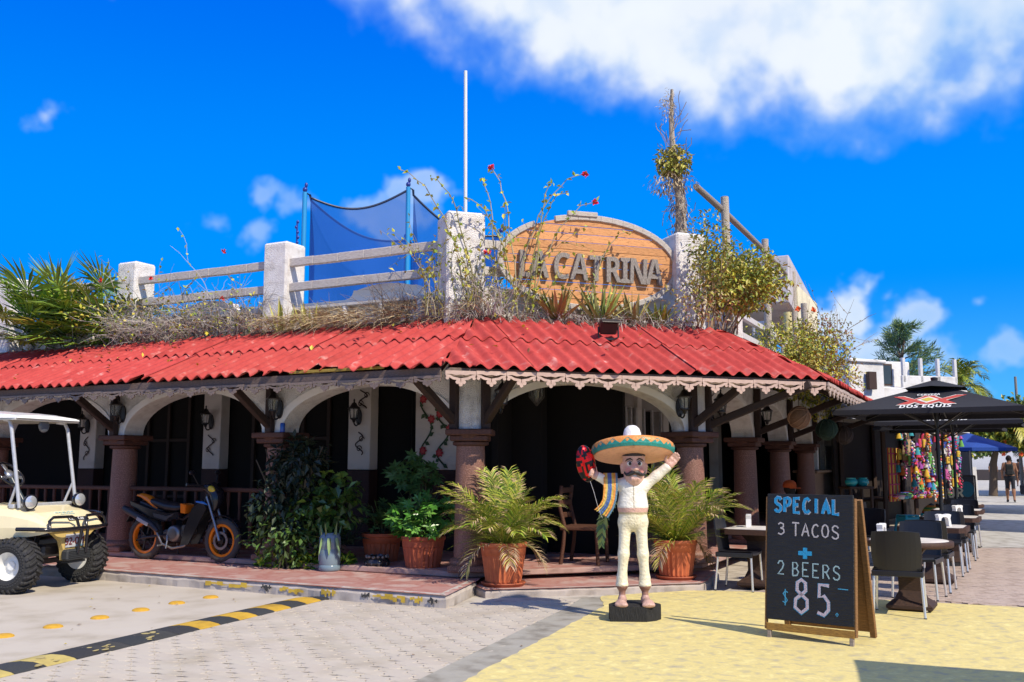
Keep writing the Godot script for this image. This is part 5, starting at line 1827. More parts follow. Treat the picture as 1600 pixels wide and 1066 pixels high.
func make_sign() -> void:
	var s := thing("oval_sign", "oval restaurant sign of orange weathered planks with grey wooden letters", "sign", FB.p(2.06, -0.97, 3.67))
	var o := Transform3D(FB.basis().rotated(FB.basis().x, 0.07), Vector3(0, 0.66, 0))
	var ax := 1.36
	var ay := 0.64
	var rows := 11
	for i in rows:
		var y0 := lerpf(-ay, ay, float(i) / rows) + 0.004
		var y1 := lerpf(-ay, ay, float(i + 1) / rows) - 0.004
		var a := PackedVector2Array()
		for e in 13:
			var y := lerpf(y0, y1, e / 12.0)
			a.push_back(Vector2(ax * sqrt(maxf(0.0, 1.0 - y * y / ay / ay)), y))
		for e in 13:
			var y := lerpf(y1, y0, e / 12.0)
			a.push_back(Vector2(-ax * sqrt(maxf(0.0, 1.0 - y * y / ay / ay)), y))
		var m := mbx(kc(Color(0.74, 0.37, 0.15), 0.12))
		m.prism(a, -0.02, R(0.0, 0.010), o)
		part("plank", m, M.sign_wood, s)
	var rim := []
	for i in 49:
		var t := TAU * i / 48 + PI * 0.55
		rim.append(o * Vector3(cos(t) * (ax + 0.01), sin(t) * (ay + 0.01), 0.01))
	var rm := mbx(Color(0.70, 0.66, 0.61))
	for i in 48:
		if i == 2 or i == 3: continue
		rm.bar(rim[i], rim[i + 1] + (rim[i + 1] - rim[i]) * 0.04, 0.085, 0.05, 0.01, o.basis.z)
	part("rim", rm, M.wood_pale, s)
	var loose := mbx(Color(0.70, 0.66, 0.61))
	loose.bar(o * Vector3(-0.38, ay + 0.05, 0.03), o * Vector3(0.08, ay + 0.055, 0.03), 0.07, 0.05, 0.008, o.basis.z)
	part("loose_strip", loose, M.wood_pale, s)
	var xs := [["L", -1.05], ["A", -0.83], ["C", -0.50], ["A", -0.22], ["T", 0.04], ["R", 0.29], ["I", 0.49], ["N", 0.70], ["A", 0.96]]
	for q in xs:
		var l := part("letter", text_mesh(q[0], 0.34, 0.06), mat_letter, s)
		l.transform = o * Transform3D(Basis.from_euler(Vector3(0, 0, R(-0.03, 0.03))).scaled(Vector3(0.92, 1.08, 1)), Vector3(q[1] + 0.03, -0.085, 0.045))

var mat_letter: StandardMaterial3D

# ---------------------------------------------------------------- the carved statue and its neighbours
func stroke(m: Mb, pts: Array, wd: float, at: Vector2, size: Vector2, z: float, skew := 0.0) -> void:
	var q := []
	for p in pts:
		q.append(Vector3(at.x + p[0] * size.x + (p[1]) * skew, at.y + p[1] * size.y, z))
	if q.size() == 2:
		q.insert(1, (q[0] + q[1]) * 0.5)
	m.ribbon(q, wd, Vector3(0, 0, 1))

func glyph(c: String) -> Array:
	match c:
		"S": return [[[.92, .82], [.72, .97], [.4, 1.0], [.14, .86], [.14, .66], [.36, .54], [.68, .46], [.9, .32], [.88, .12], [.62, .0], [.28, .02], [.06, .17]]]
		"P": return [[[.1, 0], [.1, 1], [.5, 1.0], [.82, .92], [.88, .74], [.74, .54], [.45, .46], [.12, .46]]]
		"E": return [[[.9, 1], [.1, 1], [.1, .5], [.1, 0], [.92, 0]], [[.1, .52], [.7, .52]]]
		"C": return [[[.92, .84], [.66, 1.0], [.32, .92], [.1, .62], [.12, .28], [.38, .02], [.7, .02], [.95, .16]]]
		"I": return [[[.5, 0], [.5, 1]]]
		"A": return [[[.02, 0], [.28, .52], [.52, 1], [.76, .52], [.98, 0]], [[.22, .34], [.8, .34]]]
		"L": return [[[.15, 1], [.15, 0], [.92, 0]]]
		"T": return [[[.0, 1], [1, .98]], [[.5, .98], [.5, 0]]]
		"O": return [[[.5, 1], [.18, .85], [.05, .5], [.18, .13], [.5, 0], [.82, .13], [.95, .5], [.82, .85], [.5, 1]]]
		"B": return [[[.1, 0], [.1, 1], [.6, .98], [.82, .78], [.6, .55], [.12, .53]], [[.6, .54], [.92, .3], [.7, .04], [.1, 0]]]
		"R": return [[[.1, 0], [.1, 1], [.6, 1], [.88, .78], [.62, .5], [.12, .48]], [[.5, .48], [.95, 0]]]
		"H": return [[[.1, 0], [.1, 1]], [[.9, 0], [.9, 1]], [[.1, .5], [.9, .5]]]
		"U": return [[[.1, 1], [.1, .3], [.3, 0], [.7, 0], [.9, .3], [.9, 1]]]
		"Y": return [[[.05, 1], [.5, .5], [.95, 1]], [[.5, .5], [.5, 0]]]
		"2": return [[[.08, .78], [.3, 1], [.7, 1], [.9, .75], [.72, .45], [.1, .02], [.95, .02]]]
		"3": return [[[.08, .86], [.4, 1], [.8, .9], [.82, .68], [.4, .54]], [[.4, .54], [.85, .42], [.92, .18], [.5, 0], [.06, .1]]]
		"5": return [[[.95, .98], [.2, 1.0], [.18, .58], [.55, .64], [.9, .44], [.9, .18], [.55, .0], [.05, .08]]]
		"8": return [[[.5, .55], [.18, .68], [.2, .92], [.5, 1.02], [.8, .92], [.82, .68], [.5, .55], [.08, .4], [.04, .14], [.5, -.02], [.94, .14], [.92, .4], [.5, .55]]]
		"$": return [[[.9, .8], [.5, .9], [.15, .72], [.5, .5], [.85, .28], [.5, .1], [.1, .2]], [[.5, 1.05], [.5, -.05]]]
		"+": return [[[0, .5], [1, .5]], [[.5, 0], [.5, 1]]]
	return []

func chalk(m: Mb, s: String, at: Vector2, cw: float, hgt: float, gap: float, wd: float, z: float, slope := 0.0) -> void:
	var x := at.x
	var n := 0
	for c in s:
		if c == " ":
			x += cw * 0.7
			continue
		for g in glyph(c):
			n += 1
			stroke(m, g, wd, Vector2(x, at.y + (x - at.x) * slope + R(-0.004, 0.004)), Vector2(cw, hgt), z + n * 0.0002)
		x += cw + gap

func make_chalkboard() -> void:
	var o := thing("chalkboard_sign", "black A-frame chalkboard advertising tacos and beers at eighty five", "chalkboard", w(2.505, 0, 8.33), deg_to_rad(-36.9))
	var lean := Basis(Vector3(1, 0, 0), -0.115)
	var W := 0.755
	var H := 1.13
	var f := Transform3D(lean, Vector3(0, 0.075, 0))
	var m := mbx(Color(0.012, 0.0125, 0.015), f)
	m.box(Vector3(0, H * 0.5 + 0.055, 0), Vector3(W, H - 0.055, 0.018), 0.003)
	part("panel", m, M.slate, o)
	var fr := mbx(Color(0.40, 0.20, 0.06), f)
	fr.box(Vector3(W * 0.5 + 0.008, H * 0.5, -0.02), Vector3(0.014, H, 0.05), 0.003)
	part("side_board", fr, M.wood, o)
	fr = mbx(Color(0.40, 0.20, 0.06), f)
	fr.box(Vector3(-W * 0.5 - 0.008, H * 0.5, -0.02), Vector3(0.014, H, 0.05), 0.003)
	part("side_board", fr, M.wood, o)
	var bl := mbx(Color(0.55, 0.30, 0.05), f)
	bl.box(Vector3(0, 0.022, -0.003), Vector3(W, 0.06, 0.02), 0.003)
	part("bottom_rail", bl, M.wood, o)
	for s in [-1.0, 1.0]:
		var ft := mbx(Color(0.40, 0.34, 0.28), f)
		ft.box(Vector3(s * (W * 0.5 - 0.025), -0.04, -0.01), Vector3(0.035, 0.075, 0.03), 0.004)
		part("foot", ft, M.wood_pale, o)
	var b := Transform3D(Basis(Vector3(1, 0, 0), 0.20), Vector3(0, 0.03, -0.52))
	var bk := mbx(Color(0.42, 0.21, 0.06), b)
	bk.box(Vector3(0, 0.6, 0), Vector3(W, 1.16, 0.012), 0.002)
	for s in [-1.0, 1.0]:
		bk.box(Vector3(s * W * 0.5, 0.58, 0.015), Vector3(0.05, 1.2, 0.045), 0.004)
	part("rear_panel", bk, M.wood, o)
	# the writing, in the strokes of a brush and of chalk
	var c := mbx(Color(0.02, 0.36, 0.72), f)
	var wt := mbx(Color(0.5, 0.55, 0.6), f)
	chalk(wt, "SPECIAL", Vector2(-0.308, 1.002), 0.062, 0.122, 0.023, 0.032, 0.0096, -0.015)
	chalk(c, "SPECIAL", Vector2(-0.310, 1.003), 0.062, 0.122, 0.023, 0.026, 0.0125, -0.015)
	part("lettering", wt, M.chalk, o)
	part("lettering", c, M.chalk, o)
	var w2 := mbx(Color(0.62, 0.58, 0.58), f)
	chalk(w2, "3 TACOS", Vector2(-0.280, 0.802), 0.063, 0.108, 0.023, 0.0135, 0.0105, -0.02)
	part("lettering", w2, M.chalk, o)
	var pl := mbx(Color(0.03, 0.38, 0.70), f)
	pl.box(Vector3(-0.035, 0.655, 0.011), Vector3(0.118, 0.036, 0.003))
	pl.box(Vector3(-0.035, 0.655, 0.0115), Vector3(0.036, 0.094, 0.003))
	part("lettering", pl, M.chalk, o)
	var b2 := mbx(Color(0.40, 0.58, 0.60), f)
	chalk(b2, "2 BEERS", Vector2(-0.280, 0.468), 0.062, 0.112, 0.026, 0.0125, 0.0105, -0.03)
	part("lettering", b2, M.chalk, o)
	var e5 := mbx(Color(0.66, 0.56, 0.62), f)
	var e6 := mbx(Color(0.08, 0.42, 0.66), f)
	chalk(e6, "$", Vector2(-0.235, 0.215), 0.055, 0.125, 0.0, 0.009, 0.0105)
	chalk(e6, "8", Vector2(-0.126, 0.163), 0.118, 0.268, 0.0, 0.034, 0.0102)
	chalk(e6, "5", Vector2(0.066, 0.155), 0.11, 0.250, 0.0, 0.034, 0.0102)
	chalk(e5, "8", Vector2(-0.124, 0.165), 0.118, 0.262, 0.0, 0.027, 0.0125)
	chalk(e5, "5", Vector2(0.068, 0.157), 0.11, 0.246, 0.0, 0.027, 0.0125)
	stroke(e6, [[0, 0], [1, -0.02]], 0.008, Vector2(0.245, 0.38), Vector2(0.085, 0.1), 0.0107)
	stroke(e6, [[.5, 1], [.1, .5], [.5, 0], [.9, .5], [.5, 1]], 0.007, Vector2(0.225, 0.155), Vector2(0.024, 0.03), 0.0107)
	part("lettering", e6, M.chalk, o)
	part("lettering", e5, M.chalk, o)

func make_statue() -> void:
	var o := thing("carved_statue", "painted wooden statue of a barefoot man with moustache and wide sombrero", "statue", w(1.18, 0, 9.50), deg_to_rad(-3.0))
	var bl := mbx(Color(0.030, 0.029, 0.028))
	var bp := PackedVector2Array([Vector2(-0.245, -0.02), Vector2(-0.24, 0.17), Vector2(0.10, 0.175), Vector2(0.20, 0.10), Vector2(0.255, 0.0), Vector2(0.25, -0.05), Vector2(0.10, -0.30), Vector2(-0.10, -0.30)])
	bl.prism(bp, -0.145, 0.0, Transform3D(Basis(Vector3(1, 0, 0), Vector3(0, 0, 1), Vector3(0, -1, 0)), Vector3.ZERO))
	part("base_block", bl, M.block, o)
	var base := 0.145
	var body := Body.new()
	body.cell = 0.0105
	body.soft = 0.014
	# legs, feet, trunk, arms
	for s in [-1.0, 1.0]:
		var hx: float = 0.075 * s if s > 0 else -0.078
		var fx: float = 0.105 if s > 0 else -0.115
		body.bone(Vector3(hx, 0.90, 0.0), Vector3(lerpf(hx, fx, 0.5), 0.62, 0.01), 0.059, 0.050)
		body.bone(Vector3(lerpf(hx, fx, 0.5), 0.62, 0.01), Vector3(fx, 0.40, 0.0), 0.049, 0.046)
		body.bone(Vector3(fx, 0.38, 0.0), Vector3(fx, 0.335, 0.0), 0.047, 0.061)
		body.bone(Vector3(fx, 0.30, -0.005), Vector3(fx, base + 0.05, 0.0), 0.027, 0.030)
		body.bone(Vector3(fx, base + 0.035, -0.01), Vector3(fx + s * 0.02, base + 0.026, 0.115), 0.040, 0.036)
		for k in 5:
			var tx: float = fx + s * (0.02 + (k - 2) * 0.021)
			body.bone(Vector3(tx, base + 0.02, 0.115), Vector3(tx + s * 0.004 * (k - 2), base + 0.014, 0.168 - 0.006 * absf(k - (1.0 if s > 0 else 1.0))), 0.011, 0.011 if k > 0 else 0.014)
	body.bone(Vector3(-0.07, 0.93, 0), Vector3(0.07, 0.93, 0), 0.072, 0.072, 1.0, 0.9)
	body.bone(Vector3(0, 0.97, 0), Vector3(0, 1.05, 0), 0.120, 0.118, 1.0, 0.76)
	body.bone(Vector3(0, 1.085, 0), Vector3(0, 1.10, 0), 0.144, 0.138, 1.0, 0.78)
	body.bone(Vector3(0, 1.12, 0), Vector3(0, 1.24, 0), 0.126, 0.124, 1.0, 0.78)
	body.bone(Vector3(-0.09, 1.285, 0), Vector3(0.10, 1.275, 0), 0.056, 0.056)
	body.bone(Vector3(0, 1.24, 0.0), Vector3(0.01, 1.36, 0.01), 0.085, 0.075)
	body.bone(Vector3(-0.11, 1.285, 0), Vector3(-0.24, 1.315, 0.02), 0.052, 0.045)
	body.bone(Vector3(-0.24, 1.315, 0.02), Vector3(-0.335, 1.365, 0.05), 0.044, 0.044)
	body.bone(Vector3(0.12, 1.275, 0), Vector3(0.23, 1.37, 0.015), 0.052, 0.046)
	body.bone(Vector3(0.23, 1.37, 0.015), Vector3(0.335, 1.455, 0.03), 0.045, 0.046)
	var cream := Color(0.80, 0.74, 0.54)
	var white := Color(0.82, 0.79, 0.69)
	var skin := Color(0.68, 0.42, 0.35)
	var bm := mbx(Color.WHITE)
	body.build(bm, func(p: Vector3) -> Color:
		if p.y < 0.322: return Color(0.50, 0.31, 0.25) if p.y < 0.235 else Color(0.30, 0.16, 0.12)
		if p.y < 1.005: return cream
		if p.y < 1.022 and absf(p.x) < 0.18: return Color(0.50, 0.42, 0.26)
		if p.y < 1.066 and absf(p.x) < 0.18: return skin
		if absf(p.x - 0.01) < 0.075 and p.y > 1.318: return skin
		if absf(p.x - 0.004) < 0.004 and p.z > 0 and p.y < 1.3: return Color(0.42, 0.38, 0.28)
		return white)
	part("body", bm, M.carved, o)
	# head
	var hd := Body.new()
	hd.cell = 0.0065
	hd.soft = 0.010
	var hc := Vector3(0.015, 1.46, 0.02)
	hd.bone(hc + Vector3(0, -0.085, 0.01), hc + Vector3(0, 0.11, 0.0), 0.098, 0.112, 1.0, 1.02)
	hd.bone(hc + Vector3(0, -0.13, 0.05), hc + Vector3(0, -0.10, 0.05), 0.060, 0.07)
	hd.bone(hc + Vector3(0, 0.03, 0.105), hc + Vector3(0, -0.015, 0.135), 0.016, 0.028)
	hd.bone(hc + Vector3(-0.02, -0.02, 0.122), hc + Vector3(0.02, -0.02, 0.122), 0.019, 0.019)
	for s in [-1.0, 1.0]:
		hd.bone(hc + Vector3(s * 0.052, -0.025, 0.085), hc + Vector3(s * 0.058, -0.045, 0.08), 0.032, 0.03)
		hd.bone(hc + Vector3(s * 0.122, 0.01, -0.005), hc + Vector3(s * 0.118, -0.05, 0.0), 0.022, 0.016, 0.6, 1.0)
	hd.bone(hc + Vector3(-0.025, -0.118, 0.106), hc + Vector3(0.025, -0.118, 0.106), 0.017, 0.017)
	var hm := mbx(Color.WHITE)
	hd.build(hm, func(p: Vector3) -> Color:
		var q := p - hc
		if q.y > 0.105 or q.z < -0.02 and absf(q.x) < 0.11 and q.y > -0.10: return Color(0.03, 0.022, 0.02)
		if q.z > 0.05 and Vector2(absf(q.x) - 0.062, q.y + 0.035).length() < 0.027: return Color(0.66, 0.28, 0.25)
		return skin)
	part("head", hm, M.carved, o)
	var fc := Transform3D(Basis.IDENTITY, hc)
	for s in [-1.0, 1.0]:
		var e := mbx(Color(0.72, 0.72, 0.70), fc)
		e.ball(Vector3(s * 0.048, 0.030, 0.104), Vector3(0.027, 0.024, 0.014), 12, 8)
		var ey := part("eye", e, M.gloss, o)
		var pu := mbx(Color(0.012, 0.012, 0.015), fc)
		pu.ball(Vector3(s * 0.046, 0.030, 0.1145), Vector3(0.0155, 0.017, 0.007), 10, 6)
		part("pupil", pu, M.gloss, ey)
		var br := mbx(Color(0.02, 0.016, 0.014), fc)
		br.tube([Vector3(s * 0.018, 0.062, 0.113), Vector3(s * 0.042, 0.078, 0.110), Vector3(s * 0.072, 0.070, 0.097), Vector3(s * 0.088, 0.052, 0.082)], [0.004, 0.008, 0.007, 0.003], 6)
		br.tube([Vector3(s * 0.024, 0.046, 0.116), Vector3(s * 0.048, 0.057, 0.114), Vector3(s * 0.072, 0.044, 0.104)], [0.002, 0.004, 0.002], 5)
		part("eyebrow", br, M.satin, o)
	var mu := mbx(Color(0.022, 0.019, 0.02), fc)
	for s in [-1.0, 1.0]:
		mu.tube([Vector3(0.0, -0.050, 0.138), Vector3(s * 0.025, -0.056, 0.136), Vector3(s * 0.055, -0.072, 0.124), Vector3(s * 0.080, -0.078, 0.108), Vector3(s * 0.098, -0.060, 0.097), Vector3(s * 0.100, -0.046, 0.095)], [0.014, 0.021, 0.019, 0.014, 0.008, 0.003], 8)
	part("moustache", mu, M.carved, o)
	var mo := mbx(Color(0.35, 0.07, 0.06), fc)
	mo.ball(Vector3(0.0, -0.095, 0.112), Vector3(0.032, 0.018, 0.014), 12, 6)
	var mth := part("mouth", mo, M.satin, o)
	var te := mbx(Color(0.75, 0.73, 0.68), fc)
	te.ball(Vector3(0.0, -0.088, 0.1185), Vector3(0.024, 0.008, 0.009), 10, 5)
	part("teeth", te, M.gloss, mth)
	# hands: palm and five carved fingers each
	for s in [-1.0, 1.0]:
		var h := Body.new()
		h.cell = 0.0045
		h.soft = 0.006
		var wr := Vector3(-0.345, 1.372, 0.055) if s < 0 else Vector3(0.345, 1.463, 0.032)
		var d := Vector3(-0.82, 0.30, 0.35).normalized() if s < 0 else Vector3(0.62, 0.75, 0.10).normalized()
		var sd := Vector3(0.15, 0.90, -0.35).normalized() if s < 0 else Vector3(-0.75, 0.62, 0.1).normalized()
		sd = (sd - d * sd.dot(d)).normalized()
		var pn := d.cross(sd).normalized()
		if pn.z < 0: pn = -pn
		h.bone(wr - d * 0.02, wr + d * 0.02, 0.036, 0.036)
		h.bone(wr + d * 0.03 + sd * 0.018, wr + d * 0.075 + sd * 0.022, 0.026, 0.022)
		h.bone(wr + d * 0.03 - sd * 0.018, wr + d * 0.070 - sd * 0.024, 0.026, 0.022)
		for k in 4:
			var off := (k - 1.5) * -0.0195
			var root := wr + d * 0.078 + sd * off
			var l: float = [0.040, 0.046, 0.043, 0.034][k]
			var spread := sd * off * 0.5
			if s > 0:
				var k1 := root + (d + spread * 4.0).normalized() * l
				h.bone(root, k1, 0.0105, 0.0098)
				h.bone(k1, k1 + (d + spread * 4.0 + pn * 0.45).normalized() * l * 0.75, 0.0098, 0.0085)
			else:
				var k1 := root + (d * 0.75 + pn * 0.65).normalized() * l * 0.8
				var k2 := k1 + (-d * 0.35 + pn * 0.9).normalized() * l * 0.6
				h.bone(root, k1, 0.0108, 0.0100)
				h.bone(k1, k2, 0.0100, 0.0092)
				h.bone(k2, k2 + (-d * 0.95 + pn * 0.1).normalized() * l * 0.55, 0.0092, 0.0085)
		var th := wr + d * 0.02 + sd * 0.035
		var t1 := th + (d * 0.55 + sd * 0.85 + pn * 0.3).normalized() * 0.040
		h.bone(th, t1, 0.0125, 0.0115)
		h.bone(t1, t1 + (d * 0.9 + sd * 0.25 + pn * 0.5).normalized() * 0.032, 0.0115, 0.0095)
		var m := mbx(Color.WHITE)
		h.build(m, func(_p: Vector3) -> Color: return Color(0.62, 0.38, 0.31))
		part("hand", m, M.carved, o)
	# sombrero, tipped back
	var tip := Transform3D(Basis(Vector3(1, 0, 0), -0.235).rotated(Vector3(0, 0, 1), 0.015), Vector3(0.012, 1.562, -0.01))
	var br := mbx(Color(0.78, 0.43, 0.29), tip)
	br.lathe([Vector2(0.385, 0.004), Vector2(0.30, -0.012), Vector2(0.13, -0.004), Vector2(0.0, 0.0)], 48)
	part("brim_underside", br, M.carved, o)
	var band := mbx(Color(0.70, 0.27, 0.06), tip)
	band.lathe([Vector2(0.385, 0.004), Vector2(0.402, 0.035), Vector2(0.408, 0.072), Vector2(0.400, 0.098), Vector2(0.385, 0.112)], 64)
	band.lathe([Vector2(0.385, 0.112), Vector2(0.30, 0.085), Vector2(0.12, 0.075), Vector2(0.0, 0.075)], 48)
	part("brim", band, M.carved, o)
	var teal := mbx(Color(0.02, 0.25, 0.21), tip)
	var nt := 17
	for i in nt * 8:
		var a0 := TAU * i / (nt * 8)
		var a1 := TAU * (i + 1) / (nt * 8)
		var y0 := 0.040 + 0.054 * (1.0 - absf(fposmod(float(i) / 8.0, 1.0) * 2.0 - 1.0))
		var y1 := 0.040 + 0.054 * (1.0 - absf(fposmod(float(i + 1) / 8.0, 1.0) * 2.0 - 1.0))
		var rad := func(y: float) -> float:
			return (lerpf(0.385, 0.402, (y - 0.004) / 0.031) if y < 0.035 else lerpf(0.402, 0.408, (y - 0.035) / 0.037) if y < 0.072 else lerpf(0.408, 0.400, (y - 0.072) / 0.026)) + 0.0025
		var col := []
		for e in [[a0, 0.008], [a1, 0.008], [a1, y1], [a0, y0]]:
			var r: float = rad.call(e[1])
			col.append(Vector3(sin(e[0]) * r, e[1], cos(e[0]) * r))
		var r2: float = rad.call(0.037)
		var b0 := Vector3(sin(a0) * r2, 0.036, cos(a0) * r2)
		var b1 := Vector3(sin(a1) * r2, 0.036, cos(a1) * r2)
		var outw := Vector3(sin(a0), 0, cos(a0))
		teal.face(col[0], col[1], b1, b0, outw)
		teal.face(b0, b1, col[2], col[3], outw)
	part("zigzag_band", teal, M.carved, o)
	var cr := mbx(Color(0.80, 0.79, 0.76), tip)
	cr.lathe([Vector2(0.108, 0.07), Vector2(0.10, 0.14), Vector2(0.087, 0.23), Vector2(0.074, 0.275), Vector2(0.046, 0.303), Vector2(0.0, 0.313)], 28)
	part("crown", cr, M.carved, o)
	# striped blanket over the raised arm
	var sc := Node3D.new()
	sc.name = "blanket"
	o.add_child(sc)
	var cols := [Color(0.70, 0.30, 0.05), Color(0.62, 0.45, 0.10), Color(0.10, 0.16, 0.30), Color(0.05, 0.12, 0.34), Color(0.62, 0.40, 0.06), Color(0.70, 0.28, 0.05), Color(0.10, 0.2, 0.28)]
	for i in cols.size():
		var m := mbx(cols[i])
		var x0 := -0.285 + i * 0.0195
		var x1 := x0 + 0.0193
		var path := [[0.0, 1.18, -0.075], [0.0, 1.30, -0.045], [0.0, 1.378, 0.0], [0.0, 1.385, 0.035], [0.0, 1.345, 0.078], [0.0, 1.25, 0.092], [-0.012, 1.15, 0.098], [-0.040, 1.08, 0.098], [-0.095, 1.01, 0.10]]
		for j in path.size() - 1:
			var a: Array = path[j]
			var b: Array = path[j + 1]
			var fan0: float = a[0] * 1.0
			var fan1: float = b[0] * 1.0
			var la: float = 0.0 if a[1] > 1.15 or a[2] < 0 else (i - 3) * -0.012 * (1.15 - a[1]) / 0.14
			var lb: float = 0.0 if b[1] > 1.15 or b[2] < 0 else (i - 3) * -0.012 * (1.15 - b[1]) / 0.14
			for zz in [0.0, 0.014]:
				var up := Vector3(0, 0, zz) if a[2] > 0.04 else Vector3(0, zz, 0)
				var up2 := Vector3(0, 0, zz) if b[2] > 0.04 else Vector3(0, zz, 0)
				m.face(Vector3(x0 + fan0, a[1] + la, a[2]) + up, Vector3(x1 + fan0, a[1] + la, a[2]) + up, Vector3(x1 + fan1, b[1] + lb, b[2]) + up2, Vector3(x0 + fan1, b[1] + lb, b[2]) + up2, Vector3(0, 0.3, 1) if zz > 0 else Vector3(0, -0.3, -1))
			if i == 0 or i == cols.size() - 1:
				var xx := x0 if i == 0 else x1
				m.face(Vector3(xx + fan0, a[1] + la, a[2]), Vector3(xx + fan1, b[1] + lb, b[2]), Vector3(xx + fan1, b[1] + lb, b[2] + 0.014), Vector3(xx + fan0, a[1] + la, a[2] + 0.014), Vector3(-1 if i == 0 else 1, 0, 0))
		part("stripe", m, M.carved, sc)
	# foil balloon held up by its string
	var b := thing("foil_balloon", "oval red and black foil balloon held by the statue's raised hand", "balloon", w(0.72, 1.30, 9.42), 0.0)
	var bm2 := mbx(Color.WHITE)
	var bt := Basis.from_euler(Vector3(0.1, 0.5, 0.30))
	var nz := FastNoiseLite.new()
	nz.seed = 3
	nz.frequency = 9.0
	var nn := 28
	var mm := 20
	for i in mm:
		for j in nn:
			var q := []
			for e in [[i, j], [i + 1, j], [i + 1, j + 1], [i, j + 1]]:
				var t: float = PI * e[0] / mm - PI / 2
				var a: float = TAU * e[1] / nn
				var d := Vector3(cos(t) * cos(a), sin(t), cos(t) * sin(a))
				var crease := 1.0 + 0.05 * sin(a * 14.0) * pow(1.0 - absf(d.z), 3.0)
				q.append(Vector3(0, 0.19, 0) + bt * (d * Vector3(0.105, 0.185, 0.062) * crease))
			var c: Vector3 = q[0]
			bm2.k = Color(0.55, 0.015, 0.02) if nz.get_noise_3dv(c * 1.5) > -0.02 else Color(0.02, 0.02, 0.025)
			bm2.quad(q[0], q[1], q[2], q[3])
	part("envelope", bm2, M.foil, b)
	var st := mbx(Color(0.6, 0.6, 0.6))
	st.tube([Vector3(0.04, 0.02, 0), Vector3(0.07, -0.08, 0.05), Vector3(0.10, -0.2, 0.07), Vector3(0.13, -0.29, 0.06), Vector3(0.15, -0.33, 0.05)], 0.0022, 4, false)
	part("string", st, M.paint, b)

# ---------------------------------------------------------------- pots and plants on the terrace
func pot_mesh(r: float, h: float, col: Color) -> Mb:
	var m := mbx(col)
	var n := 48
	m.lathe([Vector2(0.0, 0.0), Vector2(r * 0.70, 0.0), Vector2(r * 0.70, 0.0), Vector2(r * 0.72, h * 0.04)], n)
	# ribbed wall
	for j in n:
		var a0 := TAU * j / n
		var a1 := TAU * (j + 1) / n
		var d0 := 0.012 * (1.0 if j % 2 else -0.2)
		var d1 := 0.012 * (1.0 if (j + 1) % 2 else -0.2)
		var r0 := r * 0.72
		var r1 := r * 0.88
		m.face(Vector3(cos(a0) * (r0 + d0), h * 0.04, sin(a0) * (r0 + d0)), Vector3(cos(a1) * (r0 + d1), h * 0.04, sin(a1) * (r0 + d1)), Vector3(cos(a1) * (r1 + d1), h * 0.70, sin(a1) * (r1 + d1)), Vector3(cos(a0) * (r1 + d0), h * 0.70, sin(a0) * (r1 + d0)), Vector3(cos(a0), 0, sin(a0)))
	m.lathe([Vector2(r * 0.86, h * 0.68), Vector2(r * 0.93, h * 0.70), Vector2(r * 0.96, h * 0.88), Vector2(r * 0.96, h * 0.88), Vector2(r * 1.0, h * 0.89), Vector2(r * 1.02, h * 0.95), Vector2(r * 0.99, h * 1.0), Vector2(r * 0.90, h * 1.0), Vector2(r * 0.87, h * 0.9), Vector2(0.0, h * 0.9)], n)
	return m

func saucer(r: float, col: Color) -> Mb:
	var m := mbx(col)
	m.lathe([Vector2(0, 0.0), Vector2(r * 0.9, 0.0), Vector2(r * 1.0, 0.035), Vector2(r * 0.98, 0.045), Vector2(r * 0.9, 0.04), Vector2(0, 0.035)], 36)
	return m

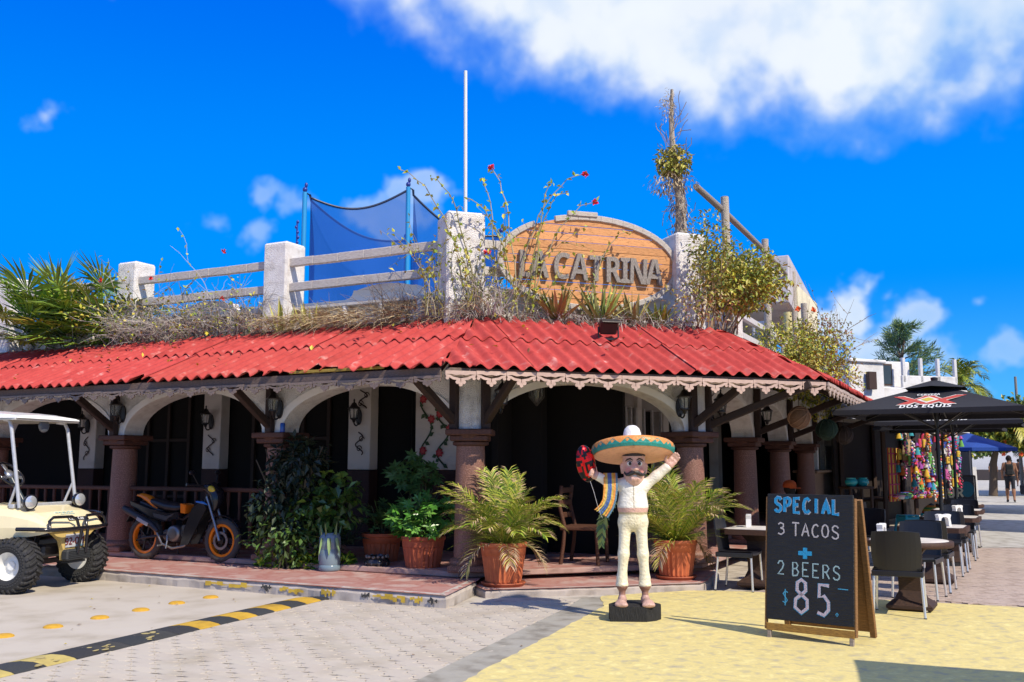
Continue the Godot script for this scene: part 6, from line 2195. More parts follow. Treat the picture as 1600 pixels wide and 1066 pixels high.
func make_pots() -> void:
	var clay := Color(0.60, 0.165, 0.06)
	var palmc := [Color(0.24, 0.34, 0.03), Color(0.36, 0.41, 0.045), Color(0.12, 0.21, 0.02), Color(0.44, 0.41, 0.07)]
	for q in [[w(-0.10, 0.085, 11.42), 0.275, 0.46, "terracotta pot with a bushy yellowing palm left of the entrance", 34, 1.0], [w(2.02, 0.085, 12.08), 0.265, 0.44, "terracotta pot with a spreading palm behind the statue's shoulder", 32, 1.05]]:
		var o := thing("potted_palm", q[3], "potted plant", q[0], R(0, 6), "terracotta pots with palms at the entrance")
		var pp := part("pot", pot_mesh(q[1], q[2], clay), M.terracotta, o, Vector3(0, 0.035, 0))
		part("saucer", saucer(q[1] * 0.95, Color(0.42, 0.11, 0.045)), M.terracotta, o)
		var so := mbx(Color(0.05, 0.035, 0.025))
		so.ball(Vector3(0, q[2] * 0.93, 0), Vector3(q[1] * 0.85, 0.03, q[1] * 0.85), 14, 4)
		part("soil", so, M.bark, o)
		var m := mbx(Color.WHITE)
		for i in q[4]:
			var a: float = TAU * i / q[4] + R(-0.3, 0.3)
			var e := R(0.72, 1.5)
			frond(m, Vector3(cos(a) * 0.08, q[2], sin(a) * 0.08), Vector3(cos(a) * cos(e), sin(e), sin(a) * cos(e)), q[5] * R(0.62, 0.95), R(0.6, 1.25), 34, 0.21, 0.013, palmc, Color(0.50, 0.36, 0.20))
		for i in 5:
			var a := R(0, TAU)
			frond(m, Vector3(cos(a) * 0.08, q[2], sin(a) * 0.08), Vector3(cos(a), 0.35, sin(a)).normalized(), q[5] * R(0.45, 0.65), R(1.5, 2.4), 20, 0.16, 0.013, [Color(0.48, 0.36, 0.22), Color(0.40, 0.26, 0.15), Color(0.40, 0.36, 0.08)])
		for i in 220:
			var a := R(0, TAU)
			var d := Vector3(cos(a) * 0.8, R(0.3, 1.4), sin(a) * 0.8).normalized()
			blade(m, Vector3(cos(a) * 0.05, q[2] * 0.95, sin(a) * 0.05), d, R(0.3, 0.75), 0.013, R(0.5, 1.4), pick(palmc))
		part("fronds", m, M.leaf, o)
	# broad pots against the arcade
	var o3 := thing("potted_plant", "terracotta pot with glossy sunlit umbrella plant beside the corner column", "potted plant", w(-1.12, 0.13, 12.32), 1.0)
	part("pot", pot_mesh(0.28, 0.42, Color(0.42, 0.10, 0.04)), M.terracotta, o3, Vector3(0, 0.035, 0))
	part("saucer", saucer(0.27, Color(0.35, 0.09, 0.04)), M.terracotta, o3)
	var ms := mbx(Color.WHITE)
	var ml := mbx(Color.WHITE)
	var up := stems(ms, ml, Vector3(0, 0.40, 0), Vector3(0.12, 0, 0), 16, Vector2(0.3, 0.75), Vector3(0, 0.4, 0), 0.25, 0.0, 0.008, 0.0, 0.1, [Color(0.08, 0.10, 0.03)], DEEP)
	for i in 150:
		var c := Vector3(0.0, 0.66, 0.0) + rdir() * Vector3(0.50, 0.32, 0.42) * pow(R(0, 1), 0.4)
		whorl(ml, c, 0.11, [Color(0.09, 0.25, 0.035), Color(0.06, 0.19, 0.03), Color(0.15, 0.33, 0.06)])
	part("stems", ms, M.twig, o3)
	part("leaves", ml, M.glossleaf, o3)
	var o4 := thing("potted_plant", "terracotta pot with a dark shaded plant behind the black clay jar", "potted plant", w(-1.74, 0.13, 13.05), 2.0)
	part("pot", pot_mesh(0.27, 0.42, Color(0.40, 0.095, 0.035)), M.terracotta, o4, Vector3(0, 0.02, 0))
	ms = mbx(Color.WHITE)
	ml = mbx(Color.WHITE)
	for i in 60:
		var c := Vector3(0.0, 0.62, 0.0) + rdir() * Vector3(0.42, 0.25, 0.35) * pow(R(0, 1), 0.4)
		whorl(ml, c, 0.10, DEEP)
	ms.k = Color(0.06, 0.07, 0.03)
	for i in 7: ms.tube([Vector3(R(-.05, .05), 0.4, 0), Vector3(R(-.25, .25), R(0.6, 0.8), R(-.2, .2))], 0.008, 4)
	part("stems", ms, M.twig, o4)
	part("leaves", ml, M.leaf, o4)
	# taller shaded plant behind them
	ml = mbx(Color.WHITE)
	ms = mbx(Color(0.06, 0.06, 0.03))
	var bp := w(-1.25, 0.2, 13.35)
	for i in 60:
		var c := bp + Vector3(-0.1, 1.1, 0) + rdir() * Vector3(0.42, 0.32, 0.3) * pow(R(0, 1), 0.4)
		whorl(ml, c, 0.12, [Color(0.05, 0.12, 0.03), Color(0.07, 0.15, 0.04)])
	for i in 5: ms.tube([bp + Vector3(R(-.1, .1), 0, 0), bp + Vector3(R(-.3, .3), R(0.8, 1.3), R(-.1, .1))], 0.012, 5)
	plant("leafy_shrub", "green shrub reaching above the potted plants inside the arch", "shrub", bp, [["stems", ms, M.twig], ["leaves", ml, M.leaf]])
	# big shaded bush round the second column
	ml = mbx(Color.WHITE)
	ms = mbx(Color(0.06, 0.05, 0.035))
	bp = w(-2.95, 0.13, 12.85)
	for i in 9:
		ms.tube([bp + Vector3(R(-.15, .15), 0, R(-.1, .1)), bp + Vector3(R(-.25, .25), 0.7, R(-.15, .15)), bp + Vector3(R(-.45, .5), R(1.2, 1.6), R(-.3, .3))], [0.02, 0.016, 0.008], 6)
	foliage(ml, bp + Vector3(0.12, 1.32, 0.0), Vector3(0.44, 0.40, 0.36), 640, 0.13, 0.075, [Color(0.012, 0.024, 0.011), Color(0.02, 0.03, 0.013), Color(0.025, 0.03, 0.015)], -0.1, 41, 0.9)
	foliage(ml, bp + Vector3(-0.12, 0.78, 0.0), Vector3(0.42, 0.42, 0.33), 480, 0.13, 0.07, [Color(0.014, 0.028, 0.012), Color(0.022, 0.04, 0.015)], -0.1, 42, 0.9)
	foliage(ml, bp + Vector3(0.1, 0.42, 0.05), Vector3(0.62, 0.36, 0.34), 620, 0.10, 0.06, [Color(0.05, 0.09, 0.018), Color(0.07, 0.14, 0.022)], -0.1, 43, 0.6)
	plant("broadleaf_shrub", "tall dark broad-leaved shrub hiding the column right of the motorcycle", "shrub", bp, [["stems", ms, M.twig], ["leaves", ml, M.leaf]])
	ml = mbx(Color.WHITE)
	ms = mbx(Color(0.06, 0.05, 0.035))
	bp = w(-2.42, 0.13, 12.95)
	for i in 6:
		ms.tube([bp, bp + Vector3(R(-.15, .15), 0.6, R(-.1, .1)), bp + Vector3(R(-.4, .4), R(0.9, 1.2), R(-.2, .3))], [0.014, 0.012, 0.006], 5)
	foliage(ml, bp + Vector3(0.0, 0.85, 0.1), Vector3(0.48, 0.40, 0.36), 380, 0.13, 0.11, [Color(0.07, 0.13, 0.02), Color(0.10, 0.17, 0.03), Color(0.05, 0.10, 0.025)], -0.1, 45, 0.8)
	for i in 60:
		blade(ml, bp + Vector3(R(-.1, .35), 0.3, R(0, .2)), Vector3(R(-1, 1), R(0.2, 1), R(-0.3, 1)).normalized(), R(0.3, 0.5), 0.035, R(0.6, 1.2), pick([Color(0.03, 0.05, 0.03), Color(0.04, 0.07, 0.035)]))
	plant("round_leaf_shrub", "mid green shrub with rounded leaves behind the water jug", "shrub", bp, [["stems", ms, M.twig], ["leaves", ml, M.glossleaf]])
	# creeping plants at the foot, catching the sun
	ml = mbx(Color.WHITE)
	for i in 620:
		var t := R(0, 1)
		var p := w(lerpf(-3.40, -2.05, t), 0.14, lerpf(13.1, 12.62, t) + R(-0.13, 0.25)) + Vector3(0, absf(R(-0.12, 0.16)), 0)
		ml.k = pick([Color(0.22, 0.36, 0.02), Color(0.33, 0.42, 0.03), Color(0.12, 0.24, 0.02)])
		ml.leaf(p, (rdir() + Vector3(0, 0.2, 0.3)).normalized(), (Vector3.UP + rdir() * 0.5).normalized(), R(0.06, 0.11), R(0.05, 0.08))
	var gc := setting("creeping_plants", ml, M.leaf, "stuff", "bright green creeping leaves spilling onto the red terrace")
	# water jug with a snake plant
	var j := thing("water_jug", "clear bluish water jug with white label holding striped snake plant leaves", "jug", w(-2.33, 0.13, 12.52))
	var jm := mbx(Color(0.16, 0.22, 0.27))
	jm.lathe([Vector2(0, 0), Vector2(0.125, 0.0), Vector2(0.14, 0.02), Vector2(0.142, 0.07), Vector2(0.132, 0.08), Vector2(0.138, 0.10), Vector2(0.138, 0.26), Vector2(0.13, 0.28), Vector2(0.138, 0.30), Vector2(0.136, 0.42), Vector2(0.12, 0.46), Vector2(0.10, 0.48)], 28)
	part("bottle", jm, M.gloss, j)
	var lb := mbx(Color(0.70, 0.70, 0.72))
	lb.lathe([Vector2(0.141, 0.13), Vector2(0.141, 0.25)], 10, Transform3D(Basis(Vector3.UP, -2.6), Vector3.ZERO), 1.9)
	part("label", lb, M.paint, j)
	var sn := mbx(Color.WHITE)
	for i in 7:
		var a := R(0, TAU)
		blade(sn, Vector3(cos(a) * 0.06, 0.2, sin(a) * 0.06), Vector3(cos(a) * 0.25, 1, sin(a) * 0.25).normalized(), R(0.25, 0.45), 0.06, 0.05, pick([Color(0.14, 0.24, 0.10), Color(0.25, 0.33, 0.12)]))
	for e in [-0.55, 0.1, 0.75]:
		blade(sn, Vector3(0.15 * sin(e), 0.42, 0.15 * cos(e)), Vector3(sin(e) * 0.3, -1, cos(e) * 0.12), 0.22, 0.06, 0.0, Color(0.22, 0.34, 0.14))
	part("leaves", sn, M.leaf, j)
	# dark ornamental jar
	var dj := thing("clay_jar", "small squat black glazed clay jar with knobbly rim on the terrace", "jar", w(-1.72, 0.13, 12.50))
	var dm := mbx(Color(0.03, 0.026, 0.024))
	dm.lathe([Vector2(0, 0), Vector2(0.10, 0.0), Vector2(0.12, 0.02), Vector2(0.165, 0.09), Vector2(0.16, 0.14), Vector2(0.12, 0.17), Vector2(0.13, 0.19), Vector2(0.115, 0.195), Vector2(0.1, 0.17)], 28)
	part("vessel", dm, M.gloss, dj)
	var rn := mbx(Color(0.16, 0.14, 0.12))
	for i in 14:
		var a := TAU * i / 14
		rn.ball(Vector3(cos(a) * 0.135, 0.178 + 0.008 * (i % 2), sin(a) * 0.135), Vector3(0.022, 0.02, 0.022), 7, 5)
	for i in 10:
		var a := TAU * i / 10
		rn.ball(Vector3(cos(a) * 0.152, 0.10, sin(a) * 0.152), Vector3(0.018, 0.026, 0.018), 6, 4)
	part("knobs", rn, M.gloss, dj)
	# little blue can left on a capital
	var cn := mbx(Color(0.03, 0.10, 0.42))
	cn.lathe([Vector2(0, 0), Vector2(0.03, 0.0), Vector2(0.033, 0.01), Vector2(0.033, 0.115), Vector2(0.027, 0.125), Vector2(0.0, 0.125)], 16)
	solo("drink_can", cn, M.gloss, "blue drink can left on top of a column capital", "can", "", FA.p(-2.80, 0.2, 1.905))
	# drooping cut frond beside the statue
	var df := mbx(Color.WHITE)
	frond(df, Vector3.ZERO, Vector3(-0.25, 0.1, 0.3).normalized(), 0.62, 3.4, 22, 0.09, 0.03, [Color(0.22, 0.30, 0.05), Color(0.34, 0.36, 0.06), Color(0.08, 0.13, 0.03)])
	solo("palm_leaf", df, M.leaf, "single drooping palm leaf hanging below the statue's striped blanket", "leaf", "", w(1.12, 1.08, 10.1))
	# bench seen through the arch
	var bn := thing("wooden_chair", "dark wooden chair with curved back inside the entrance arch", "chair", w(0.95, 0.2, 12.75), deg_to_rad(70))
	var wd := Color(0.16, 0.06, 0.03)
	for s in [-1.0, 1.0]:
		var lm := mbx(wd)
		lm.tube([Vector3(s * 0.24, 0, -0.26), Vector3(s * 0.24, 0.25, -0.22), Vector3(s * 0.24, 0.48, -0.20), Vector3(s * 0.24, 0.75, -0.27), Vector3(s * 0.24, 1.0, -0.24)], 0.026, 8)
		part("rear_leg", lm, M.wood, bn)
		var fm := mbx(wd)
		fm.tube([Vector3(s * 0.24, 0, 0.24), Vector3(s * 0.24, 0.44, 0.22)], 0.024, 8)
		part("front_leg", fm, M.wood, bn)
	var se := mbx(wd)
	se.box(Vector3(0, 0.46, 0.0), Vector3(0.54, 0.05, 0.52), 0.012)
	part("seat", se, M.wood, bn)
	var bk := mbx(wd)
	for y in [0.62, 0.78, 0.94]:
		bk.box(Vector3(0, y, -0.25), Vector3(0.46, 0.07, 0.03), 0.008)
	part("back_slats", bk, M.wood, bn)

func whorl(m: Mb, c: Vector3, r: float, cols: Array) -> void:
	var ax := (rdir() * 0.6 + Vector3(0, 0.8, 0.4)).normalized()
	var s := ax.cross(Vector3(1, 0.1, 0)).normalized()
	var t := ax.cross(s)
	var col := pick(cols)
	for i in 7:
		var a := TAU * i / 7 + R(-0.15, 0.15)
		m.k = kc(col, 0.15)
		m.leaf(c, (s * cos(a) + t * sin(a) + ax * R(-0.25, 0.25)).normalized(), ax, r * R(0.8, 1.15), r * 0.42, 0.15)

func mud_tyre(r: float, wd: float) -> Mb:
	# fat ribbed tyre, axis along x
	var m := mbx(Color(0.028, 0.028, 0.03))
	var to := Transform3D(Basis(Vector3(0, 1, 0), Vector3(1, 0, 0), Vector3(0, 0, -1)), Vector3.ZERO)
	var h := wd * 0.5
	m.lathe([Vector2(r * 0.50, -h * 0.85), Vector2(r * 0.58, -h * 1.0), Vector2(r * 0.78, -h * 1.02), Vector2(r * 0.92, -h * 0.88), Vector2(r * 0.955, -h * 0.6), Vector2(r * 0.965, 0), Vector2(r * 0.955, h * 0.6), Vector2(r * 0.92, h * 0.88), Vector2(r * 0.78, h * 1.02), Vector2(r * 0.58, h * 1.0), Vector2(r * 0.50, h * 0.85), Vector2(r * 0.48, 0)], 44, to)
	for i in 26:
		for s in [-1.0, 1.0]:
			var a: float = TAU * (i + (0.5 if s > 0 else 0.0)) / 26
			m.k = kc(Color(0.030, 0.030, 0.032), 0.2)
			var pts := []
			for e in [[0.02, 0.0, 0.985], [0.5, 0.10, 0.985], [0.86, 0.17, 0.945], [0.98, 0.19, 0.85]]:
				var b: float = a + e[1] * 1.0
				pts.append(Vector3(s * h * e[0], cos(b) * r * e[2], sin(b) * r * e[2]))
			for j in 3:
				var rad: Vector3 = Vector3(0, pts[j].y, pts[j].z).normalized()
				m.bar(pts[j], pts[j + 1] + (pts[j + 1] - pts[j]) * 0.05, 0.030, 0.030, 0.006, rad if j < 2 else Vector3(s, 0, 0))
	# knobs round the shoulder
	for i in 40:
		for s in [-1.0, 1.0]:
			var a := TAU * i / 40
			m.box(Vector3(s * h * 1.01, cos(a) * r * 0.74, sin(a) * r * 0.74), Vector3(0.016, 0.018, 0.026), 0.003, Basis(Vector3(1, 0, 0), a))
			m.box(Vector3(s * h * 1.01, cos(a + 0.08) * r * 0.66, sin(a + 0.08) * r * 0.66), Vector3(0.014, 0.014, 0.02), 0.003, Basis(Vector3(1, 0, 0), a))
	return m

func make_cart() -> void:
	var o := thing("golf_cart", "cream golf cart with white roof and knobbly off-road tyres by the kerb", "golf cart", w(-5.64, 0, 11.95), deg_to_rad(77.0))
	var cream := Color(0.80, 0.70, 0.43)
	var black := Color(0.015, 0.015, 0.016)
	var silver := Color(0.55, 0.57, 0.60)
	var tyre := mud_tyre(0.315, 0.26).mesh()
	var to := Transform3D(Basis(Vector3(0, 1, 0), Vector3(1, 0, 0), Vector3(0, 0, -1)), Vector3.ZERO)
	for q in [[-0.60, 0.0], [0.60, 0.0], [-0.60, -1.75], [0.60, -1.75]]:
		var wn := Node3D.new()
		wn.name = "wheel"
		o.add_child(wn, true)
		wn.position = Vector3(q[0], 0.315, q[1])
		wn.rotation.x = R(0, 3)
		part("tyre", tyre, M.rubber, wn)
		var s: float = signf(q[0])
		var rm := mbx(Color(0.70, 0.70, 0.66))
		rm.lathe([Vector2(0.0, 0.045), Vector2(0.05, 0.05), Vector2(0.055, 0.03), Vector2(0.11, 0.02), Vector2(0.14, 0.085), Vector2(0.160, 0.115), Vector2(0.163, 0.09), Vector2(0.155, -0.10), Vector2(0.0, -0.10)], 24, to if s > 0 else Transform3D(Basis(Vector3(0, 1, 0), Vector3(-1, 0, 0), Vector3(0, 0, 1)), Vector3.ZERO))
		part("rim", rm, M.gloss, wn)
		var hb := mbx(Color(0.12, 0.08, 0.05))
		hb.lathe([Vector2(0.0, -0.10), Vector2(0.06, -0.10), Vector2(0.06, -0.17), Vector2(0.035, -0.18), Vector2(0.035, -0.24), Vector2(0.0, -0.24)], 14, to if s > 0 else Transform3D(Basis(Vector3(0, 1, 0), Vector3(-1, 0, 0), Vector3(0, 0, 1)), Vector3.ZERO))
		part("hub", hb, M.metal, wn)
	# front body: lofted cowl, rounded nose dropping to a narrow chin
	var b := mbx(cream)
	var secs := []      # z, half width, top, bottom, chin half width
	for q in [[-0.62, 0.56, 1.00, 0.62], [-0.34, 0.57, 0.995, 0.60], [-0.10, 0.565, 0.965, 0.62], [0.12, 0.55, 0.905, 0.64], [0.26, 0.53, 0.835, 0.66], [0.335, 0.50, 0.76, 0.68], [0.35, 0.46, 0.715, 0.69]]:
		var ring := []
		for e in [[-1.0, 0.0], [-1.03, 0.35], [-1.0, 0.72], [-0.93, 0.93], [-0.78, 1.0], [-0.4, 1.02], [0.0, 1.03], [0.4, 1.02], [0.78, 1.0], [0.93, 0.93], [1.0, 0.72], [1.03, 0.35], [1.0, 0.0]]:
			ring.append(Vector3(e[0] * q[1], lerpf(q[3], q[2], e[1]), q[0]))
		secs.append(ring)
	for i in secs.size() - 1:
		for j in 12:
			var a: Vector3 = secs[i][j]
			var c: Vector3 = secs[i + 1][j + 1]
			b.face(a, secs[i][j + 1], c, secs[i + 1][j], Vector3(a.x + c.x, 0.25, 0.3) if absf(a.x) > 0.45 else Vector3(0, 1, 0.4))
	for j in 11:
		b.face(secs[-1][0], secs[-1][j + 1], secs[-1][j + 2], secs[-1][j + 2], Vector3(0, 0, 1))
	# apron below the bumper
	var ap := PackedVector2Array([Vector2(-0.50, 0.72), Vector2(-0.36, 0.66), Vector2(-0.24, 0.58), Vector2(-0.19, 0.46), Vector2(-0.17, 0.34), Vector2(0.17, 0.34), Vector2(0.19, 0.46), Vector2(0.24, 0.58), Vector2(0.36, 0.66), Vector2(0.50, 0.72)])
	b.k = Color(0.60, 0.44, 0.16)
	b.prism(ap, 0.27, 0.325)
	part("body", b, M.gloss, o)
	var un := mbx(black)
	un.box(Vector3(0, 0.46, -0.9), Vector3(0.74, 0.16, 2.2), 0.03)
	un.bar(Vector3(-0.52, 0.315, 0), Vector3(0.52, 0.315, 0), 0.06, 0.06, 0.01)
	un.bar(Vector3(-0.52, 0.315, -1.75), Vector3(0.52, 0.315, -1.75), 0.08, 0.08, 0.01)
	for s in [-1.0, 1.0]:
		un.tube([Vector3(s * 0.40, 0.32, 0.05), Vector3(s * 0.24, 0.66, 0.02)], 0.03, 8)
		un.bar(Vector3(s * 0.5, 0.36, 0.06), Vector3(s * 0.12, 0.36, 0.06), 0.03, 0.03)
	part("chassis", un, M.satin, o)
	var fl := mbx(Color(0.05, 0.05, 0.05))
	fl.box(Vector3(0, 0.56, -0.9), Vector3(1.08, 0.04, 1.1), 0.01)
	part("floor_mat", fl, M.rubber, o)
	var rb := mbx(cream)
	rb.box(Vector3(0, 0.70, -1.75), Vector3(1.15, 0.40, 0.95), 0.10)
	part("rear_body", rb, M.gloss, o)
	var st := mbx(Color(0.6, 0.52, 0.36))
	st.box(Vector3(0, 0.90, -1.32), Vector3(1.02, 0.14, 0.52), 0.05)
	st.box(Vector3(0, 1.18, -1.62), Vector3(1.02, 0.42, 0.12), 0.05, Basis(Vector3(1, 0, 0), -0.15))
	part("seat", st, M.cloth, o)
	# roof and its frame
	var rf := mbx(Color(0.80, 0.80, 0.77))
	var top := []
	for q in [[-0.10, 0.55, 0.0], [-0.12, 0.57, 0.045], [-0.28, 0.60, 0.075], [-0.9, 0.62, 0.12], [-2.0, 0.60, 0.08], [-2.15, 0.57, 0.0]]:
		top.append(q)
	for i in top.size() - 1:
		var q: Array = top[i]
		var r: Array = top[i + 1]
		var xs := [-1.0, -0.97, -0.85, -0.5, 0.0, 0.5, 0.85, 0.97, 1.0]
		var ys := [0.0, 0.35, 0.62, 0.9, 1.0, 0.9, 0.62, 0.35, 0.0]
		for j in 8:
			rf.face(Vector3(xs[j] * q[1], 2.03 + q[2] * ys[j], q[0]), Vector3(xs[j + 1] * q[1], 2.03 + q[2] * ys[j + 1], q[0]), Vector3(xs[j + 1] * r[1], 2.03 + r[2] * ys[j + 1], r[0]), Vector3(xs[j] * r[1], 2.03 + r[2] * ys[j], r[0]), Vector3.UP)
	rf.k = Color(0.62, 0.60, 0.55)
	rf.box(Vector3(0, 2.018, -1.13), Vector3(1.14, 0.028, 2.0), 0.006)
	part("roof", rf, M.gloss, o)
	for s in [-1.0, 1.0]:
		var pm := mbx(silver)
		pm.tube([Vector3(s * 0.50, 0.97, -0.06), Vector3(s * 0.50, 1.5, -0.16), Vector3(s * 0.50, 1.92, -0.24), Vector3(s * 0.49, 2.0, -0.28), Vector3(s * 0.46, 2.015, -0.38)], 0.022, 10)
		pm.tube([Vector3(s * 0.48, 0.99, -0.22), Vector3(s * 0.495, 1.24, -0.12)], 0.016, 8)
		part("front_post", pm, M.paintmetal, o)
		var rp := mbx(Color(0.62, 0.55, 0.33))
		rp.tube([Vector3(s * 0.50, 0.9, -1.7), Vector3(s * 0.50, 1.5, -1.74), Vector3(s * 0.50, 2.0, -1.66)], 0.022, 8)
		part("rear_post", rp, M.paintmetal, o)
	var bar := mbx(silver)
	bar.bar(Vector3(-0.52, 0.985, -0.16), Vector3(0.52, 0.985, -0.16), 0.07, 0.05, 0.01)
	part("windscreen_bar", bar, M.paintmetal, o)
	# lamps
	for s in [-1.0, 1.0]:
		var lm := Node3D.new()
		lm.name = "headlight"
		o.add_child(lm, true)
		lm.position = Vector3(s * 0.44, 1.035, 0.02)
		lm.rotation.y = -0.25
		var hs := mbx(black)
		var tz := Transform3D(Basis(Vector3(1, 0, 0), Vector3(0, 0, 1), Vector3(0, -1, 0)), Vector3.ZERO)
		hs.lathe([Vector2(0, -0.07), Vector2(0.05, -0.06), Vector2(0.085, -0.01), Vector2(0.092, 0.02), Vector2(0.092, 0.035), Vector2(0.078, 0.038)], 22, tz)
		hs.tube([Vector3(0, -0.12, -0.02), Vector3(0, -0.06, -0.01)], 0.015, 6)
		part("housing", hs, M.gloss, lm)
		var ln := mbx(Color(0.62, 0.64, 0.66))
		ln.lathe([Vector2(0.079, 0.034), Vector2(0.06, 0.046), Vector2(0.03, 0.053), Vector2(0.0, 0.055)], 22, tz)
		part("lens", ln, M.chromelamp, lm)
	var mr := mbx(Color(0.10, 0.11, 0.13))
	mr.ball(Vector3(0.03, 1.955, -0.22), Vector3(0.095, 0.085, 0.03), 14, 8)
	mr.tube([Vector3(0.03, 2.02, -0.26), Vector3(0.03, 1.97, -0.23)], 0.012, 6)
	part("mirror", mr, M.gloss, o)
	# steering wheel
	var sw := Node3D.new()
	sw.name = "steering_wheel"
	o.add_child(sw, true)
	sw.position = Vector3(-0.22, 1.36, -0.46)
	sw.rotation.x = 0.80
	var ring := []
	for i in 29: ring.append(Vector3(cos(TAU * i / 28) * 0.185, 0, sin(TAU * i / 28) * 0.185))
	var rg := mbx(black)
	rg.tube(ring, 0.018, 8, false)
	part("grip", rg, M.gloss, sw)
	var sp := mbx(Color(0.35, 0.37, 0.40))
	for a in [0.4, 2.7, 4.7]:
		sp.bar(Vector3.ZERO, Vector3(cos(a) * 0.18, 0.0, sin(a) * 0.18), 0.05, 0.012, 0.003)
	sp.ball(Vector3.ZERO, Vector3(0.07, 0.035, 0.07), 14, 6)
	part("spokes", sp, M.metal, sw)
	var col := mbx(Color(0.03, 0.04, 0.05))
	col.tube([Vector3(-0.22, 1.35, -0.46), Vector3(-0.20, 0.86, -0.14)], 0.032, 10)
	part("steering_column", col, M.satin, o)
	# tubular bumper
	var bp := mbx(black)
	bp.tube([Vector3(-0.62, 0.73, 0.02), Vector3(-0.60, 0.73, 0.25), Vector3(-0.50, 0.72, 0.40), Vector3(-0.3, 0.715, 0.44), Vector3(0.3, 0.715, 0.44), Vector3(0.50, 0.72, 0.40), Vector3(0.60, 0.73, 0.25), Vector3(0.62, 0.73, 0.02)], 0.024, 10)
	for s in [-1.0, 1.0]:
		bp.tube([Vector3(s * 0.52, 0.72, 0.39), Vector3(s * 0.50, 0.82, 0.36), Vector3(s * 0.42, 0.86, 0.35), Vector3(s * 0.14, 0.855, 0.38), Vector3(s * 0.08, 0.82, 0.41), Vector3(s * 0.07, 0.72, 0.44)], 0.018, 8)
		bp.tube([Vector3(s * 0.055 + 0.02, 0.71, 0.45), Vector3(s * 0.06 + 0.02, 0.58, 0.44), Vector3(s * 0.075 + 0.02, 0.42, 0.42)], 0.019, 8)
	bp.tube([Vector3(0.50, 0.87, 0.33), Vector3(0.62, 0.88, 0.15), Vector3(0.64, 0.88, 0.0)], 0.018, 8)
	part("bumper", bp, M.gloss, o)
	# plate, step pad, badge
	var pl := mbx(Color(0.62, 0.64, 0.68))
	pl.box(Vector3(0, 0.565, 0.335), Vector3(0.33, 0.155, 0.006), 0.002)
	var pn := part("licence_plate", pl, M.paint, o)
	var tx := mbx(Color(0.30, 0.05, 0.04))
	part("plate_number", text_mesh("92-O-1", 0.085, 0.003), mat_plate, pn, Vector3(0, 0.558, 0.3405))
	var strip := mbx(Color(0.20, 0.42, 0.55))
	strip.box(Vector3(0.08, 0.503, 0.339), Vector3(0.12, 0.022, 0.003))
	part("plate_strip", strip, M.paint, pn)
	var rp2 := mbx(Color(0.035, 0.037, 0.04))
	rp2.box(Vector3(0, 0.40, 0.36), Vector3(0.42, 0.135, 0.11), 0.025)
	for i in 6: rp2.box(Vector3(0, 0.352 + i * 0.019, 0.418), Vector3(0.40, 0.007, 0.008), 0.002)
	rp2.box(Vector3(0, 0.315, 0.33), Vector3(0.30, 0.02, 0.12), 0.004)
	part("step_pad", rp2, M.rubber, o)
	var bd := mbx(black)
	bd.box(Vector3(0.10, 0.822, 0.292), Vector3(0.36, 0.05, 0.008), 0.002, Basis(Vector3(1, 0, 0), -0.75))
	var bdg := part("badge", bd, M.gloss, o)
	var bt := part("badge_lettering", text_mesh("Club Car", 0.045, 0.002, "Droid Serif"), mat_white, bdg)
	bt.transform = Transform3D(Basis(Vector3(1, 0, 0), -0.75), Vector3(0.06, 0.8245, 0.2965))
	var sq := mbx(Color(0.12, 0.42, 0.50))
	var wv := []
	for i in 16: wv.append(Vector3(-0.16 + i * 0.022, 0.898 + 0.008 * sin(i * 1.9), 0.163 + 0.006 * sin(i * 1.9)))
	sq.ribbon(wv, 0.010, Vector3(0, 0.9, 0.45))
	var wv2 := []
	for i in 14: wv2.append(Vector3(-0.10 + i * 0.02, 0.880 + 0.004 * sin(i * 2.3), 0.198 + 0.004 * sin(i * 2.3)))
	sq.ribbon(wv2, 0.008, Vector3(0, 0.9, 0.45))
	part("painted_scroll", sq, M.paint, o)

var mat_plate: StandardMaterial3D
var mat_white: StandardMaterial3D

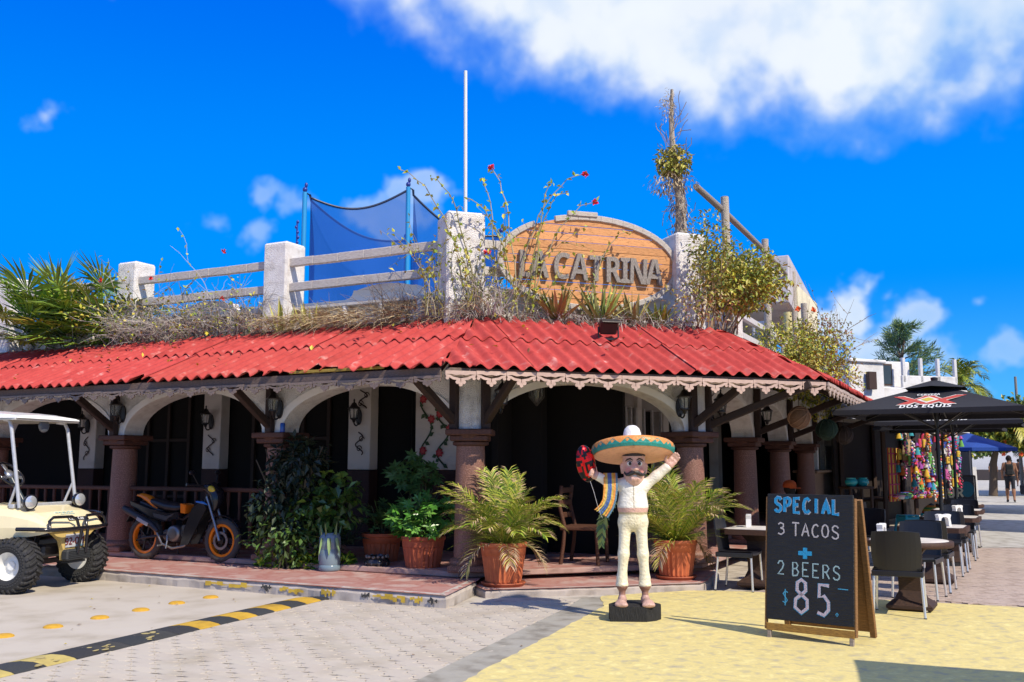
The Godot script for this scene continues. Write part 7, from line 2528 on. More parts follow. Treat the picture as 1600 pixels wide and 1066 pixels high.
func moto_wheel(r: float, wd: float, front: bool) -> Node3D:
	var n := Node3D.new()
	var to := Transform3D(Basis(Vector3(1, 0, 0), Vector3(0, 0, 1), Vector3(0, -1, 0)), Vector3.ZERO)
	var t := mbx(Color(0.06, 0.055, 0.052))
	var prof := []
	for i in 17:
		var a := -2.2 + 4.4 * i / 16
		prof.append(Vector2(r - wd * 0.5 + cos(a) * wd * 0.5, sin(a) * wd * 0.5))
	t.lathe(prof, 40, to)
	for i in 44:
		var a := TAU * i / 44
		var s := 1.0 if i % 2 else -1.0
		t.box(Vector3(cos(a) * (r - 0.004), sin(a) * (r - 0.004), s * wd * 0.22), Vector3(0.014, 0.026, wd * 0.32), 0.003, Basis(Vector3(0, 0, 1), a))
	part("tyre", t, M.rubber, n)
	var rm := mbx(Color(0.75, 0.20, 0.015))
	rm.lathe([Vector2(r * 0.62, -0.03), Vector2(r * 0.66, -0.034), Vector2(r * 0.755, -0.03), Vector2(r * 0.745, 0.0), Vector2(r * 0.755, 0.03), Vector2(r * 0.66, 0.034), Vector2(r * 0.62, 0.03), Vector2(r * 0.62, -0.03)], 40, to)
	part("rim", rm, M.gloss, n)
	var sp := mbx(Color(0.02, 0.02, 0.02))
	for i in 6:
		var a := TAU * i / 6
		sp.bar(Vector3(cos(a) * 0.03, sin(a) * 0.03, 0), Vector3(cos(a + 0.25) * r * 0.63, sin(a + 0.25) * r * 0.63, 0), 0.022, 0.02, 0.004)
	sp.lathe([Vector2(0.0, -0.05), Vector2(0.045, -0.05), Vector2(0.05, 0.0), Vector2(0.045, 0.05), Vector2(0.0, 0.05)], 16, to)
	part("spokes", sp, M.satin, n)
	if front:
		var ds := mbx(Color(0.32, 0.32, 0.33))
		ds.lathe([Vector2(0.09, 0.052), Vector2(0.125, 0.052), Vector2(0.125, 0.057), Vector2(0.09, 0.057)], 32, to)
		part("brake_disc", ds, M.metal, n)
	return n

func make_motorcycle() -> void:
	# local x runs to the front wheel
	var pr := w(-5.25, 0.13, 14.02)
	var pf := w(-3.98, 0.13, 13.46)
	var d := pf - pr
	var o := thing("motorcycle", "black underbone motorcycle with orange rims and tail parked before the railing", "motorcycle", pr, -atan2(d.z, d.x))
	var wb := d.length()
	var r := 0.305
	var blk := Color(0.014, 0.014, 0.016)
	for q in [[0.0, false], [wb, true]]:
		var wn := moto_wheel(r, 0.10, q[1])
		wn.name = "wheel"
		o.add_child(wn, true)
		wn.position = Vector3(q[0], r, 0)
	# frame, body plates
	var fr := mbx(blk)
	fr.tube([Vector3(wb - 0.28, 0.93, 0), Vector3(wb - 0.40, 0.66, 0), Vector3(wb - 0.60, 0.40, 0), Vector3(0.42, 0.36, 0)], 0.028, 8)
	fr.tube([Vector3(wb - 0.33, 0.80, 0), Vector3(0.68, 0.58, 0), Vector3(0.35, 0.66, 0), Vector3(-0.12, 0.80, 0)], 0.03, 8)
	for s in [-1.0, 1.0]:
		fr.tube([Vector3(0.45, 0.36, s * 0.07), Vector3(0.0, 0.305, s * 0.085)], 0.02, 6)
	part("frame", fr, M.satin, o)
	var leg := PackedVector2Array([Vector2(wb - 0.30, 0.86), Vector2(wb - 0.22, 0.74), Vector2(wb - 0.40, 0.44), Vector2(wb - 0.52, 0.24), Vector2(wb - 0.66, 0.22), Vector2(wb - 0.60, 0.45), Vector2(wb - 0.47, 0.74)])
	for s in [-1.0, 1.0]:
		var lm := mbx(Color(0.02, 0.02, 0.023))
		lm.prism(leg, s * 0.10 - 0.012, s * 0.10 + 0.012)
		part("leg_shield", lm, M.gloss, o)
	var bl := mbx(Color(0.02, 0.16, 0.50))
	bl.tube([Vector3(wb - 0.40, 0.83, 0.112), Vector3(wb - 0.28, 0.82, 0.114), Vector3(wb - 0.21, 0.79, 0.10)], [0.012, 0.02, 0.006], 6)
	part("blue_decal", bl, M.gloss, o)
	# seat and tail
	var se := mbx(Color(0.018, 0.018, 0.02))
	se.tube([Vector3(0.10, 0.82, 0), Vector3(0.22, 0.80, 0), Vector3(0.42, 0.75, 0), Vector3(0.62, 0.735, 0), Vector3(0.70, 0.75, 0)], [0.07, 0.11, 0.12, 0.11, 0.05], 12, true, 0.6)
	part("seat", se, M.satin, o)
	var ta := mbx(Color(0.80, 0.20, 0.012))
	ta.tube([Vector3(-0.20, 0.90, 0), Vector3(-0.10, 0.90, 0), Vector3(0.04, 0.85, 0), Vector3(0.16, 0.77, 0), Vector3(0.20, 0.72, 0)], [0.02, 0.06, 0.085, 0.075, 0.03], 10, true, 0.6)
	part("tail_cowl", ta, M.gloss, o)
	var sd := mbx(blk)
	sd.prism(PackedVector2Array([Vector2(-0.24, 0.82), Vector2(0.10, 0.72), Vector2(0.45, 0.66), Vector2(0.66, 0.68), Vector2(0.68, 0.60), Vector2(0.40, 0.54), Vector2(0.05, 0.62), Vector2(-0.22, 0.76)]), -0.10, 0.10)
	sd.k = Color(0.06, 0.065, 0.07)
	sd.prism(PackedVector2Array([Vector2(0.20, 0.66), Vector2(0.46, 0.62), Vector2(0.60, 0.66), Vector2(0.44, 0.56), Vector2(0.24, 0.60)]), 0.10, 0.108)
	part("side_panel", sd, M.gloss, o)
	var op := mbx(Color(0.72, 0.17, 0.012))
	op.prism(PackedVector2Array([Vector2(0.68, 0.80), Vector2(0.78, 0.78), Vector2(0.77, 0.66), Vector2(0.69, 0.67)]), -0.085, 0.085)
	part("orange_panel", op, M.gloss, o)
	# engine and exhaust
	var en := mbx(Color(0.20, 0.20, 0.20))
	var tz := Transform3D(Basis(Vector3(1, 0, 0), Vector3(0, 0, 1), Vector3(0, -1, 0)), Vector3(0.58, 0.38, 0))
	en.lathe([Vector2(0, -0.11), Vector2(0.10, -0.11), Vector2(0.12, -0.08), Vector2(0.12, 0.08), Vector2(0.10, 0.115), Vector2(0.07, 0.12), Vector2(0.0, 0.12)], 20, tz)
	en.box(Vector3(0.47, 0.36, 0.0), Vector3(0.22, 0.14, 0.16), 0.03)
	for i in 7:
		en.box(Vector3(0.72 + i * 0.022, 0.42 + i * 0.006, 0), Vector3(0.010, 0.15, 0.15), 0.003)
	part("engine", en, M.metal, o)
	var ex := mbx(Color(0.30, 0.29, 0.27))
	ex.tube([Vector3(0.85, 0.38, 0.06), Vector3(0.80, 0.22, 0.10), Vector3(0.6, 0.18, 0.12), Vector3(0.42, 0.24, 0.13), Vector3(0.34, 0.36, 0.13), Vector3(0.28, 0.45, 0.13)], 0.017, 8)
	part("exhaust_pipe", ex, M.metal, o)
	var mf := mbx(Color(0.03, 0.03, 0.032))
	mf.tube([Vector3(0.34, 0.41, 0.135), Vector3(0.22, 0.50, 0.14), Vector3(-0.20, 0.68, 0.15), Vector3(-0.30, 0.725, 0.15)], [0.03, 0.045, 0.052, 0.04], 12)
	mf.k = Color(0.35, 0.35, 0.36)
	mf.bar(Vector3(0.20, 0.50, 0.19), Vector3(0.0, 0.585, 0.20), 0.014, 0.05, 0.004)
	part("muffler", mf, M.satin, o)
	var kk := mbx(Color(0.35, 0.35, 0.35))
	kk.tube([Vector3(0.50, 0.36, 0.12), Vector3(0.53, 0.28, 0.15), Vector3(0.52, 0.18, 0.16)], 0.011, 6)
	kk.bar(Vector3(0.42, 0.22, -0.2), Vector3(0.42, 0.22, 0.22), 0.02, 0.02, 0.004)
	kk.tube([Vector3(0.50, 0.24, -0.08), Vector3(0.45, 0.10, -0.16), Vector3(0.43, 0.012, -0.22)], 0.011, 6)
	part("footrests", kk, M.metal, o)
	# fork, mudguard, front cowl, bars, mirrors
	for s in [-1.0, 1.0]:
		var fk := mbx(Color(0.30, 0.30, 0.31))
		fk.tube([Vector3(wb, r, s * 0.075), Vector3(wb - 0.11, 0.58, s * 0.075), Vector3(wb - 0.25, 0.90, s * 0.075)], [0.024, 0.02, 0.017], 8)
		part("fork_leg", fk, M.metal, o)
	var mg := mbx(blk)
	var arc := []
	for i in 10:
		var a := 0.55 + 1.75 * i / 9
		arc.append(Vector3(wb + cos(a) * (r + 0.035), r + sin(a) * (r + 0.035), 0))
	for i in 9:
		for e in [[-0.062, 0.0], [0.062, 0.0]]:
			pass
		mg.bar(arc[i], arc[i + 1], 0.115, 0.014, 0.004, Vector3((arc[i].x + arc[i + 1].x) * 0.5 - wb, (arc[i].y + arc[i + 1].y) * 0.5 - r, 0).normalized())
	part("front_mudguard", mg, M.gloss, o)
	var rg := mbx(blk)
	rg.bar(Vector3(-0.18, 0.74, 0), Vector3(-0.34, 0.52, 0), 0.12, 0.012, 0.003)
	part("rear_mudguard", rg, M.gloss, o)
	var cw := mbx(blk)
	cw.tube([Vector3(wb - 0.36, 1.03, 0), Vector3(wb - 0.24, 1.02, 0), Vector3(wb - 0.14, 0.94, 0), Vector3(wb - 0.12, 0.84, 0), Vector3(wb - 0.17, 0.72, 0)], [0.06, 0.11, 0.12, 0.10, 0.04], 12, true, 0.8)
	part("front_cowl", cw, M.gloss, o)
	var hl := mbx(Color(0.60, 0.42, 0.03))
	hl.ball(Vector3(wb - 0.16, 1.00, 0.09), Vector3(0.07, 0.05, 0.03), 10, 6, Basis(Vector3(0, 0, 1), -0.5))
	part("indicator", hl, M.gloss, o)
	var hb := mbx(blk)
	for s in [-1.0, 1.0]:
		hb.tube([Vector3(wb - 0.30, 1.0, 0), Vector3(wb - 0.30, 1.05, s * 0.12), Vector3(wb - 0.38, 1.07, s * 0.33)], 0.014, 8)
		hb.tube([Vector3(wb - 0.34, 1.06, s * 0.22), Vector3(wb - 0.38, 1.07, s * 0.34)], 0.02, 8)
		hb.tube([Vector3(wb - 0.31, 1.05, s * 0.17), Vector3(wb - 0.35, 1.2, s * 0.25)], 0.007, 5)
		hb.ball(Vector3(wb - 0.36, 1.23, s * 0.26), Vector3(0.02, 0.035, 0.06), 10, 6)
	part("handlebar", hb, M.satin, o)

func make_lights_and_hangings() -> void:
	var l0 := make_lantern()
	var spots := [[FA, -5.86, 0.19, 2.22, "black wall lantern by the leftmost visible column, over the cart's side"], [FA, -2.86, 0.19, 2.22, "black wall lantern above the capital with the blue can"], [FB, 0.30, 0.19, 2.24, "black wall lantern left of the entrance arch beside the corner strut"], [FB, 2.80, 0.19, 2.22, "black wall lantern right of the entrance arch"], [FC, 0.42, 0.19, 2.22, "black wall lantern just round the corner behind the long strut"], [FC, 3.55, 0.19, 2.22, "black pointed wall lantern on the second side column"], [FC, 6.55, 0.19, 2.2, "black wall lantern behind the hanging brown ball"],
		[FA, -3.25, -2.15, 2.22, "indoor wall lantern on the white panel of the third arch"], [FA, -6.38, -2.15, 2.20, "indoor wall lantern on the white panel behind the motorcycle"], [FA, -9.48, -2.15, 2.18, "indoor wall lantern on the white panel behind the golf cart"]]
	for i in spots.size():
		var q: Array = spots[i]
		var f: Fr = q[0]
		var tw := atan2(f.n.x, -f.n.y)
		if i == 0:
			l0.name = numbered("wall_lantern")
			add_child(l0)
			l0.position = f.p(q[1], q[2], q[3])
			l0.rotation.y = tw
			tag(l0, q[4], "lantern", "black iron wall lanterns")
		else:
			copy(l0, q[4], f.p(q[1], q[2], q[3]), tw, "wall_lantern")
	var pl := thing("pendant_lantern", "small black lantern hanging from the ceiling inside the entrance", "lantern", FB.p(1.15, -0.75, 2.30))
	var m := mbx(Color(0.05, 0.045, 0.04))
	for i in 6:
		var a := TAU * i / 6
		m.tube([Vector3(cos(a) * 0.10, 0.08, sin(a) * 0.10), Vector3(cos(a) * 0.10, 0.28, sin(a) * 0.10), Vector3(0, 0.42, 0)], 0.008, 5)
		m.tube([Vector3(cos(a) * 0.10, 0.08, sin(a) * 0.10), Vector3(0, -0.04, 0)], 0.008, 5)
	m.tube([Vector3(0, 0.4, 0), Vector3(0, 0.5, 0)], 0.008, 5)
	part("frame", m, M.satin, pl)
	var gl := mbx(Color(0.5, 0.45, 0.35))
	gl.lathe([Vector2(0.02, 0.0), Vector2(0.09, 0.08), Vector2(0.09, 0.28)], 6)
	part("pane", gl, M.glass, pl)
	for q in [[4.30, 2.17, 14.4, 0.165, Color(0.26, 0.15, 0.09), "brown coconut-fibre ball hanging under the side eave"], [5.75, 2.10, 17.6, 0.19, Color(0.035, 0.07, 0.045), "dark green ball hanging under the side eave"], [6.75, 2.05, 19.6, 0.18, Color(0.06, 0.045, 0.04), "dark brown ball hanging furthest along the side eave"]]:
		var o := thing("hanging_ball", q[5], "ornament", w(q[0], q[1], q[2]), 0, "woven balls hanging under the eave")
		var b := mbx(q[4])
		b.ball(Vector3.ZERO, Vector3.ONE * q[3], 20, 14)
		part("ball", b, M.bark, o)
		var c := mbx(Color(0.1, 0.08, 0.06))
		c.tube([Vector3(0, q[3] - 0.01, 0), Vector3(0, 0.5, 0)], 0.006, 4)
		part("cord", c, M.twig, o)
		var wv := mbx(Color(q[4].r * 1.5, q[4].g * 1.5, q[4].b * 1.5))
		for i in 5:
			var ring := []
			var bb := Basis.from_euler(Vector3(R(0, 3), R(0, 3), R(0, 3)))
			for j in 25: ring.append(bb * Vector3(cos(TAU * j / 24), 0, sin(TAU * j / 24)) * (q[3] + 0.004))
			wv.tube(ring, 0.007, 4, false)
		part("weave", wv, M.twig, o)

# ---------------------------------------------------------------- tables, chairs, parasols
func make_chair() -> Node3D:
	# faces +z; moulded black shell on aluminium legs
	var o := Node3D.new()
	var k := Color(0.014, 0.014, 0.017)
	var s := mbx(k)
	var nx := 10
	var seatp := []
	for i in nx + 1:
		var x := lerpf(-1, 1, float(i) / nx)
		var col := []
		for e in [[0.22, 0.435], [0.20, 0.45], [0.0, 0.443], [-0.17, 0.446], [-0.205, 0.46]]:
			col.append(Vector3(x * 0.225, e[1] + 0.012 * x * x, e[0]))
		seatp.append(col)
	for i in nx:
		for j in 4:
			s.face(seatp[i][j], seatp[i + 1][j], seatp[i + 1][j + 1], seatp[i][j + 1], Vector3.UP)
			s.face(seatp[i][j] - Vector3(0, 0.025, 0), seatp[i + 1][j] - Vector3(0, 0.025, 0), seatp[i + 1][j + 1] - Vector3(0, 0.025, 0), seatp[i][j + 1] - Vector3(0, 0.025, 0), Vector3.DOWN)
		s.face(seatp[i][0], seatp[i + 1][0], seatp[i + 1][0] - Vector3(0, 0.025, 0), seatp[i][0] - Vector3(0, 0.025, 0), Vector3(0, 0, 1))
	for sd in [-1.0, 1.0]:
		s.box(Vector3(sd * 0.228, 0.42, 0.0), Vector3(0.02, 0.055, 0.43), 0.006)
	s.box(Vector3(0, 0.42, -0.215), Vector3(0.46, 0.055, 0.02), 0.006)
	part("seat", s, M.shell, o)
	var b := mbx(k)
	var rows := []
	for j in 8:
		var v := j / 7.0
		var row := []
		var hw := lerpf(0.215, 0.232, smoothstep(0, 0.5, v)) - 0.012 * smoothstep(0.75, 1.0, v)
		for i in nx + 1:
			var x := lerpf(-1, 1, float(i) / nx)
			row.append(Vector3(x * hw, 0.45 + v * 0.385 - 0.012 * x * x * v, -0.205 - 0.055 * v + 0.035 * pow(absf(x), 3.0)))
		rows.append(row)
	for j in 7:
		for i in nx:
			for e in [0.0, -0.016]:
				var z := Vector3(0, 0, e)
				b.face(rows[j][i] + z, rows[j][i + 1] + z, rows[j + 1][i + 1] + z, rows[j + 1][i] + z, Vector3(0, 0, 1 if e == 0.0 else -1))
	for i in nx:
		b.face(rows[7][i], rows[7][i + 1], rows[7][i + 1] + Vector3(0, 0, -0.016), rows[7][i] + Vector3(0, 0, -0.016), Vector3.UP)
	for j in 7:
		for i in [0, nx]:
			b.face(rows[j][i], rows[j + 1][i], rows[j + 1][i] + Vector3(0, 0, -0.016), rows[j][i] + Vector3(0, 0, -0.016), Vector3(-1 if i == 0 else 1, 0, 0))
	part("backrest", b, M.shell, o)
	for q in [[-1.0, -1.0], [1.0, -1.0], [-1.0, 1.0], [1.0, 1.0]]:
		var l := mbx(Color(0.72, 0.72, 0.72))
		l.tube([Vector3(q[0] * 0.215, 0.42, q[1] * 0.195), Vector3(q[0] * 0.235, 0.012, q[1] * (0.235 if q[1] < 0 else 0.21))], 0.0135, 10)
		l.k = Color(0.05, 0.05, 0.05)
		l.tube([Vector3(q[0] * 0.235, 0.015, q[1] * (0.235 if q[1] < 0 else 0.21)), Vector3(q[0] * 0.2355, 0.0, q[1] * (0.236 if q[1] < 0 else 0.211))], 0.0155, 8)
		part("leg", l, M.alu, o)
	return o

func make_table(round_top: bool) -> Node3D:
	var o := Node3D.new()
	var tp := mbx(Color(0.10, 0.042, 0.022))
	var inlay := mbx(Color(0.62, 0.58, 0.52))
	if round_top:
		tp.lathe([Vector2(0.0, 0.64), Vector2(0.42, 0.64), Vector2(0.43, 0.65), Vector2(0.43, 0.695), Vector2(0.42, 0.702), Vector2(0.385, 0.702)], 40)
		inlay.lathe([Vector2(0.387, 0.700), Vector2(0.38, 0.7045), Vector2(0.0, 0.7045)], 40)
	else:
		var p := PackedVector2Array()
		for q in [[0.40, 0.30], [0.32, 0.38], [-0.32, 0.38], [-0.40, 0.30], [-0.40, -0.30], [-0.32, -0.38], [0.32, -0.38], [0.40, -0.30]]: p.push_back(Vector2(q[0], q[1]))
		var lay := Transform3D(Basis(Vector3(1, 0, 0), Vector3(0, 0, -1), Vector3(0, 1, 0)), Vector3.ZERO)
		tp.prism(p, 0.64, 0.702, lay)
		var q2 := PackedVector2Array()
		for q in p: q2.push_back(q * 0.90)
		inlay.prism(q2, 0.70, 0.705, lay)
		inlay.k = Color(0.50, 0.42, 0.33)
	part("table_top", tp, M.wood, o)
	part("top_inlay", inlay, M.wall, o)
	var pd := mbx(Color(0.085, 0.04, 0.024))
	for i in 4:
		var a := TAU * i / 4
		var b := TAU * (i + 1) / 4
		var prof := [[0.19, 0.0], [0.24, 0.03], [0.24, 0.06], [0.16, 0.11], [0.115, 0.20], [0.12, 0.55], [0.19, 0.64]]
		for j in prof.size() - 1:
			var r0: float = prof[j][0] * 1.3
			var r1: float = prof[j + 1][0] * 1.3
			pd.face(Vector3(cos(a + PI / 4) * r0, prof[j][1], sin(a + PI / 4) * r0), Vector3(cos(b + PI / 4) * r0, prof[j][1], sin(b + PI / 4) * r0), Vector3(cos(b + PI / 4) * r1, prof[j + 1][1], sin(b + PI / 4) * r1), Vector3(cos(a + PI / 4) * r1, prof[j + 1][1], sin(a + PI / 4) * r1), Vector3(cos((a + b) / 2 + PI / 4), 0, sin((a + b) / 2 + PI / 4)))
	part("pedestal", pd, M.wood, o)
	return o

func make_parasol() -> Node3D:
	var o := Node3D.new()
	var k := Color(0.016, 0.018, 0.024)
	var hw := 1.25
	var cz := mbx(k)
	var apex := 2.68
	var hem := 2.26
	var pt := func(u: float, v: float) -> Vector3:      # u, v in -1..1 over the square; panels sag between the ribs
		var r := maxf(absf(u), absf(v))
		var along := (minf(absf(u), absf(v)) / maxf(r, 1e-4))
		var y := lerpf(apex, hem, r) - 0.05 * sin(PI * r) * (1.0 - along) - 0.035 * r * (1.0 - along * along) * 0.0
		var pull := 1.0 - 0.045 * r * (1.0 - along * along)
		return Vector3(u * hw * pull, y, v * hw * pull)
	var n := 16
	for i in n:
		for j in n:
			var u0 := -1.0 + 2.0 * i / n
			var u1 := -1.0 + 2.0 * (i + 1) / n
			var v0 := -1.0 + 2.0 * j / n
			var v1 := -1.0 + 2.0 * (j + 1) / n
			var a: Vector3 = pt.call(u0, v0)
			var b: Vector3 = pt.call(u1, v0)
			var c: Vector3 = pt.call(u1, v1)
			var d: Vector3 = pt.call(u0, v1)
			if (u0 + u1) * (v0 + v1) > 0:
				cz.tri(a, b, c) if (c - a).cross(b - a).y > 0 else cz.tri(a, c, b)
				cz.tri(a, c, d) if (d - a).cross(c - a).y > 0 else cz.tri(a, d, c)
			else:
				cz.tri(a, b, d) if (d - a).cross(b - a).y > 0 else cz.tri(a, d, b)
				cz.tri(b, c, d) if (d - b).cross(c - b).y > 0 else cz.tri(b, d, c)
	# hem hanging down all round
	for e in 4:
		for i in n:
			var t0 := -1.0 + 2.0 * i / n
			var t1 := -1.0 + 2.0 * (i + 1) / n
			var a: Vector3 = pt.call(t0, 1.0)
			var b: Vector3 = pt.call(t1, 1.0)
			var rt := Basis(Vector3.UP, PI / 2 * e)
			a = rt * a
			b = rt * b
			cz.face(a, b, b + Vector3(0, -0.07, 0), a + Vector3(0, -0.07, 0), rt * Vector3(0, 0, 1))
	part("canopy", cz, M.canvas, o)
	var cap := mbx(k)
	for e in 4:
		var rt := Basis(Vector3.UP, PI / 2 * e)
		for i in 6:
			var t0 := -1.0 + i / 3.0
			var t1 := -1.0 + (i + 1) / 3.0
			var y0 := apex - 0.085 + 0.035 * (1.0 - absf(t0))
			var y1 := apex - 0.085 + 0.035 * (1.0 - absf(t1))
			cap.tri(rt * Vector3(0, apex + 0.07, 0), rt * Vector3(t0 * 0.42, y0, 0.42), rt * Vector3(t1 * 0.42, y1, 0.42))
	part("vent_cap", cap, M.canvas, o)
	var kn := mbx(k)
	kn.lathe([Vector2(0, apex + 0.05), Vector2(0.05, apex + 0.06), Vector2(0.055, apex + 0.10), Vector2(0.0, apex + 0.115)], 12)
	part("finial", kn, M.satin, o)
	var pole := mbx(Color(0.015, 0.014, 0.014))
	pole.tube([Vector3(0, 0.05, 0), Vector3(0, apex, 0)], 0.028, 10)
	pole.lathe([Vector2(0.0, 0.0), Vector2(0.28, 0.0), Vector2(0.28, 0.05), Vector2(0.08, 0.08), Vector2(0.04, 0.3)], 20)
	part("pole", pole, M.satin, o)
	for i in 8:
		var a := TAU * i / 8 + PI / 4
		var rr := hw * (1.40 if i % 2 == 0 else 0.94)
		var rb := mbx(Color(0.03, 0.025, 0.02))
		rb.bar(Vector3(0, apex - 0.10, 0), Vector3(cos(a) * rr, hem - 0.035, sin(a) * rr), 0.018, 0.025)
		rb.bar(Vector3(0, 2.0, 0), Vector3(cos(a) * rr * 0.5, lerpf(apex, hem, 0.5) - 0.10, sin(a) * rr * 0.5), 0.014, 0.018)
		part("rib", rb, M.satin, o)
	# print on the front panel: two crossed strokes with a yellow lozenge, and the name beneath
	var sl := atan2(apex - hem, hw)
	var pr := Node3D.new()
	pr.name = "print"
	o.add_child(pr)
	pr.transform = Transform3D(Basis(Vector3(1, 0, 0), -(PI / 2 - sl)).scaled_local(Vector3(1.1, 1.75, 1)), Vector3(0.0, lerpf(apex, hem, 0.64) - 0.018, hw * 0.64))
	var lg := [["logo_outline", Color(0.78, 0.74, 0.66), 0.016, 0.004], ["logo_crosses", Color(0.55, 0.045, 0.025), 0.0, 0.008]]
	for q in lg:
		var m := mbx(q[1])
		var g: float = q[2]
		var zz := 0
		for cx in [-0.135, 0.135]:
			for s in [-1.0, 1.0]:
				var far := 0.30 if (cx < 0) == (s < 0) else 0.16
				var p := PackedVector2Array([Vector2(cx - s * 0.155 - 0.062 - g, -0.125 - g), Vector2(cx - s * 0.155 + 0.062 + g, -0.125 - g), Vector2(cx + s * (0.155 + (0.10 if cx * s > 0 else 0.0)) + 0.062 + g, 0.125 + g), Vector2(cx + s * (0.155 + (0.10 if cx * s > 0 else 0.0)) - 0.062 - g, 0.125 + g)])
				zz += 1
				m.prism(p, q[3] - 0.002 + zz * 0.0004, q[3] + zz * 0.0004)
		part(q[0], m, M.paint, pr)
	var dm := mbx(Color(0.80, 0.74, 0.66))
	dm.prism(PackedVector2Array([Vector2(-0.135, 0), Vector2(0, -0.10), Vector2(0.135, 0), Vector2(0, 0.10)]), 0.010, 0.012)
	dm.k = Color(0.62, 0.48, 0.03)
	dm.prism(PackedVector2Array([Vector2(-0.085, 0), Vector2(0, -0.062), Vector2(0.085, 0), Vector2(0, 0.062)]), 0.013, 0.015)
	part("logo_lozenge", dm, M.paint, pr)
	var t := part("lettering", text_mesh("DOS EQUIS", 0.088, 0.002), mat_white, pr, Vector3(0, -0.19, 0.008))
	var t2 := part("lettering", text_mesh("CERVEZA", 0.05, 0.002), mat_white, pr, Vector3(-0.02, 0.165, 0.008))
	return o

func make_terrace() -> void:
	var dir := Vector2(0.49, 0.872)
	var face := atan2(dir.x, -dir.y)           # looking along the row, away from the camera
	var c0 := make_chair()
	var first := true
	var put := func(at: Vector3, turn: float, label: String) -> void:
		if not c0.is_inside_tree():
			c0.name = numbered("patio_chair")
			add_child(c0)
			c0.position = at
			c0.rotation.y = turn
			tag(c0, label, "chair", "black shell chairs of the terrace")
		else:
			copy(c0, label, at, turn, "patio_chair")
	var rt := make_table(true)
	var ft := make_table(false)
	var tables := [[4.12, 10.15, true, "round pale-topped table behind the foremost black chair"], [5.36, 12.40, false, "square wooden table with a white napkin holder near its edge"], [6.55, 14.55, false, "wooden table third along the row of the terrace"], [7.65, 16.70, false, "wooden table fourth along the row, before the chalk price boards"], [8.7, 18.9, true, "furthest table of the terrace row, partly past its chairs"], [3.02, 12.0, false, "wooden table half hidden behind the chalkboard's left side"], [4.55, 14.9, false, "dark table in the shade behind the chalkboard"]]
	for i in tables.size():
		var q: Array = tables[i]
		var src: Node3D = rt if q[2] else ft
		var turn := face if i != 5 else deg_to_rad(62)
		if not src.is_inside_tree():
			src.name = numbered("patio_table")
			add_child(src)
			src.position = w(q[0], 0, q[1])
			src.rotation.y = turn
			tag(src, q[3], "table", "wooden pedestal tables of the terrace")
		else:
			copy(src, q[3], w(q[0], 0, q[1]), turn, "patio_table")
	put.call(w(3.86, 0, 9.80), face + 0.08, "foremost black chair with its back to the camera right of the chalkboard")
	put.call(w(4.56, 0, 11.02), face + PI - 0.1, "black chair across the round table, facing the camera")
	put.call(w(4.98, 0, 11.66), face - 0.05, "black chair with its back to the camera before the square table")
	put.call(w(5.84, 0, 13.26), face + PI + 0.05, "black chair facing the camera beyond the square table")
	put.call(w(6.18, 0, 13.82), face, "black chair backed to the camera before the third table")
	put.call(w(7.02, 0, 15.35), face + PI, "black chair facing the camera beyond the third table")
	put.call(w(7.28, 0, 16.0), face + 0.1, "black chair backed to the camera before the fourth table")
	put.call(w(8.1, 0, 17.5), face + PI - 0.1, "black chair facing the camera beyond the fourth table")
	put.call(w(8.35, 0, 18.2), face, "black chair before the last table of the row")
	put.call(w(2.72, 0, 11.72), deg_to_rad(62), "black chair left of the chalkboard, drawn up to the hidden table")
	put.call(w(3.62, 0, 12.75), deg_to_rad(200), "black chair in the shade across the table behind the chalkboard")
	put.call(w(4.15, 0, 14.2), face, "shaded black chair behind the chalkboard's top edge")
	put.call(w(4.95, 0, 15.6), face + PI, "shaded black chair by the bar counter")
	put.call(w(5.1, 0, 14.2), deg_to_rad(-60), "shaded black chair right of the chalkboard's upper corner")
	put.call(w(5.9, 0, 17.0), face + 0.4, "dim black chair far back under the first parasol")
	# napkin holders
	for q in [[5.42, 12.25, 0.3, "white arched napkin holder on the square table"], [3.92, 10.35, 1.0, "small white napkin holder on the round table"], [6.75, 14.75, 0.6, "white napkin holder on the third table"], [2.95, 12.15, 1.3, "white paper holder on the table behind the chalkboard"]]:
		var m := mbx(Color(0.78, 0.77, 0.75))
		var p := PackedVector2Array()
		for i in 9:
			var a := PI - PI * i / 8
			p.push_back(Vector2(cos(a) * 0.055, 0.085 + sin(a) * 0.035))
		for e in [[0.065, 0.0], [0.10, 0.0], [0.085, 0.10], [0.10, 0.145], [0.06, 0.155], [0.0, 0.142], [-0.06, 0.155], [-0.10, 0.145], [-0.085, 0.10], [-0.10, 0.0], [-0.065, 0.0]]:
			p.push_back(Vector2(e[0], e[1]))
		m.prism(p, -0.03, 0.03)
		var o := solo("napkin_holder", m, M.satin, q[3], "napkin holder", "white napkin holders", w(q[0], 0.7055, q[1]))
		o.rotation.y = q[2]
	# parasols
	var p0 := make_parasol()
	var ps := [[6.42, 14.55, -31.0, "large black square parasol nearest the camera with a red logo"], [8.55, 18.7, -29.0, "second black parasol seen just below the hem of the nearest"], [9.50, 21.3, -29.0, "third black parasol deep in the row, mostly its pole in view"], [4.86, 4.25, -20.0, "black parasol beside the photographer that shades the yellow pavement's edge"]]
	for i in ps.size():
		var q: Array = ps[i]
		if i == 0:
			p0.name = numbered("parasol")
			add_child(p0)
			p0.position = w(q[0], 0, q[1])
			p0.rotation.y = deg_to_rad(q[2])
			tag(p0, q[3], "parasol", "black parasols over the terrace")
		else:
			copy(p0, q[3], w(q[0], 0, q[1]), deg_to_rad(q[2]), "parasol")
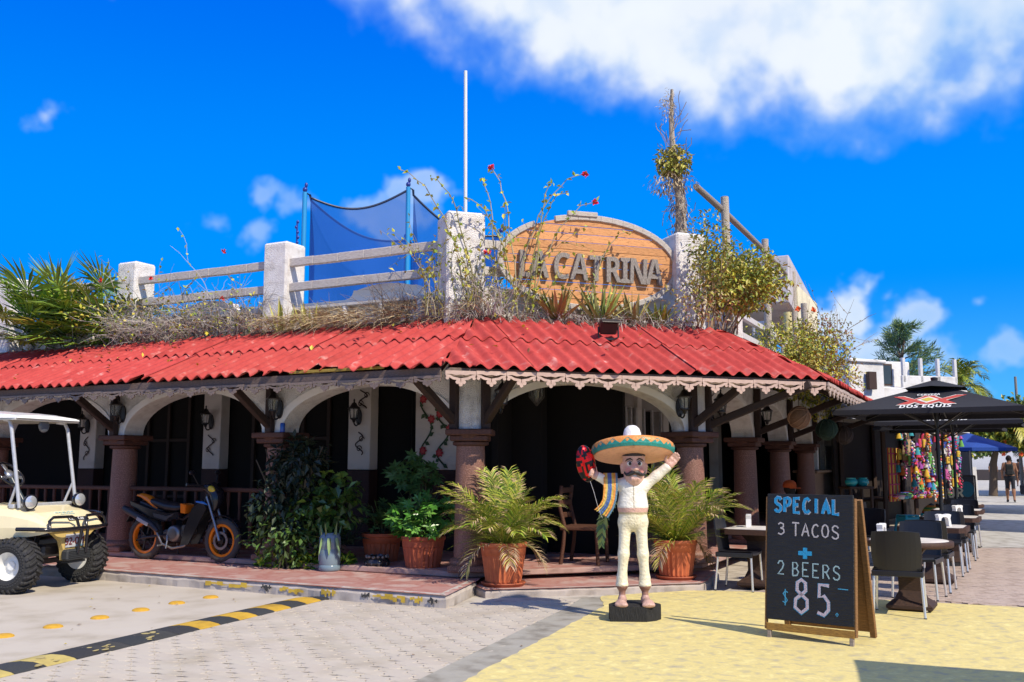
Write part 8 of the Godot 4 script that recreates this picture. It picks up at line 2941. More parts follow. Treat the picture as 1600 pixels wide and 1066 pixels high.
	for q in [[14.3, 30.2, Color(0.01, 0.06, 0.32), 1.35, 1.95, 2.42, "royal blue parasol over the stalls further down the street"], [14.6, 35.5, Color(0.74, 0.74, 0.72), 1.3, 1.75, 2.15, "white parasol beneath and behind the blue one"]]:
		var o := thing("stall_parasol", q[6], "parasol", w(q[0], 0, q[1]), 0.4)
		var m := mbx(q[2])
		for i in 8:
			var a := TAU * i / 8
			var b := TAU * (i + 1) / 8
			var mid: Vector3 = Vector3(cos((a + b) / 2) * q[3] * 0.5, lerpf(q[5], q[4], 0.47), sin((a + b) / 2) * q[3] * 0.5)
			var pa := Vector3(cos(a) * q[3], q[4], sin(a) * q[3])
			var pb := Vector3(cos(b) * q[3], q[4], sin(b) * q[3])
			var top := Vector3(0, q[5], 0)
			m.tri(top, pa, mid); m.tri(pa, pb, mid); m.tri(pb, top, mid)
			m.face(pa, pb, pb + Vector3(0, -0.10, 0), pa + Vector3(0, -0.10, 0), mid)
		part("canopy", m, M.canvas, o)
		var pm := mbx(Color(0.5, 0.5, 0.5))
		pm.tube([Vector3.ZERO, Vector3(0, q[5], 0)], 0.025, 8)
		part("pole", pm, M.satin, o)

# ---------------------------------------------------------------- the souvenir stall and boards
func make_stall() -> void:
	var a := Vector2(8.65, 22.5)
	var b := Vector2(11.6, 26.2)
	var u := (b - a).normalized()
	var n := Vector2(u.y, -u.x)
	var f := Fr.new(a, rad_to_deg(u.angle()))
	var L := a.distance_to(b)
	var st := thing("market_stall", "dark timber souvenir stall frame with awning under the parasols", "stall", f.p(L * 0.5, -0.6, 0))
	var m := mbx(Color(0.07, 0.035, 0.02))
	var base := st.position
	for t in [0.0, L * 0.5, L]:
		for o in [0.0, -1.0]:
			var pm := mbx(Color(0.08, 0.04, 0.025))
			pm.bar(f.p(t, o, 0) - base, f.p(t, o, 2.45) - base, 0.09, 0.09, 0.01)
			part("post", pm, M.wood, st)
	var bk := mbx(Color(0.035, 0.022, 0.018))
	bk.box(f.p(6.2, -1.08, 1.25) - base, Vector3(13.0, 2.5, 0.05), 0, f.basis())
	part("back_panel", bk, M.wood, st)
	var aw := mbx(Color(0.55, 0.52, 0.48))
	aw.box(f.p(L * 0.5, -0.35, 2.50) - base, Vector3(L + 0.4, 0.05, 1.5), 0.01, f.basis())
	part("awning", aw, M.cloth, st)
	var sh := mbx(Color(0.10, 0.05, 0.03))
	sh.box(f.p(L * 0.5, -0.5, 0.62) - base, Vector3(L - 0.2, 0.05, 0.9), 0.01, f.basis())
	part("counter", sh, M.wood, st)
	# striped blankets
	var bands := [[Color(0.65, 0.16, 0.02), Color(0.40, 0.05, 0.02), Color(0.65, 0.40, 0.04), Color(0.08, 0.02, 0.02)], [Color(0.30, 0.07, 0.03), Color(0.60, 0.14, 0.02), Color(0.12, 0.03, 0.02), Color(0.45, 0.22, 0.05)], [Color(0.60, 0.10, 0.05), Color(0.7, 0.5, 0.1), Color(0.05, 0.2, 0.2), Color(0.5, 0.05, 0.15)]]
	var bl := ["bright orange checked blanket hanging in the stall", "rust brown striped blanket hanging right of the orange one", "red and yellow striped blanket at the stall's left post"]
	for i in 3:
		var t: float = [2.3, 3.15, 0.55][i]
		var bm := mbx(Color.WHITE)
		for s in 16:
			bm.k = bands[i][[0, 1, 0, 2, 0, 3, 1, 0][s % 8]]
			bm.box(f.p(t - 0.36 + s * 0.047, 0.04 + 0.015 * sin(s * 1.3), 1.22), Vector3(0.046, 1.25, 0.015), 0, f.basis())
		bm.k = bands[i][3]
		for s in 5:
			bm.box(f.p(t, 0.052 + 0.01, 0.75 + s * 0.24), Vector3(0.74, 0.03, 0.012), 0, f.basis())
		solo("striped_blanket", bm, M.cloth, bl[i], "blanket", "woven blankets in the stall")
	# straw bag, small bags, masks, bead bundles
	var sb := thing("straw_bag", "pale straw bag hanging at the top of the stall", "bag", f.p(1.05, 0.25, 1.55))
	var bm2 := mbx(Color(0.46, 0.33, 0.18))
	bm2.prism(PackedVector2Array([Vector2(-0.26, 0), Vector2(0.26, 0), Vector2(0.24, 0.20), Vector2(0.16, 0.42), Vector2(0.08, 0.50), Vector2(-0.08, 0.50), Vector2(-0.16, 0.42), Vector2(-0.24, 0.20)]), -0.06, 0.06, Transform3D(f.basis(), Vector3.ZERO))
	part("body", bm2, M.cloth, sb)
	var hl := mbx(Color(0.40, 0.28, 0.15))
	hl.tube([f.basis() * Vector3(-0.1, 0.48, 0), f.basis() * Vector3(-0.05, 0.68, 0), f.basis() * Vector3(0.05, 0.68, 0), f.basis() * Vector3(0.1, 0.48, 0)], 0.015, 6)
	part("handle", hl, M.cloth, sb)
	var vivid := [Color(0.65, 0.05, 0.12), Color(0.05, 0.35, 0.42), Color(0.7, 0.45, 0.05), Color(0.6, 0.12, 0.35), Color(0.08, 0.12, 0.5), Color(0.65, 0.62, 0.58), Color(0.15, 0.4, 0.08), Color(0.7, 0.18, 0.03), Color(0.35, 0.08, 0.4), Color(0.02, 0.02, 0.02)]
	var hues := ["crimson", "teal", "amber", "magenta", "navy", "cream", "leaf green", "orange", "purple", "black"]
	var heap := {}
	for i in 150:
		var t := R(0.5, L + 0.5)
		var h := R(0.95, 2.3)
		var mm := mbx(Color.WHITE, Transform3D(f.basis(), Vector3.ZERO))
		var c1 := rng.randi() % 10
		var c2 := (c1 + 1 + rng.randi() % 9) % 10
		var spot: String = ("high" if h > 1.85 else "midway up" if h > 1.35 else "low") + (" by the stall's left post" if t < 1.6 else " beside the orange blanket" if t < 2.9 else " right of the rust blanket" if t < 4.3 else " near the stall's right post")
		while heap.has([i % 3, c1, c2, spot]) or c2 == c1: c2 = (c2 + 1) % 10
		heap[[i % 3, c1, c2, spot]] = true
		if i % 3 == 0:
			for j in 16:
				mm.k = vivid[c1] if j % 3 else vivid[c2]
				mm.ball(Vector3(R(-0.07, 0.07), -j * 0.028, R(-0.02, 0.02)), Vector3.ONE * R(0.02, 0.035), 6, 4)
			solo("bead_bundle", mm, M.satin, "%s and %s bead skein hanging %s" % [hues[c1], hues[c2], spot], "beads", "bead skeins hung in the stall", f.p(t, R(0.1, 0.5), h))
		elif i % 3 == 1:
			mm.k = vivid[c1]
			mm.box(Vector3(0, 0, 0), Vector3(R(0.14, 0.24), R(0.16, 0.26), 0.05), 0.015)
			for j in 4:
				mm.k = vivid[c2]
				mm.box(Vector3(R(-0.05, 0.05), R(-0.06, 0.06), 0.026 + j * 0.001), Vector3(0.06, 0.02, 0.006))
			mm.k = Color(0.2, 0.1, 0.05)
			mm.tube([Vector3(-0.05, 0.09, 0), Vector3(0, 0.2, 0), Vector3(0.05, 0.09, 0)], 0.006, 4)
			solo("embroidered_pouch", mm, M.cloth, "%s pouch stitched in %s hanging %s" % [hues[c1], hues[c2], spot], "pouch", "pouches hung in the stall", f.p(t, R(0.05, 0.5), h))
		else:
			mm.k = vivid[c1]
			mm.lathe([Vector2(0.0, -0.14), Vector2(0.08, -0.13), Vector2(0.05, -0.02), Vector2(0.03, 0.04)], 8)
			mm.k = Color(0.4, 0.2, 0.12)
			mm.ball(Vector3(0, 0.07, 0), Vector3.ONE * 0.04, 8, 6)
			mm.k = vivid[c2]
			mm.lathe([Vector2(0.075, 0.09), Vector2(0.04, 0.1), Vector2(0.03, 0.15), Vector2(0, 0.16)], 10)
			solo("rag_doll", mm, M.cloth, "%s rag doll with %s hat hanging %s" % [hues[c1], hues[c2], spot], "doll", "rag dolls hung in the stall", f.p(t, R(0.05, 0.5), h))
	for i in 34:
		var c1 := rng.randi() % 9
		var c2 := (c1 + 1 + rng.randi() % 8) % 9
		var mm := mbx(vivid[c1])
		var r := R(0.06, 0.13)
		mm.lathe([Vector2(0, 0), Vector2(r * 0.7, 0), Vector2(r, r * 0.8), Vector2(r * 0.9, r * 0.85), Vector2(r * 0.6, r * 0.15), Vector2(0, r * 0.1)], 14)
		mm.k = vivid[c2]
		while heap.has([c1, c2]) or c2 == c1: c2 = (c2 + 1) % 10
		heap[[c1, c2]] = true
		mm.k = vivid[c2]
		mm.lathe([Vector2(r * 0.92, r * 0.55), Vector2(r * 1.0, r * 0.62), Vector2(r * 1.0, r * 0.72), Vector2(r * 0.98, r * 0.74)], 14)
		var t := 0.4 + i * (L - 0.6) / 34.0
		solo("painted_bowl", mm, M.gloss, "%s %s bowl banded %s on the counter %s" % ["wide" if r > 0.1 else "small", hues[c1], hues[c2], "toward the stall's left" if t < 2.0 else "at the stall's middle" if t < 4.0 else "toward the stall's right"], "bowl", "painted bowls on the stall counter", f.p(t, R(-0.2, 0.35), 0.65))
	for i in 16:
		var c1 := rng.randi() % 9
		var c2 := (c1 + 1 + rng.randi() % 8) % 9
		var mm := mbx(vivid[c1])
		mm.box(Vector3(0, 0.06, 0), Vector3(R(0.25, 0.45), 0.12, R(0.25, 0.4)), 0.04)
		mm.k = vivid[c2]
		mm.box(Vector3(0, 0.125, 0), Vector3(0.2, 0.02, 0.2), 0.006)
		var t := 0.9 + (i % 8) * (L - 1.0) / 8.0
		solo("folded_textile", mm, M.cloth, "folded %s textile with %s band %s, %s" % [hues[c1], hues[c2], "on the ground" if i < 8 else "on the stall counter", "toward the left" if t < 2.2 else "in the middle" if t < 4.0 else "toward the right"], "textile", "folded textiles at the stall", f.p(t, R(0.5, 0.9) if i < 8 else 0.0, 0.0 if i < 8 else 0.65))
	# turquoise stools
	var s0: Node3D = null
	for q in [[8.0, 19.7, 0.25, "turquoise plastic stool on the left, before the stall"], [8.75, 20.3, 0.6, "turquoise plastic stool under the striped cap"]]:
		if s0 == null:
			s0 = thing("plastic_stool", q[3], "stool", w(q[0], 0, q[1]), q[2], "turquoise stools at the stall")
			var c := Color(0.02, 0.36, 0.43)
			var tp := mbx(c)
			tp.box(Vector3(0, 0.44, 0), Vector3(0.32, 0.03, 0.32), 0.012)
			part("seat", tp, M.satin, s0)
			for e in [[-1, -1], [1, -1], [1, 1], [-1, 1]]:
				var lg := mbx(c)
				lg.bar(Vector3(e[0] * 0.135, 0.43, e[1] * 0.135), Vector3(e[0] * 0.19, 0.0, e[1] * 0.19), 0.05, 0.05, 0.01)
				part("leg", lg, M.satin, s0)
			for e in 4:
				var ap := mbx(c)
				var rt := Basis(Vector3.UP, PI / 2 * e)
				ap.box(rt * Vector3(0, 0.36, 0.155), rt.inverse() * Vector3(0.28, 0.10, 0.012) if false else (Vector3(0.28, 0.10, 0.012) if e % 2 == 0 else Vector3(0.012, 0.10, 0.28)), 0.003)
				part("apron", ap, M.satin, s0)
		else:
			copy(s0, q[3], w(q[0], 0, q[1]), q[2], "plastic_stool")
	var sc := mbx(Color.WHITE)
	var tc := [Color(0.5, 0.08, 0.02), Color(0.6, 0.4, 0.03), Color(0.1, 0.3, 0.05), Color(0.6, 0.2, 0.02), Color(0.05, 0.05, 0.05)]
	for i in 5:
		sc.k = tc[i]
		sc.lathe([Vector2(0.19 - 0.01 * i * i * 0.7, i * 0.04), Vector2(0.19 - 0.01 * (i + 1) * (i + 1) * 0.7, (i + 1) * 0.04)], 18)
	sc.lathe([Vector2(0.015, 0.2), Vector2(0.0, 0.205)], 10)
	solo("knitted_hat", sc, M.cloth, "knitted striped rasta cap resting on the turquoise stool", "hat", "", w(8.75, 0.456, 20.3))
	# tall side stand with two turquoise pots
	var hs := thing("wooden_stand", "tall dark wooden stand carrying turquoise pots left of the stall", "stand", w(6.95, 0, 19.6), 0.2)
	var hm := mbx(Color(0.09, 0.045, 0.025))
	hm.box(Vector3(0, 1.0, 0), Vector3(0.55, 0.05, 0.45), 0.01)
	part("top", hm, M.wood, hs)
	for e in [[-1, -1], [1, -1], [1, 1], [-1, 1]]:
		var lg := mbx(Color(0.08, 0.04, 0.022))
		lg.bar(Vector3(e[0] * 0.23, 0, e[1] * 0.18), Vector3(e[0] * 0.23, 0.98, e[1] * 0.18), 0.05, 0.05, 0.008)
		part("leg", lg, M.wood, hs)
	var mid := mbx(Color(0.08, 0.04, 0.022))
	mid.box(Vector3(0, 0.5, 0), Vector3(0.46, 0.03, 0.36), 0.005)
	part("shelf", mid, M.wood, hs)
	for q in [[6.82, 19.5, "left of the two turquoise pots on the tall stand"], [7.1, 19.65, "right of the two turquoise pots on the tall stand"]]:
		var pm := mbx(Color(0.03, 0.34, 0.33))
		pm.lathe([Vector2(0, 0), Vector2(0.08, 0), Vector2(0.125, 0.07), Vector2(0.12, 0.12), Vector2(0.09, 0.15), Vector2(0.10, 0.17), Vector2(0.08, 0.16)], 16)
		solo("turquoise_pot", pm, M.gloss, q[2], "pot", "turquoise pots on the stand", w(q[0], 1.026, q[1]))
	# chalk boards
	var hb := thing("happy_hour_board", "wide blackboard reading happy hour standing beyond the tables", "chalkboard", w(13.55, 0, 30.3), deg_to_rad(-22))
	var bm3 := mbx(Color(0.025, 0.035, 0.04))
	bm3.box(Vector3(0, 0.56, 0), Vector3(1.60, 1.05, 0.03), 0.004)
	part("panel", bm3, M.slate, hb)
	var fr2 := mbx(Color(0.03, 0.02, 0.015))
	for e in [[0, 1.09, 1.66, 0.05], [0, 0.03, 1.66, 0.05]]: fr2.box(Vector3(e[0], e[1], 0), Vector3(e[2], e[3], 0.05), 0.005)
	for sx in [-0.83, 0.83]: fr2.box(Vector3(sx, 0.55, 0), Vector3(0.05, 1.1, 0.052), 0.005)
	part("frame", fr2, M.wood, hb)
	var ch := mbx(Color(0.55, 0.52, 0.30))
	chalk(ch, "HAPPY", Vector2(-0.55, 0.78), 0.15, 0.22, 0.07, 0.045, 0.017)
	ch.k = Color(0.66, 0.62, 0.42)
	chalk(ch, "HOUR", Vector2(-0.45, 0.44), 0.18, 0.26, 0.07, 0.06, 0.019)
	ch.k = Color(0.6, 0.6, 0.6)
	chalk(ch, "2", Vector2(-0.32, 0.15), 0.15, 0.22, 0.05, 0.04, 0.017)
	part("lettering", ch, M.chalk, hb)
	var cd := mbx(Color(0.03, 0.16, 0.20))
	var cp := PackedVector2Array()
	for i in 20: cp.push_back(Vector2(0.60 + cos(TAU * i / 20) * 0.19, 0.68 + sin(TAU * i / 20) * 0.24))
	cd.prism(cp, 0.012, 0.0165)
	part("chalk_drawing", cd, M.chalk, hb)
	for q in [[19.4, 41.5, 0.95, 1.3, Color(0.72, 0.70, 0.64), "white menu board with food pictures past the blackboard"], [17.0, 38.0, 0.8, 1.15, Color(0.04, 0.055, 0.06), "narrow dark easel board leaning beside the white menu"], [14.3, 36.2, 1.2, 0.9, Color(0.05, 0.04, 0.04), "dark menu board with pale rows of writing behind the blackboard"]]:
		var o := thing("menu_board", q[5], "sign", w(q[0], 0 if q[3] > 1 else 0.85, q[1]), deg_to_rad(-14))
		var pm := mbx(q[4])
		pm.box(Vector3(0, q[3] * 0.5 + 0.02, 0), Vector3(q[2], q[3], 0.04), 0.005, Basis(Vector3(1, 0, 0), -0.12))
		part("panel", pm, M.paint, o)
		var dots := mbx(Color(0.5, 0.5, 0.5))
		for i in 8:
			dots.k = [Color(0.55, 0.25, 0.06), Color(0.2, 0.3, 0.06), Color(0.6, 0.45, 0.1)][i % 3] if q[4].r > 0.5 else Color(0.5, 0.45, 0.5)
			if q[4].r > 0.5:
				dots.ball(Basis(Vector3(1, 0, 0), -0.12) * Vector3(R(-0.3, 0.3), R(0.25, 0.95), 0.022) + Vector3(0, 0.02, 0), Vector3(0.10, 0.09, 0.004), 10, 4)
			else:
				dots.box(Vector3(0, 0.02, 0) + Basis(Vector3(1, 0, 0), -0.12) * Vector3(R(-0.05, 0.05), 0.15 + i * 0.09, 0.024), Vector3(q[2] * R(0.4, 0.75), 0.028, 0.006), 0, Basis(Vector3(1, 0, 0), -0.12))
		part("print", dots, M.paint, o)

# ---------------------------------------------------------------- people
func make_person(called: String, label: String, at: Vector3, turn: float, hgt: float, c: Dictionary, seated := false, cell := 0.022) -> Node3D:
	var o := thing(called, label, "person", at, turn)
	var b := Body.new()
	b.cell = cell
	b.soft = 0.018
	var k := hgt / 1.75
	var hip := 0.92 if not seated else 0.48
	var ph: float = c.get("stride", 0.25)
	for s in [-1.0, 1.0]:
		var hp := Vector3(s * 0.09, hip, 0)
		if seated:
			var kn := Vector3(s * 0.12, 0.48, 0.42)
			b.bone(hp, kn, 0.085, 0.06)
			b.bone(kn, Vector3(s * 0.12, 0.07, 0.40), 0.055, 0.04)
			b.bone(Vector3(s * 0.12, 0.04, 0.38), Vector3(s * 0.13, 0.03, 0.56), 0.038, 0.03)
		else:
			var kn: Vector3 = Vector3(s * 0.10, 0.50, s * ph * 0.45 + 0.03)
			var an: Vector3 = Vector3(s * 0.10, 0.08 if s > 0 else 0.13, s * ph - (0.06 if s < 0 else 0.0))
			b.bone(hp, kn, 0.088, 0.060)
			b.bone(kn, kn.lerp(an, 0.35), 0.056, 0.060)
			b.bone(kn.lerp(an, 0.35), an, 0.058, 0.036)
			b.bone(an + Vector3(0, -0.045, -0.02), an + Vector3(s * 0.02, -0.052 - (0.05 if s < 0 else 0.0), 0.14), 0.036, 0.028)
		var sh := Vector3(s * 0.185, hip + 0.50, 0)
		var el := Vector3(s * 0.25, hip + 0.24, -s * ph * 0.3)
		var wr := Vector3(s * 0.25, hip + 0.02, -s * ph * 0.5 + 0.06)
		if seated:
			el = Vector3(s * 0.24, hip + 0.24, 0.06)
			wr = Vector3(s * 0.14, hip + 0.28, 0.30)
		b.bone(sh, el, 0.052, 0.042)
		b.bone(el, wr, 0.040, 0.028)
		b.bone(wr, wr + (wr - el).normalized() * 0.10, 0.030, 0.022)
	b.bone(Vector3(-0.06, hip + 0.02, 0), Vector3(0.06, hip + 0.02, 0), 0.115, 0.115, 1.0, 0.85)
	b.bone(Vector3(0, hip + 0.10, 0), Vector3(0, hip + 0.28, 0), 0.125, 0.145, 1.0, 0.72)
	b.bone(Vector3(-0.05, hip + 0.38, 0), Vector3(0.05, hip + 0.38, 0), 0.135, 0.135, 1.0, 0.74)
	b.bone(Vector3(-0.13, hip + 0.49, 0), Vector3(0.13, hip + 0.49, 0), 0.065, 0.065)
	b.bone(Vector3(0, hip + 0.48, 0), Vector3(0, hip + 0.60, 0.01), 0.055, 0.052)
	b.bone(Vector3(0, hip + 0.67, 0.025), Vector3(0, hip + 0.74, 0.01), 0.078, 0.092, 0.95, 1.05)
	b.bone(Vector3(0, hip + 0.68, 0.10), Vector3(0, hip + 0.665, 0.115), 0.014, 0.014)
	for s in [-1.0, 1.0]: b.bone(Vector3(s * 0.085, hip + 0.71, 0.01), Vector3(s * 0.085, hip + 0.68, 0.01), 0.018, 0.014)
	var m := mbx(Color.WHITE, Transform3D(Basis.IDENTITY.scaled(Vector3.ONE * k), Vector3.ZERO))
	b.build(m, func(p: Vector3) -> Color:
		if p.y > hip + 0.72 or (p.y > hip + 0.62 and p.z < 0.02 and absf(p.x) < 0.1): return c.hair
		if p.y > hip + 0.55: return c.skin
		if p.y < 0.085: return c.shoes
		if p.y < hip + 0.06 and absf(p.x) < 0.20 and p.y > c.hem: return c.shorts
		if p.y < hip + 0.06 and absf(p.x) < 0.20: return c.skin
		if absf(p.x) > 0.20 and p.y < hip + c.sleeve: return c.skin
		return c.shirt)
	part("body", m, M.cloth, o)
	return o

func make_people() -> void:
	var sk := Color(0.30, 0.15, 0.09)
	var bp := make_person("person", "bare-backed walker with black backpack and dark shorts carrying a bag", w(19.0, 0, 37.0), PI - 0.42, 1.78, {"hair": Color(0.012, 0.01, 0.01), "skin": sk, "shoes": Color(0.02, 0.02, 0.02), "shorts": Color(0.018, 0.02, 0.03), "shirt": sk, "hem": 0.50, "sleeve": 0.6, "stride": 0.2})
	var pk := thing("backpack", "black backpack on the bare-backed walker", "backpack", w(19.0, 0, 37.0), PI - 0.42)
	var m := mbx(Color(0.015, 0.016, 0.018))
	m.box(Vector3(0, 1.23, -0.17), Vector3(0.27, 0.42, 0.15), 0.05)
	part("pack", m, M.cloth, pk)
	m = mbx(Color(0.02, 0.02, 0.022))
	m.box(Vector3(0, 1.14, -0.26), Vector3(0.20, 0.18, 0.05), 0.02)
	part("pocket", m, M.cloth, pk)
	for s in [-1.0, 1.0]:
		m = mbx(Color(0.015, 0.016, 0.018))
		m.tube([Vector3(s * 0.09, 1.40, -0.14), Vector3(s * 0.11, 1.50, -0.03), Vector3(s * 0.11, 1.45, 0.09), Vector3(s * 0.13, 1.25, 0.11), Vector3(s * 0.13, 1.06, -0.08)], 0.022, 6)
		part("strap", m, M.cloth, pk)
	var bg := mbx(Color(0.015, 0.02, 0.035))
	bg.box(Vector3(0, -0.33, 0), Vector3(0.14, 0.36, 0.34), 0.04)
	bg.tube([Vector3(0, -0.16, -0.1), Vector3(0, 0.0, 0), Vector3(0, -0.16, 0.1)], 0.012, 5)
	solo("carrier_bag", bg, M.cloth, "dark bag swinging from the backpacker's right hand", "bag", "", w(19.42, 0.82, 36.85))
	make_person("person", "distant walker in a dark top and khaki shorts near the white wall", w(32.8, 0, 66.0), PI - 0.5, 1.75, {"hair": Color(0.02, 0.015, 0.01), "skin": sk, "shoes": Color(0.05, 0.05, 0.05), "shorts": Color(0.14, 0.12, 0.07), "shirt": Color(0.02, 0.02, 0.03), "hem": 0.45, "sleeve": 0.35}, false, 0.035)
	make_person("person", "distant walker in dark clothes left of the backpacker's shoulder", w(27.4, 0, 53.2), PI - 0.4, 1.72, {"hair": Color(0.02, 0.015, 0.01), "skin": sk, "shoes": Color(0.05, 0.05, 0.05), "shorts": Color(0.03, 0.03, 0.035), "shirt": Color(0.025, 0.02, 0.03), "hem": 0.55, "sleeve": 0.35}, false, 0.03)
	make_person("person", "distant walker half hidden behind the backpacker's head", w(32.2, 0, 61.5), PI - 0.4, 1.75, {"hair": Color(0.02, 0.015, 0.01), "skin": sk, "shoes": Color(0.05, 0.05, 0.05), "shorts": Color(0.02, 0.02, 0.03), "shirt": Color(0.06, 0.03, 0.02), "hem": 0.5, "sleeve": 0.35}, false, 0.03)
	make_person("person", "stallholder in a pale lilac shirt under the blue parasol", w(17.9, 0, 38.5), PI, 1.72, {"hair": Color(0.015, 0.012, 0.01), "skin": sk, "shoes": Color(0.05, 0.05, 0.05), "shorts": Color(0.05, 0.06, 0.1), "shirt": Color(0.40, 0.38, 0.62), "hem": 0.1, "sleeve": 0.3, "stride": 0.05}, false, 0.03)
	make_person("person", "customer in an orange cap and dark top seated behind the chalkboard", w(4.42, -0.02, 15.45), deg_to_rad(150), 1.62, {"hair": Color(0.03, 0.02, 0.015), "skin": Color(0.36, 0.2, 0.14), "shoes": Color(0.03, 0.03, 0.03), "shorts": Color(0.03, 0.03, 0.05), "shirt": Color(0.018, 0.022, 0.045), "hem": 0.02, "sleeve": 0.3}, true, 0.018)
	var cap := mbx(Color(0.62, 0.10, 0.015))
	cap.lathe([Vector2(0.105, 0.0), Vector2(0.108, 0.03), Vector2(0.098, 0.075), Vector2(0.065, 0.11), Vector2(0.0, 0.125)], 20)
	var tip := PackedVector2Array()
	for i in 11:
		var a := PI * i / 10
		tip.push_back(Vector2(cos(a) * 0.10, sin(a) * 0.17))
	cap.prism(tip, 0.0, 0.012, Transform3D(Basis(Vector3(1, 0, 0), Vector3(0, 0, 1), Vector3(0, -1, 0)), Vector3.ZERO))
	var co := solo("baseball_cap", cap, M.cloth, "orange cap on the customer seated behind the chalkboard", "cap", "", w(4.42, 1.105, 15.45))
	co.rotation.y = deg_to_rad(75)

# ---------------------------------------------------------------- what lies beyond
func make_beyond() -> void:
	# terrace pavilion over the side roof
	var pv := thing("roof_pavilion", "pale concrete rooftop pavilion with cream posts behind the creeper", "pavilion", FC.p(10.0, -1.6, 3.36))
	var base := pv.position
	var m := mbx(Color(0.50, 0.48, 0.50))
	m.box(FC.p(10.2, -1.9, 5.25) - base, Vector3(3.2, 1.1, 3.6), 0.02, FC.basis() * Basis(Vector3(0, 0, 1), -0.16))
	part("slab", m, M.wall, pv)
	m = mbx(Color(0.60, 0.55, 0.42))
	m.box(FC.p(10.6, -2.6, 4.1) - base, Vector3(3.6, 1.6, 1.8), 0.02, FC.basis())
	part("wall", m, M.wall, pv)
	m = mbx(Color(0.74, 0.70, 0.50))
	m.box(FC.p(10.6, -0.04, 5.0) - base, Vector3(2.8, 0.9, 0.06), 0.01, FC.basis())
	part("side_screen", m, M.wall, pv)
	for t in [8.6, 9.6, 10.6, 11.6]:
		var pm := mbx(Color(0.70, 0.60, 0.28))
		pm.tube([FC.p(t, -0.15, 3.4) - base, FC.p(t, -0.15, 4.75) - base], 0.09, 10)
		part("post", pm, M.paint, pv)
	# white house further along
	var wh := thing("white_house", "small white house with balconies beyond the end of the red eave", "building", w(14.9, 0, 36.0), deg_to_rad(16))
	var hb := wh.position
	m = mbx(Color(0.74, 0.73, 0.72))
	m.box(Vector3(-0.4, 2.1, -2.0), Vector3(4.4, 4.2, 6.0), 0.03)
	part("wall", m, M.wall, wh)
	m = mbx(Color(0.74, 0.73, 0.72))
	m.box(Vector3(-1.4, 4.6, -1.5), Vector3(2.2, 1.2, 4.0), 0.03)
	part("upper_wall", m, M.wall, wh)
	m = mbx(Color(0.74, 0.73, 0.72))
	m.box(Vector3(0.2, 4.4, 0.9), Vector3(2.4, 0.5, 0.12), 0.02)
	part("balcony", m, M.wall, wh)
	for i in 4:
		m = mbx(Color(0.72, 0.72, 0.72))
		m.box(Vector3(-0.9 + i * 0.75, 4.85, 0.9), Vector3(0.12, 0.9, 0.12), 0.01)
		part("balcony_post", m, M.paint, wh)
	for q in [[-1.4, 4.7], [0.6, 2.9]]:
		m = mbx(Color(0.10, 0.05, 0.03))
		m.box(Vector3(q[0], q[1], 1.02 if q[1] < 4 else 0.51), Vector3(0.6, 0.8, 0.06), 0.005)
		var wn := part("window", m, M.wood, wh)
		m = mbx(Color(0.04, 0.06, 0.08))
		m.box(Vector3(q[0], q[1], 1.055 if q[1] < 4 else 0.545), Vector3(0.48, 0.68, 0.01))
		part("pane", m, M.gloss, wn)
	var nb := thing("white_parapet_house", "white neighbouring house wall rising behind the side creeper", "building", w(11.2, 0, 33.6))
	m = mbx(Color(0.72, 0.71, 0.70))
	m.box(Vector3(0.6, 2.5, -1.6), Vector3(1.6, 5.0, 3.4), 0.03, Basis(Vector3.UP, deg_to_rad(24)))
	part("wall", m, M.wall, nb)
	m = mbx(Color(0.09, 0.04, 0.03))
	m.box(Vector3(1.40, 4.35, 0.06), Vector3(0.35, 0.62, 0.16), 0.01, Basis(Vector3.UP, deg_to_rad(24)))
	part("shutter", m, M.wood, nb)
	m = mbx(Color(0.76, 0.75, 0.74))
	m.box(Vector3(0.6, 5.05, -1.6), Vector3(1.7, 0.12, 3.6), 0.03, Basis(Vector3.UP, deg_to_rad(24)))
	part("cornice", m, M.wall, nb)
	# white wall with lettering at the end of the street
	var wl := thing("white_wall", "long bright white wall with painted lettering at the street's end", "wall", w(44.5, 0, 84.0), deg_to_rad(-18))
	m = mbx(Color(0.80, 0.80, 0.80))
	m.box(Vector3(0, 2.35, 0), Vector3(19, 4.7, 0.4), 0.03)
	part("wall", m, M.paint, wl)
	var tt := part("lettering", text_mesh("CUN", 1.1, 0.02), mat_plate, wl, Vector3(-1.2, 2.9, 0.21))
	m = mbx(Color(0.06, 0.05, 0.05))
	m.box(Vector3(0, 0.45, 1.2), Vector3(22, 0.9, 0.8), 0.05)
	part("low_plinth", m, M.matte, wl)
	# glassy block at the right edge
	var gb := thing("office_block", "pale blue-grey block at the far right edge of the view", "building", w(27.5, 0, 46.0), deg_to_rad(-20))
	m = mbx(Color(0.46, 0.48, 0.52))
	m.box(Vector3(2.2, 2.7, 0), Vector3(6, 5.4, 5), 0.03)
	part("wall", m, M.wall, gb)
	for i in 3:
		for j in 2:
			m = mbx(Color(0.10, 0.16, 0.24))
			m.box(Vector3(0.2 + i * 1.7, 1.7 + j * 2.0, 2.53), Vector3(1.2, 1.3, 0.06), 0.005)
			part("window", m, M.gloss, gb)
	var lp := mbx(Color(0.30, 0.28, 0.26))
	lp.tube([Vector3.ZERO, Vector3(0, 5.6, 0)], [0.09, 0.06], 8)
	solo("street_pole", lp, M.bark, "slim grey street pole beside the block at the right edge", "pole", "", w(24.2, 0, 46.0))
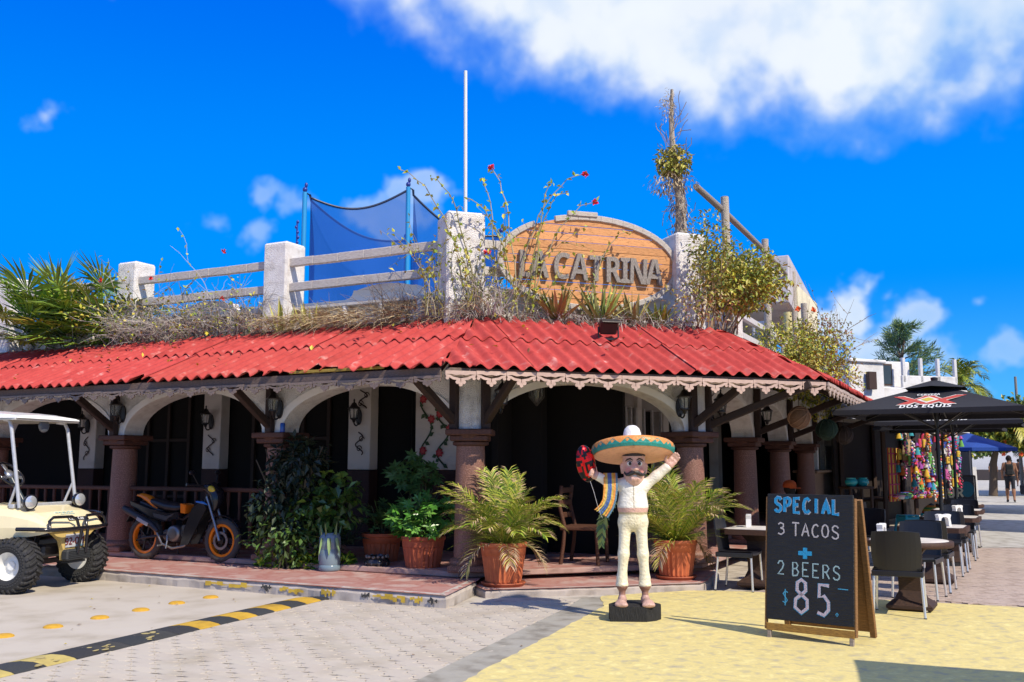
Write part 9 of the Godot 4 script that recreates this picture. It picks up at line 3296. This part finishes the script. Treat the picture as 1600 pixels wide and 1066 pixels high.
	# buildings across the street that shade its far part
	for q in [[17.0, 19.2, 6.0, 4.4, 4.6, "cream shop building across the street near the terrace"], [21.8, 26.8, 8.0, 5.4, 6.4, "cream two-storey building across the street beyond the shop"], [31.0, 42.0, 8.0, 6.0, 6.0, "cream building across the street furthest down"]]:
		var o := thing("street_building", q[5], "building", w(q[0], 0, q[1]), deg_to_rad(-26))
		m = mbx(Color(0.55, 0.52, 0.46))
		m.box(Vector3(0, q[4] * 0.5, 0), Vector3(q[2], q[4], q[3]), 0.04)
		part("wall", m, M.wall, o)
		m = mbx(Color(0.6, 0.58, 0.54))
		m.box(Vector3(0, q[4] + 0.1, 0), Vector3(q[2] + 0.3, 0.2, q[3] + 0.3), 0.03)
		part("roof", m, M.wall, o)
		for i in 3:
			m = mbx(Color(0.05, 0.06, 0.08))
			m.box(Vector3(-q[2] * 0.5 - 0.02, 1.4, -q[3] * 0.3 + i * q[3] * 0.3), Vector3(0.05, 1.6, 0.9), 0.005)
			part("window", m, M.gloss, o)
	# casuarina
	var tr := mbx(Color(0.16, 0.12, 0.09))
	var nd := mbx(Color.WHITE)
	var tb := w(24.3, 0, 61.0)
	tr.tube([tb, tb + Vector3(0.2, 4, 0), tb + Vector3(0.5, 7.5, 0), tb + Vector3(1.0, 10.2, 0)], [0.25, 0.2, 0.12, 0.03], 8)
	for i in 46:
		var y := R(3.6, 10.0)
		var a := R(0, TAU)
		var o := tb + Vector3(0.05 * y + 0.1, y, 0)
		var ln := R(1.3, 3.4) * clampf((11.6 - y) / 5.0, 0.3, 1.0)
		var d := Vector3(cos(a) + 0.5, R(0.3, 0.9), sin(a)).normalized()
		var e := o + d * ln
		tr.k = Color(0.12, 0.09, 0.07)
		tr.tube([o, o.lerp(e, 0.5) + Vector3(0, 0.06, 0), e], [0.05, 0.03, 0.012], 4, false)
		for j in 150:
			var p := o.lerp(e, R(0.25, 1.08)) + rdir() * 0.2
			nd.k = pick([Color(0.09, 0.19, 0.10), Color(0.16, 0.26, 0.10), Color(0.26, 0.33, 0.09), Color(0.08, 0.17, 0.13)])
			nd.leaf(p, (d * 0.9 + rdir() * 0.8 + Vector3(0, 0.05, 0)).normalized(), rdir(), R(0.3, 0.6), 0.06, 0.1)
	plant("casuarina_tree", "feathery blue-green casuarina rising behind the white house", "tree", tb, [["trunk", tr, M.bark], ["crown", nd, M.leaf]])
	# rounder yellow green tree beside it
	tr = mbx(Color(0.16, 0.12, 0.09))
	nd = mbx(Color.WHITE)
	tb = w(19.6, 0, 50.0)
	tr.tube([tb, tb + Vector3(0.1, 4.5, 0)], [0.2, 0.1], 7)
	for i in 9:
		foliage(nd, tb + Vector3(R(-1.1, 1.6), R(4.2, 6.2), R(-0.8, 0.8)), Vector3(0.85, 0.6, 0.8), 260, 0.22, 0.11, [Color(0.14, 0.19, 0.03), Color(0.22, 0.25, 0.03), Color(0.08, 0.13, 0.03)], 0.0, 60 + i)
	plant("round_tree", "yellow-green round tree between the white house and the casuarina", "tree", tb, [["trunk", tr, M.bark], ["crown", nd, M.leaf]])
	# coconut palm
	var pc := [Color(0.20, 0.26, 0.02), Color(0.36, 0.36, 0.03), Color(0.10, 0.17, 0.025)]
	tb = w(25.9, 0, 55.0)
	tr = mbx(Color(0.22, 0.19, 0.15))
	tr.tube([tb, tb + Vector3(-0.2, 3, 0), tb + Vector3(-0.1, 5.9, 0)], [0.2, 0.15, 0.12], 8)
	nd = mbx(Color.WHITE)
	for i in 24:
		var a := TAU * i / 24 + R(-0.1, 0.1)
		var e := R(-0.05, 1.35)
		frond(nd, tb + Vector3(-0.1, 5.9, 0), Vector3(cos(a) * cos(e), sin(e), sin(a) * cos(e)), R(1.9, 2.5), R(1.3, 2.1), 34, 0.55, 0.055, pc)
	plant("coconut_palm", "coconut palm with yellow-green fronds showing above the black parasol", "palm", tb, [["trunk", tr, M.bark], ["fronds", nd, M.leaf]])
	# broad tree over the far stalls
	tb = w(21.8, 0, 44.0)
	tr = mbx(Color(0.15, 0.11, 0.08))
	tr.tube([tb, tb + Vector3(0.1, 1.5, 0), tb + Vector3(0.5, 3.0, 0)], [0.2, 0.16, 0.08], 8)
	nd = mbx(Color.WHITE)
	for i in 30:
		foliage(nd, tb + Vector3(R(-2.3, 2.6), R(2.2, 4.1), R(-1.2, 1.4)), Vector3(0.85, 0.55, 0.8), 230, 0.26, 0.19, [Color(0.10, 0.16, 0.02), Color(0.20, 0.24, 0.03), Color(0.42, 0.38, 0.04), Color(0.05, 0.10, 0.02)], 0.02, 80 + i)
	for i in 12:
		var a := R(0, TAU)
		frond(nd, tb + Vector3(0.6, 3.4, 0.6), Vector3(cos(a), R(0.1, 0.8), sin(a)).normalized(), R(1.4, 1.9), R(1.8, 2.5), 24, 0.5, 0.05, [Color(0.40, 0.36, 0.03), Color(0.30, 0.30, 0.03)])
	var fl := mbx(Color.WHITE)
	for i in 14: flower(fl, tb + Vector3(R(-1.6, 2.4), R(1.7, 3.0), R(0.6, 1.3)), 0.12, Color(0.7, 0.12, 0.03))
	plant("sea_grape_tree", "broad low tree with yellowing leaves over the blue parasol", "tree", tb, [["trunk", tr, M.bark], ["crown", nd, M.leaf], ["flowers", fl, M.leaf]])
	tb = w(27.2, 0, 50.5)
	tr = mbx(Color(0.2, 0.16, 0.12))
	tr.tube([tb, tb + Vector3(0, 2.4, 0)], [0.1, 0.08], 7)
	nd = mbx(Color.WHITE)
	for i in 14:
		var a := TAU * i / 14
		frond(nd, tb + Vector3(0, 2.4, 0), Vector3(cos(a), R(0.2, 1.1), sin(a)).normalized(), R(1.0, 1.4), 1.8, 22, 0.35, 0.04, [Color(0.03, 0.06, 0.02), Color(0.05, 0.09, 0.03)])
	plant("small_palm", "small dark palm before the white wall near the right edge", "palm", tb, [["trunk", tr, M.bark], ["fronds", nd, M.leaf]])

func _ready() -> void:
	rng.seed = 7
	make_environment()
	make_materials()
	make_ground()
	rng.seed = 8
	make_house()
	rng.seed = 9
	make_roof_plants()
	rng.seed = 10
	make_roof_things()
	rng.seed = 11
	make_statue()
	make_chalkboard()
	rng.seed = 12
	make_pots()
	rng.seed = 13
	make_cart()
	make_motorcycle()
	rng.seed = 14
	make_lights_and_hangings()
	make_terrace()
	rng.seed = 15
	make_stall()
	make_people()
	rng.seed = 16
	make_beyond()
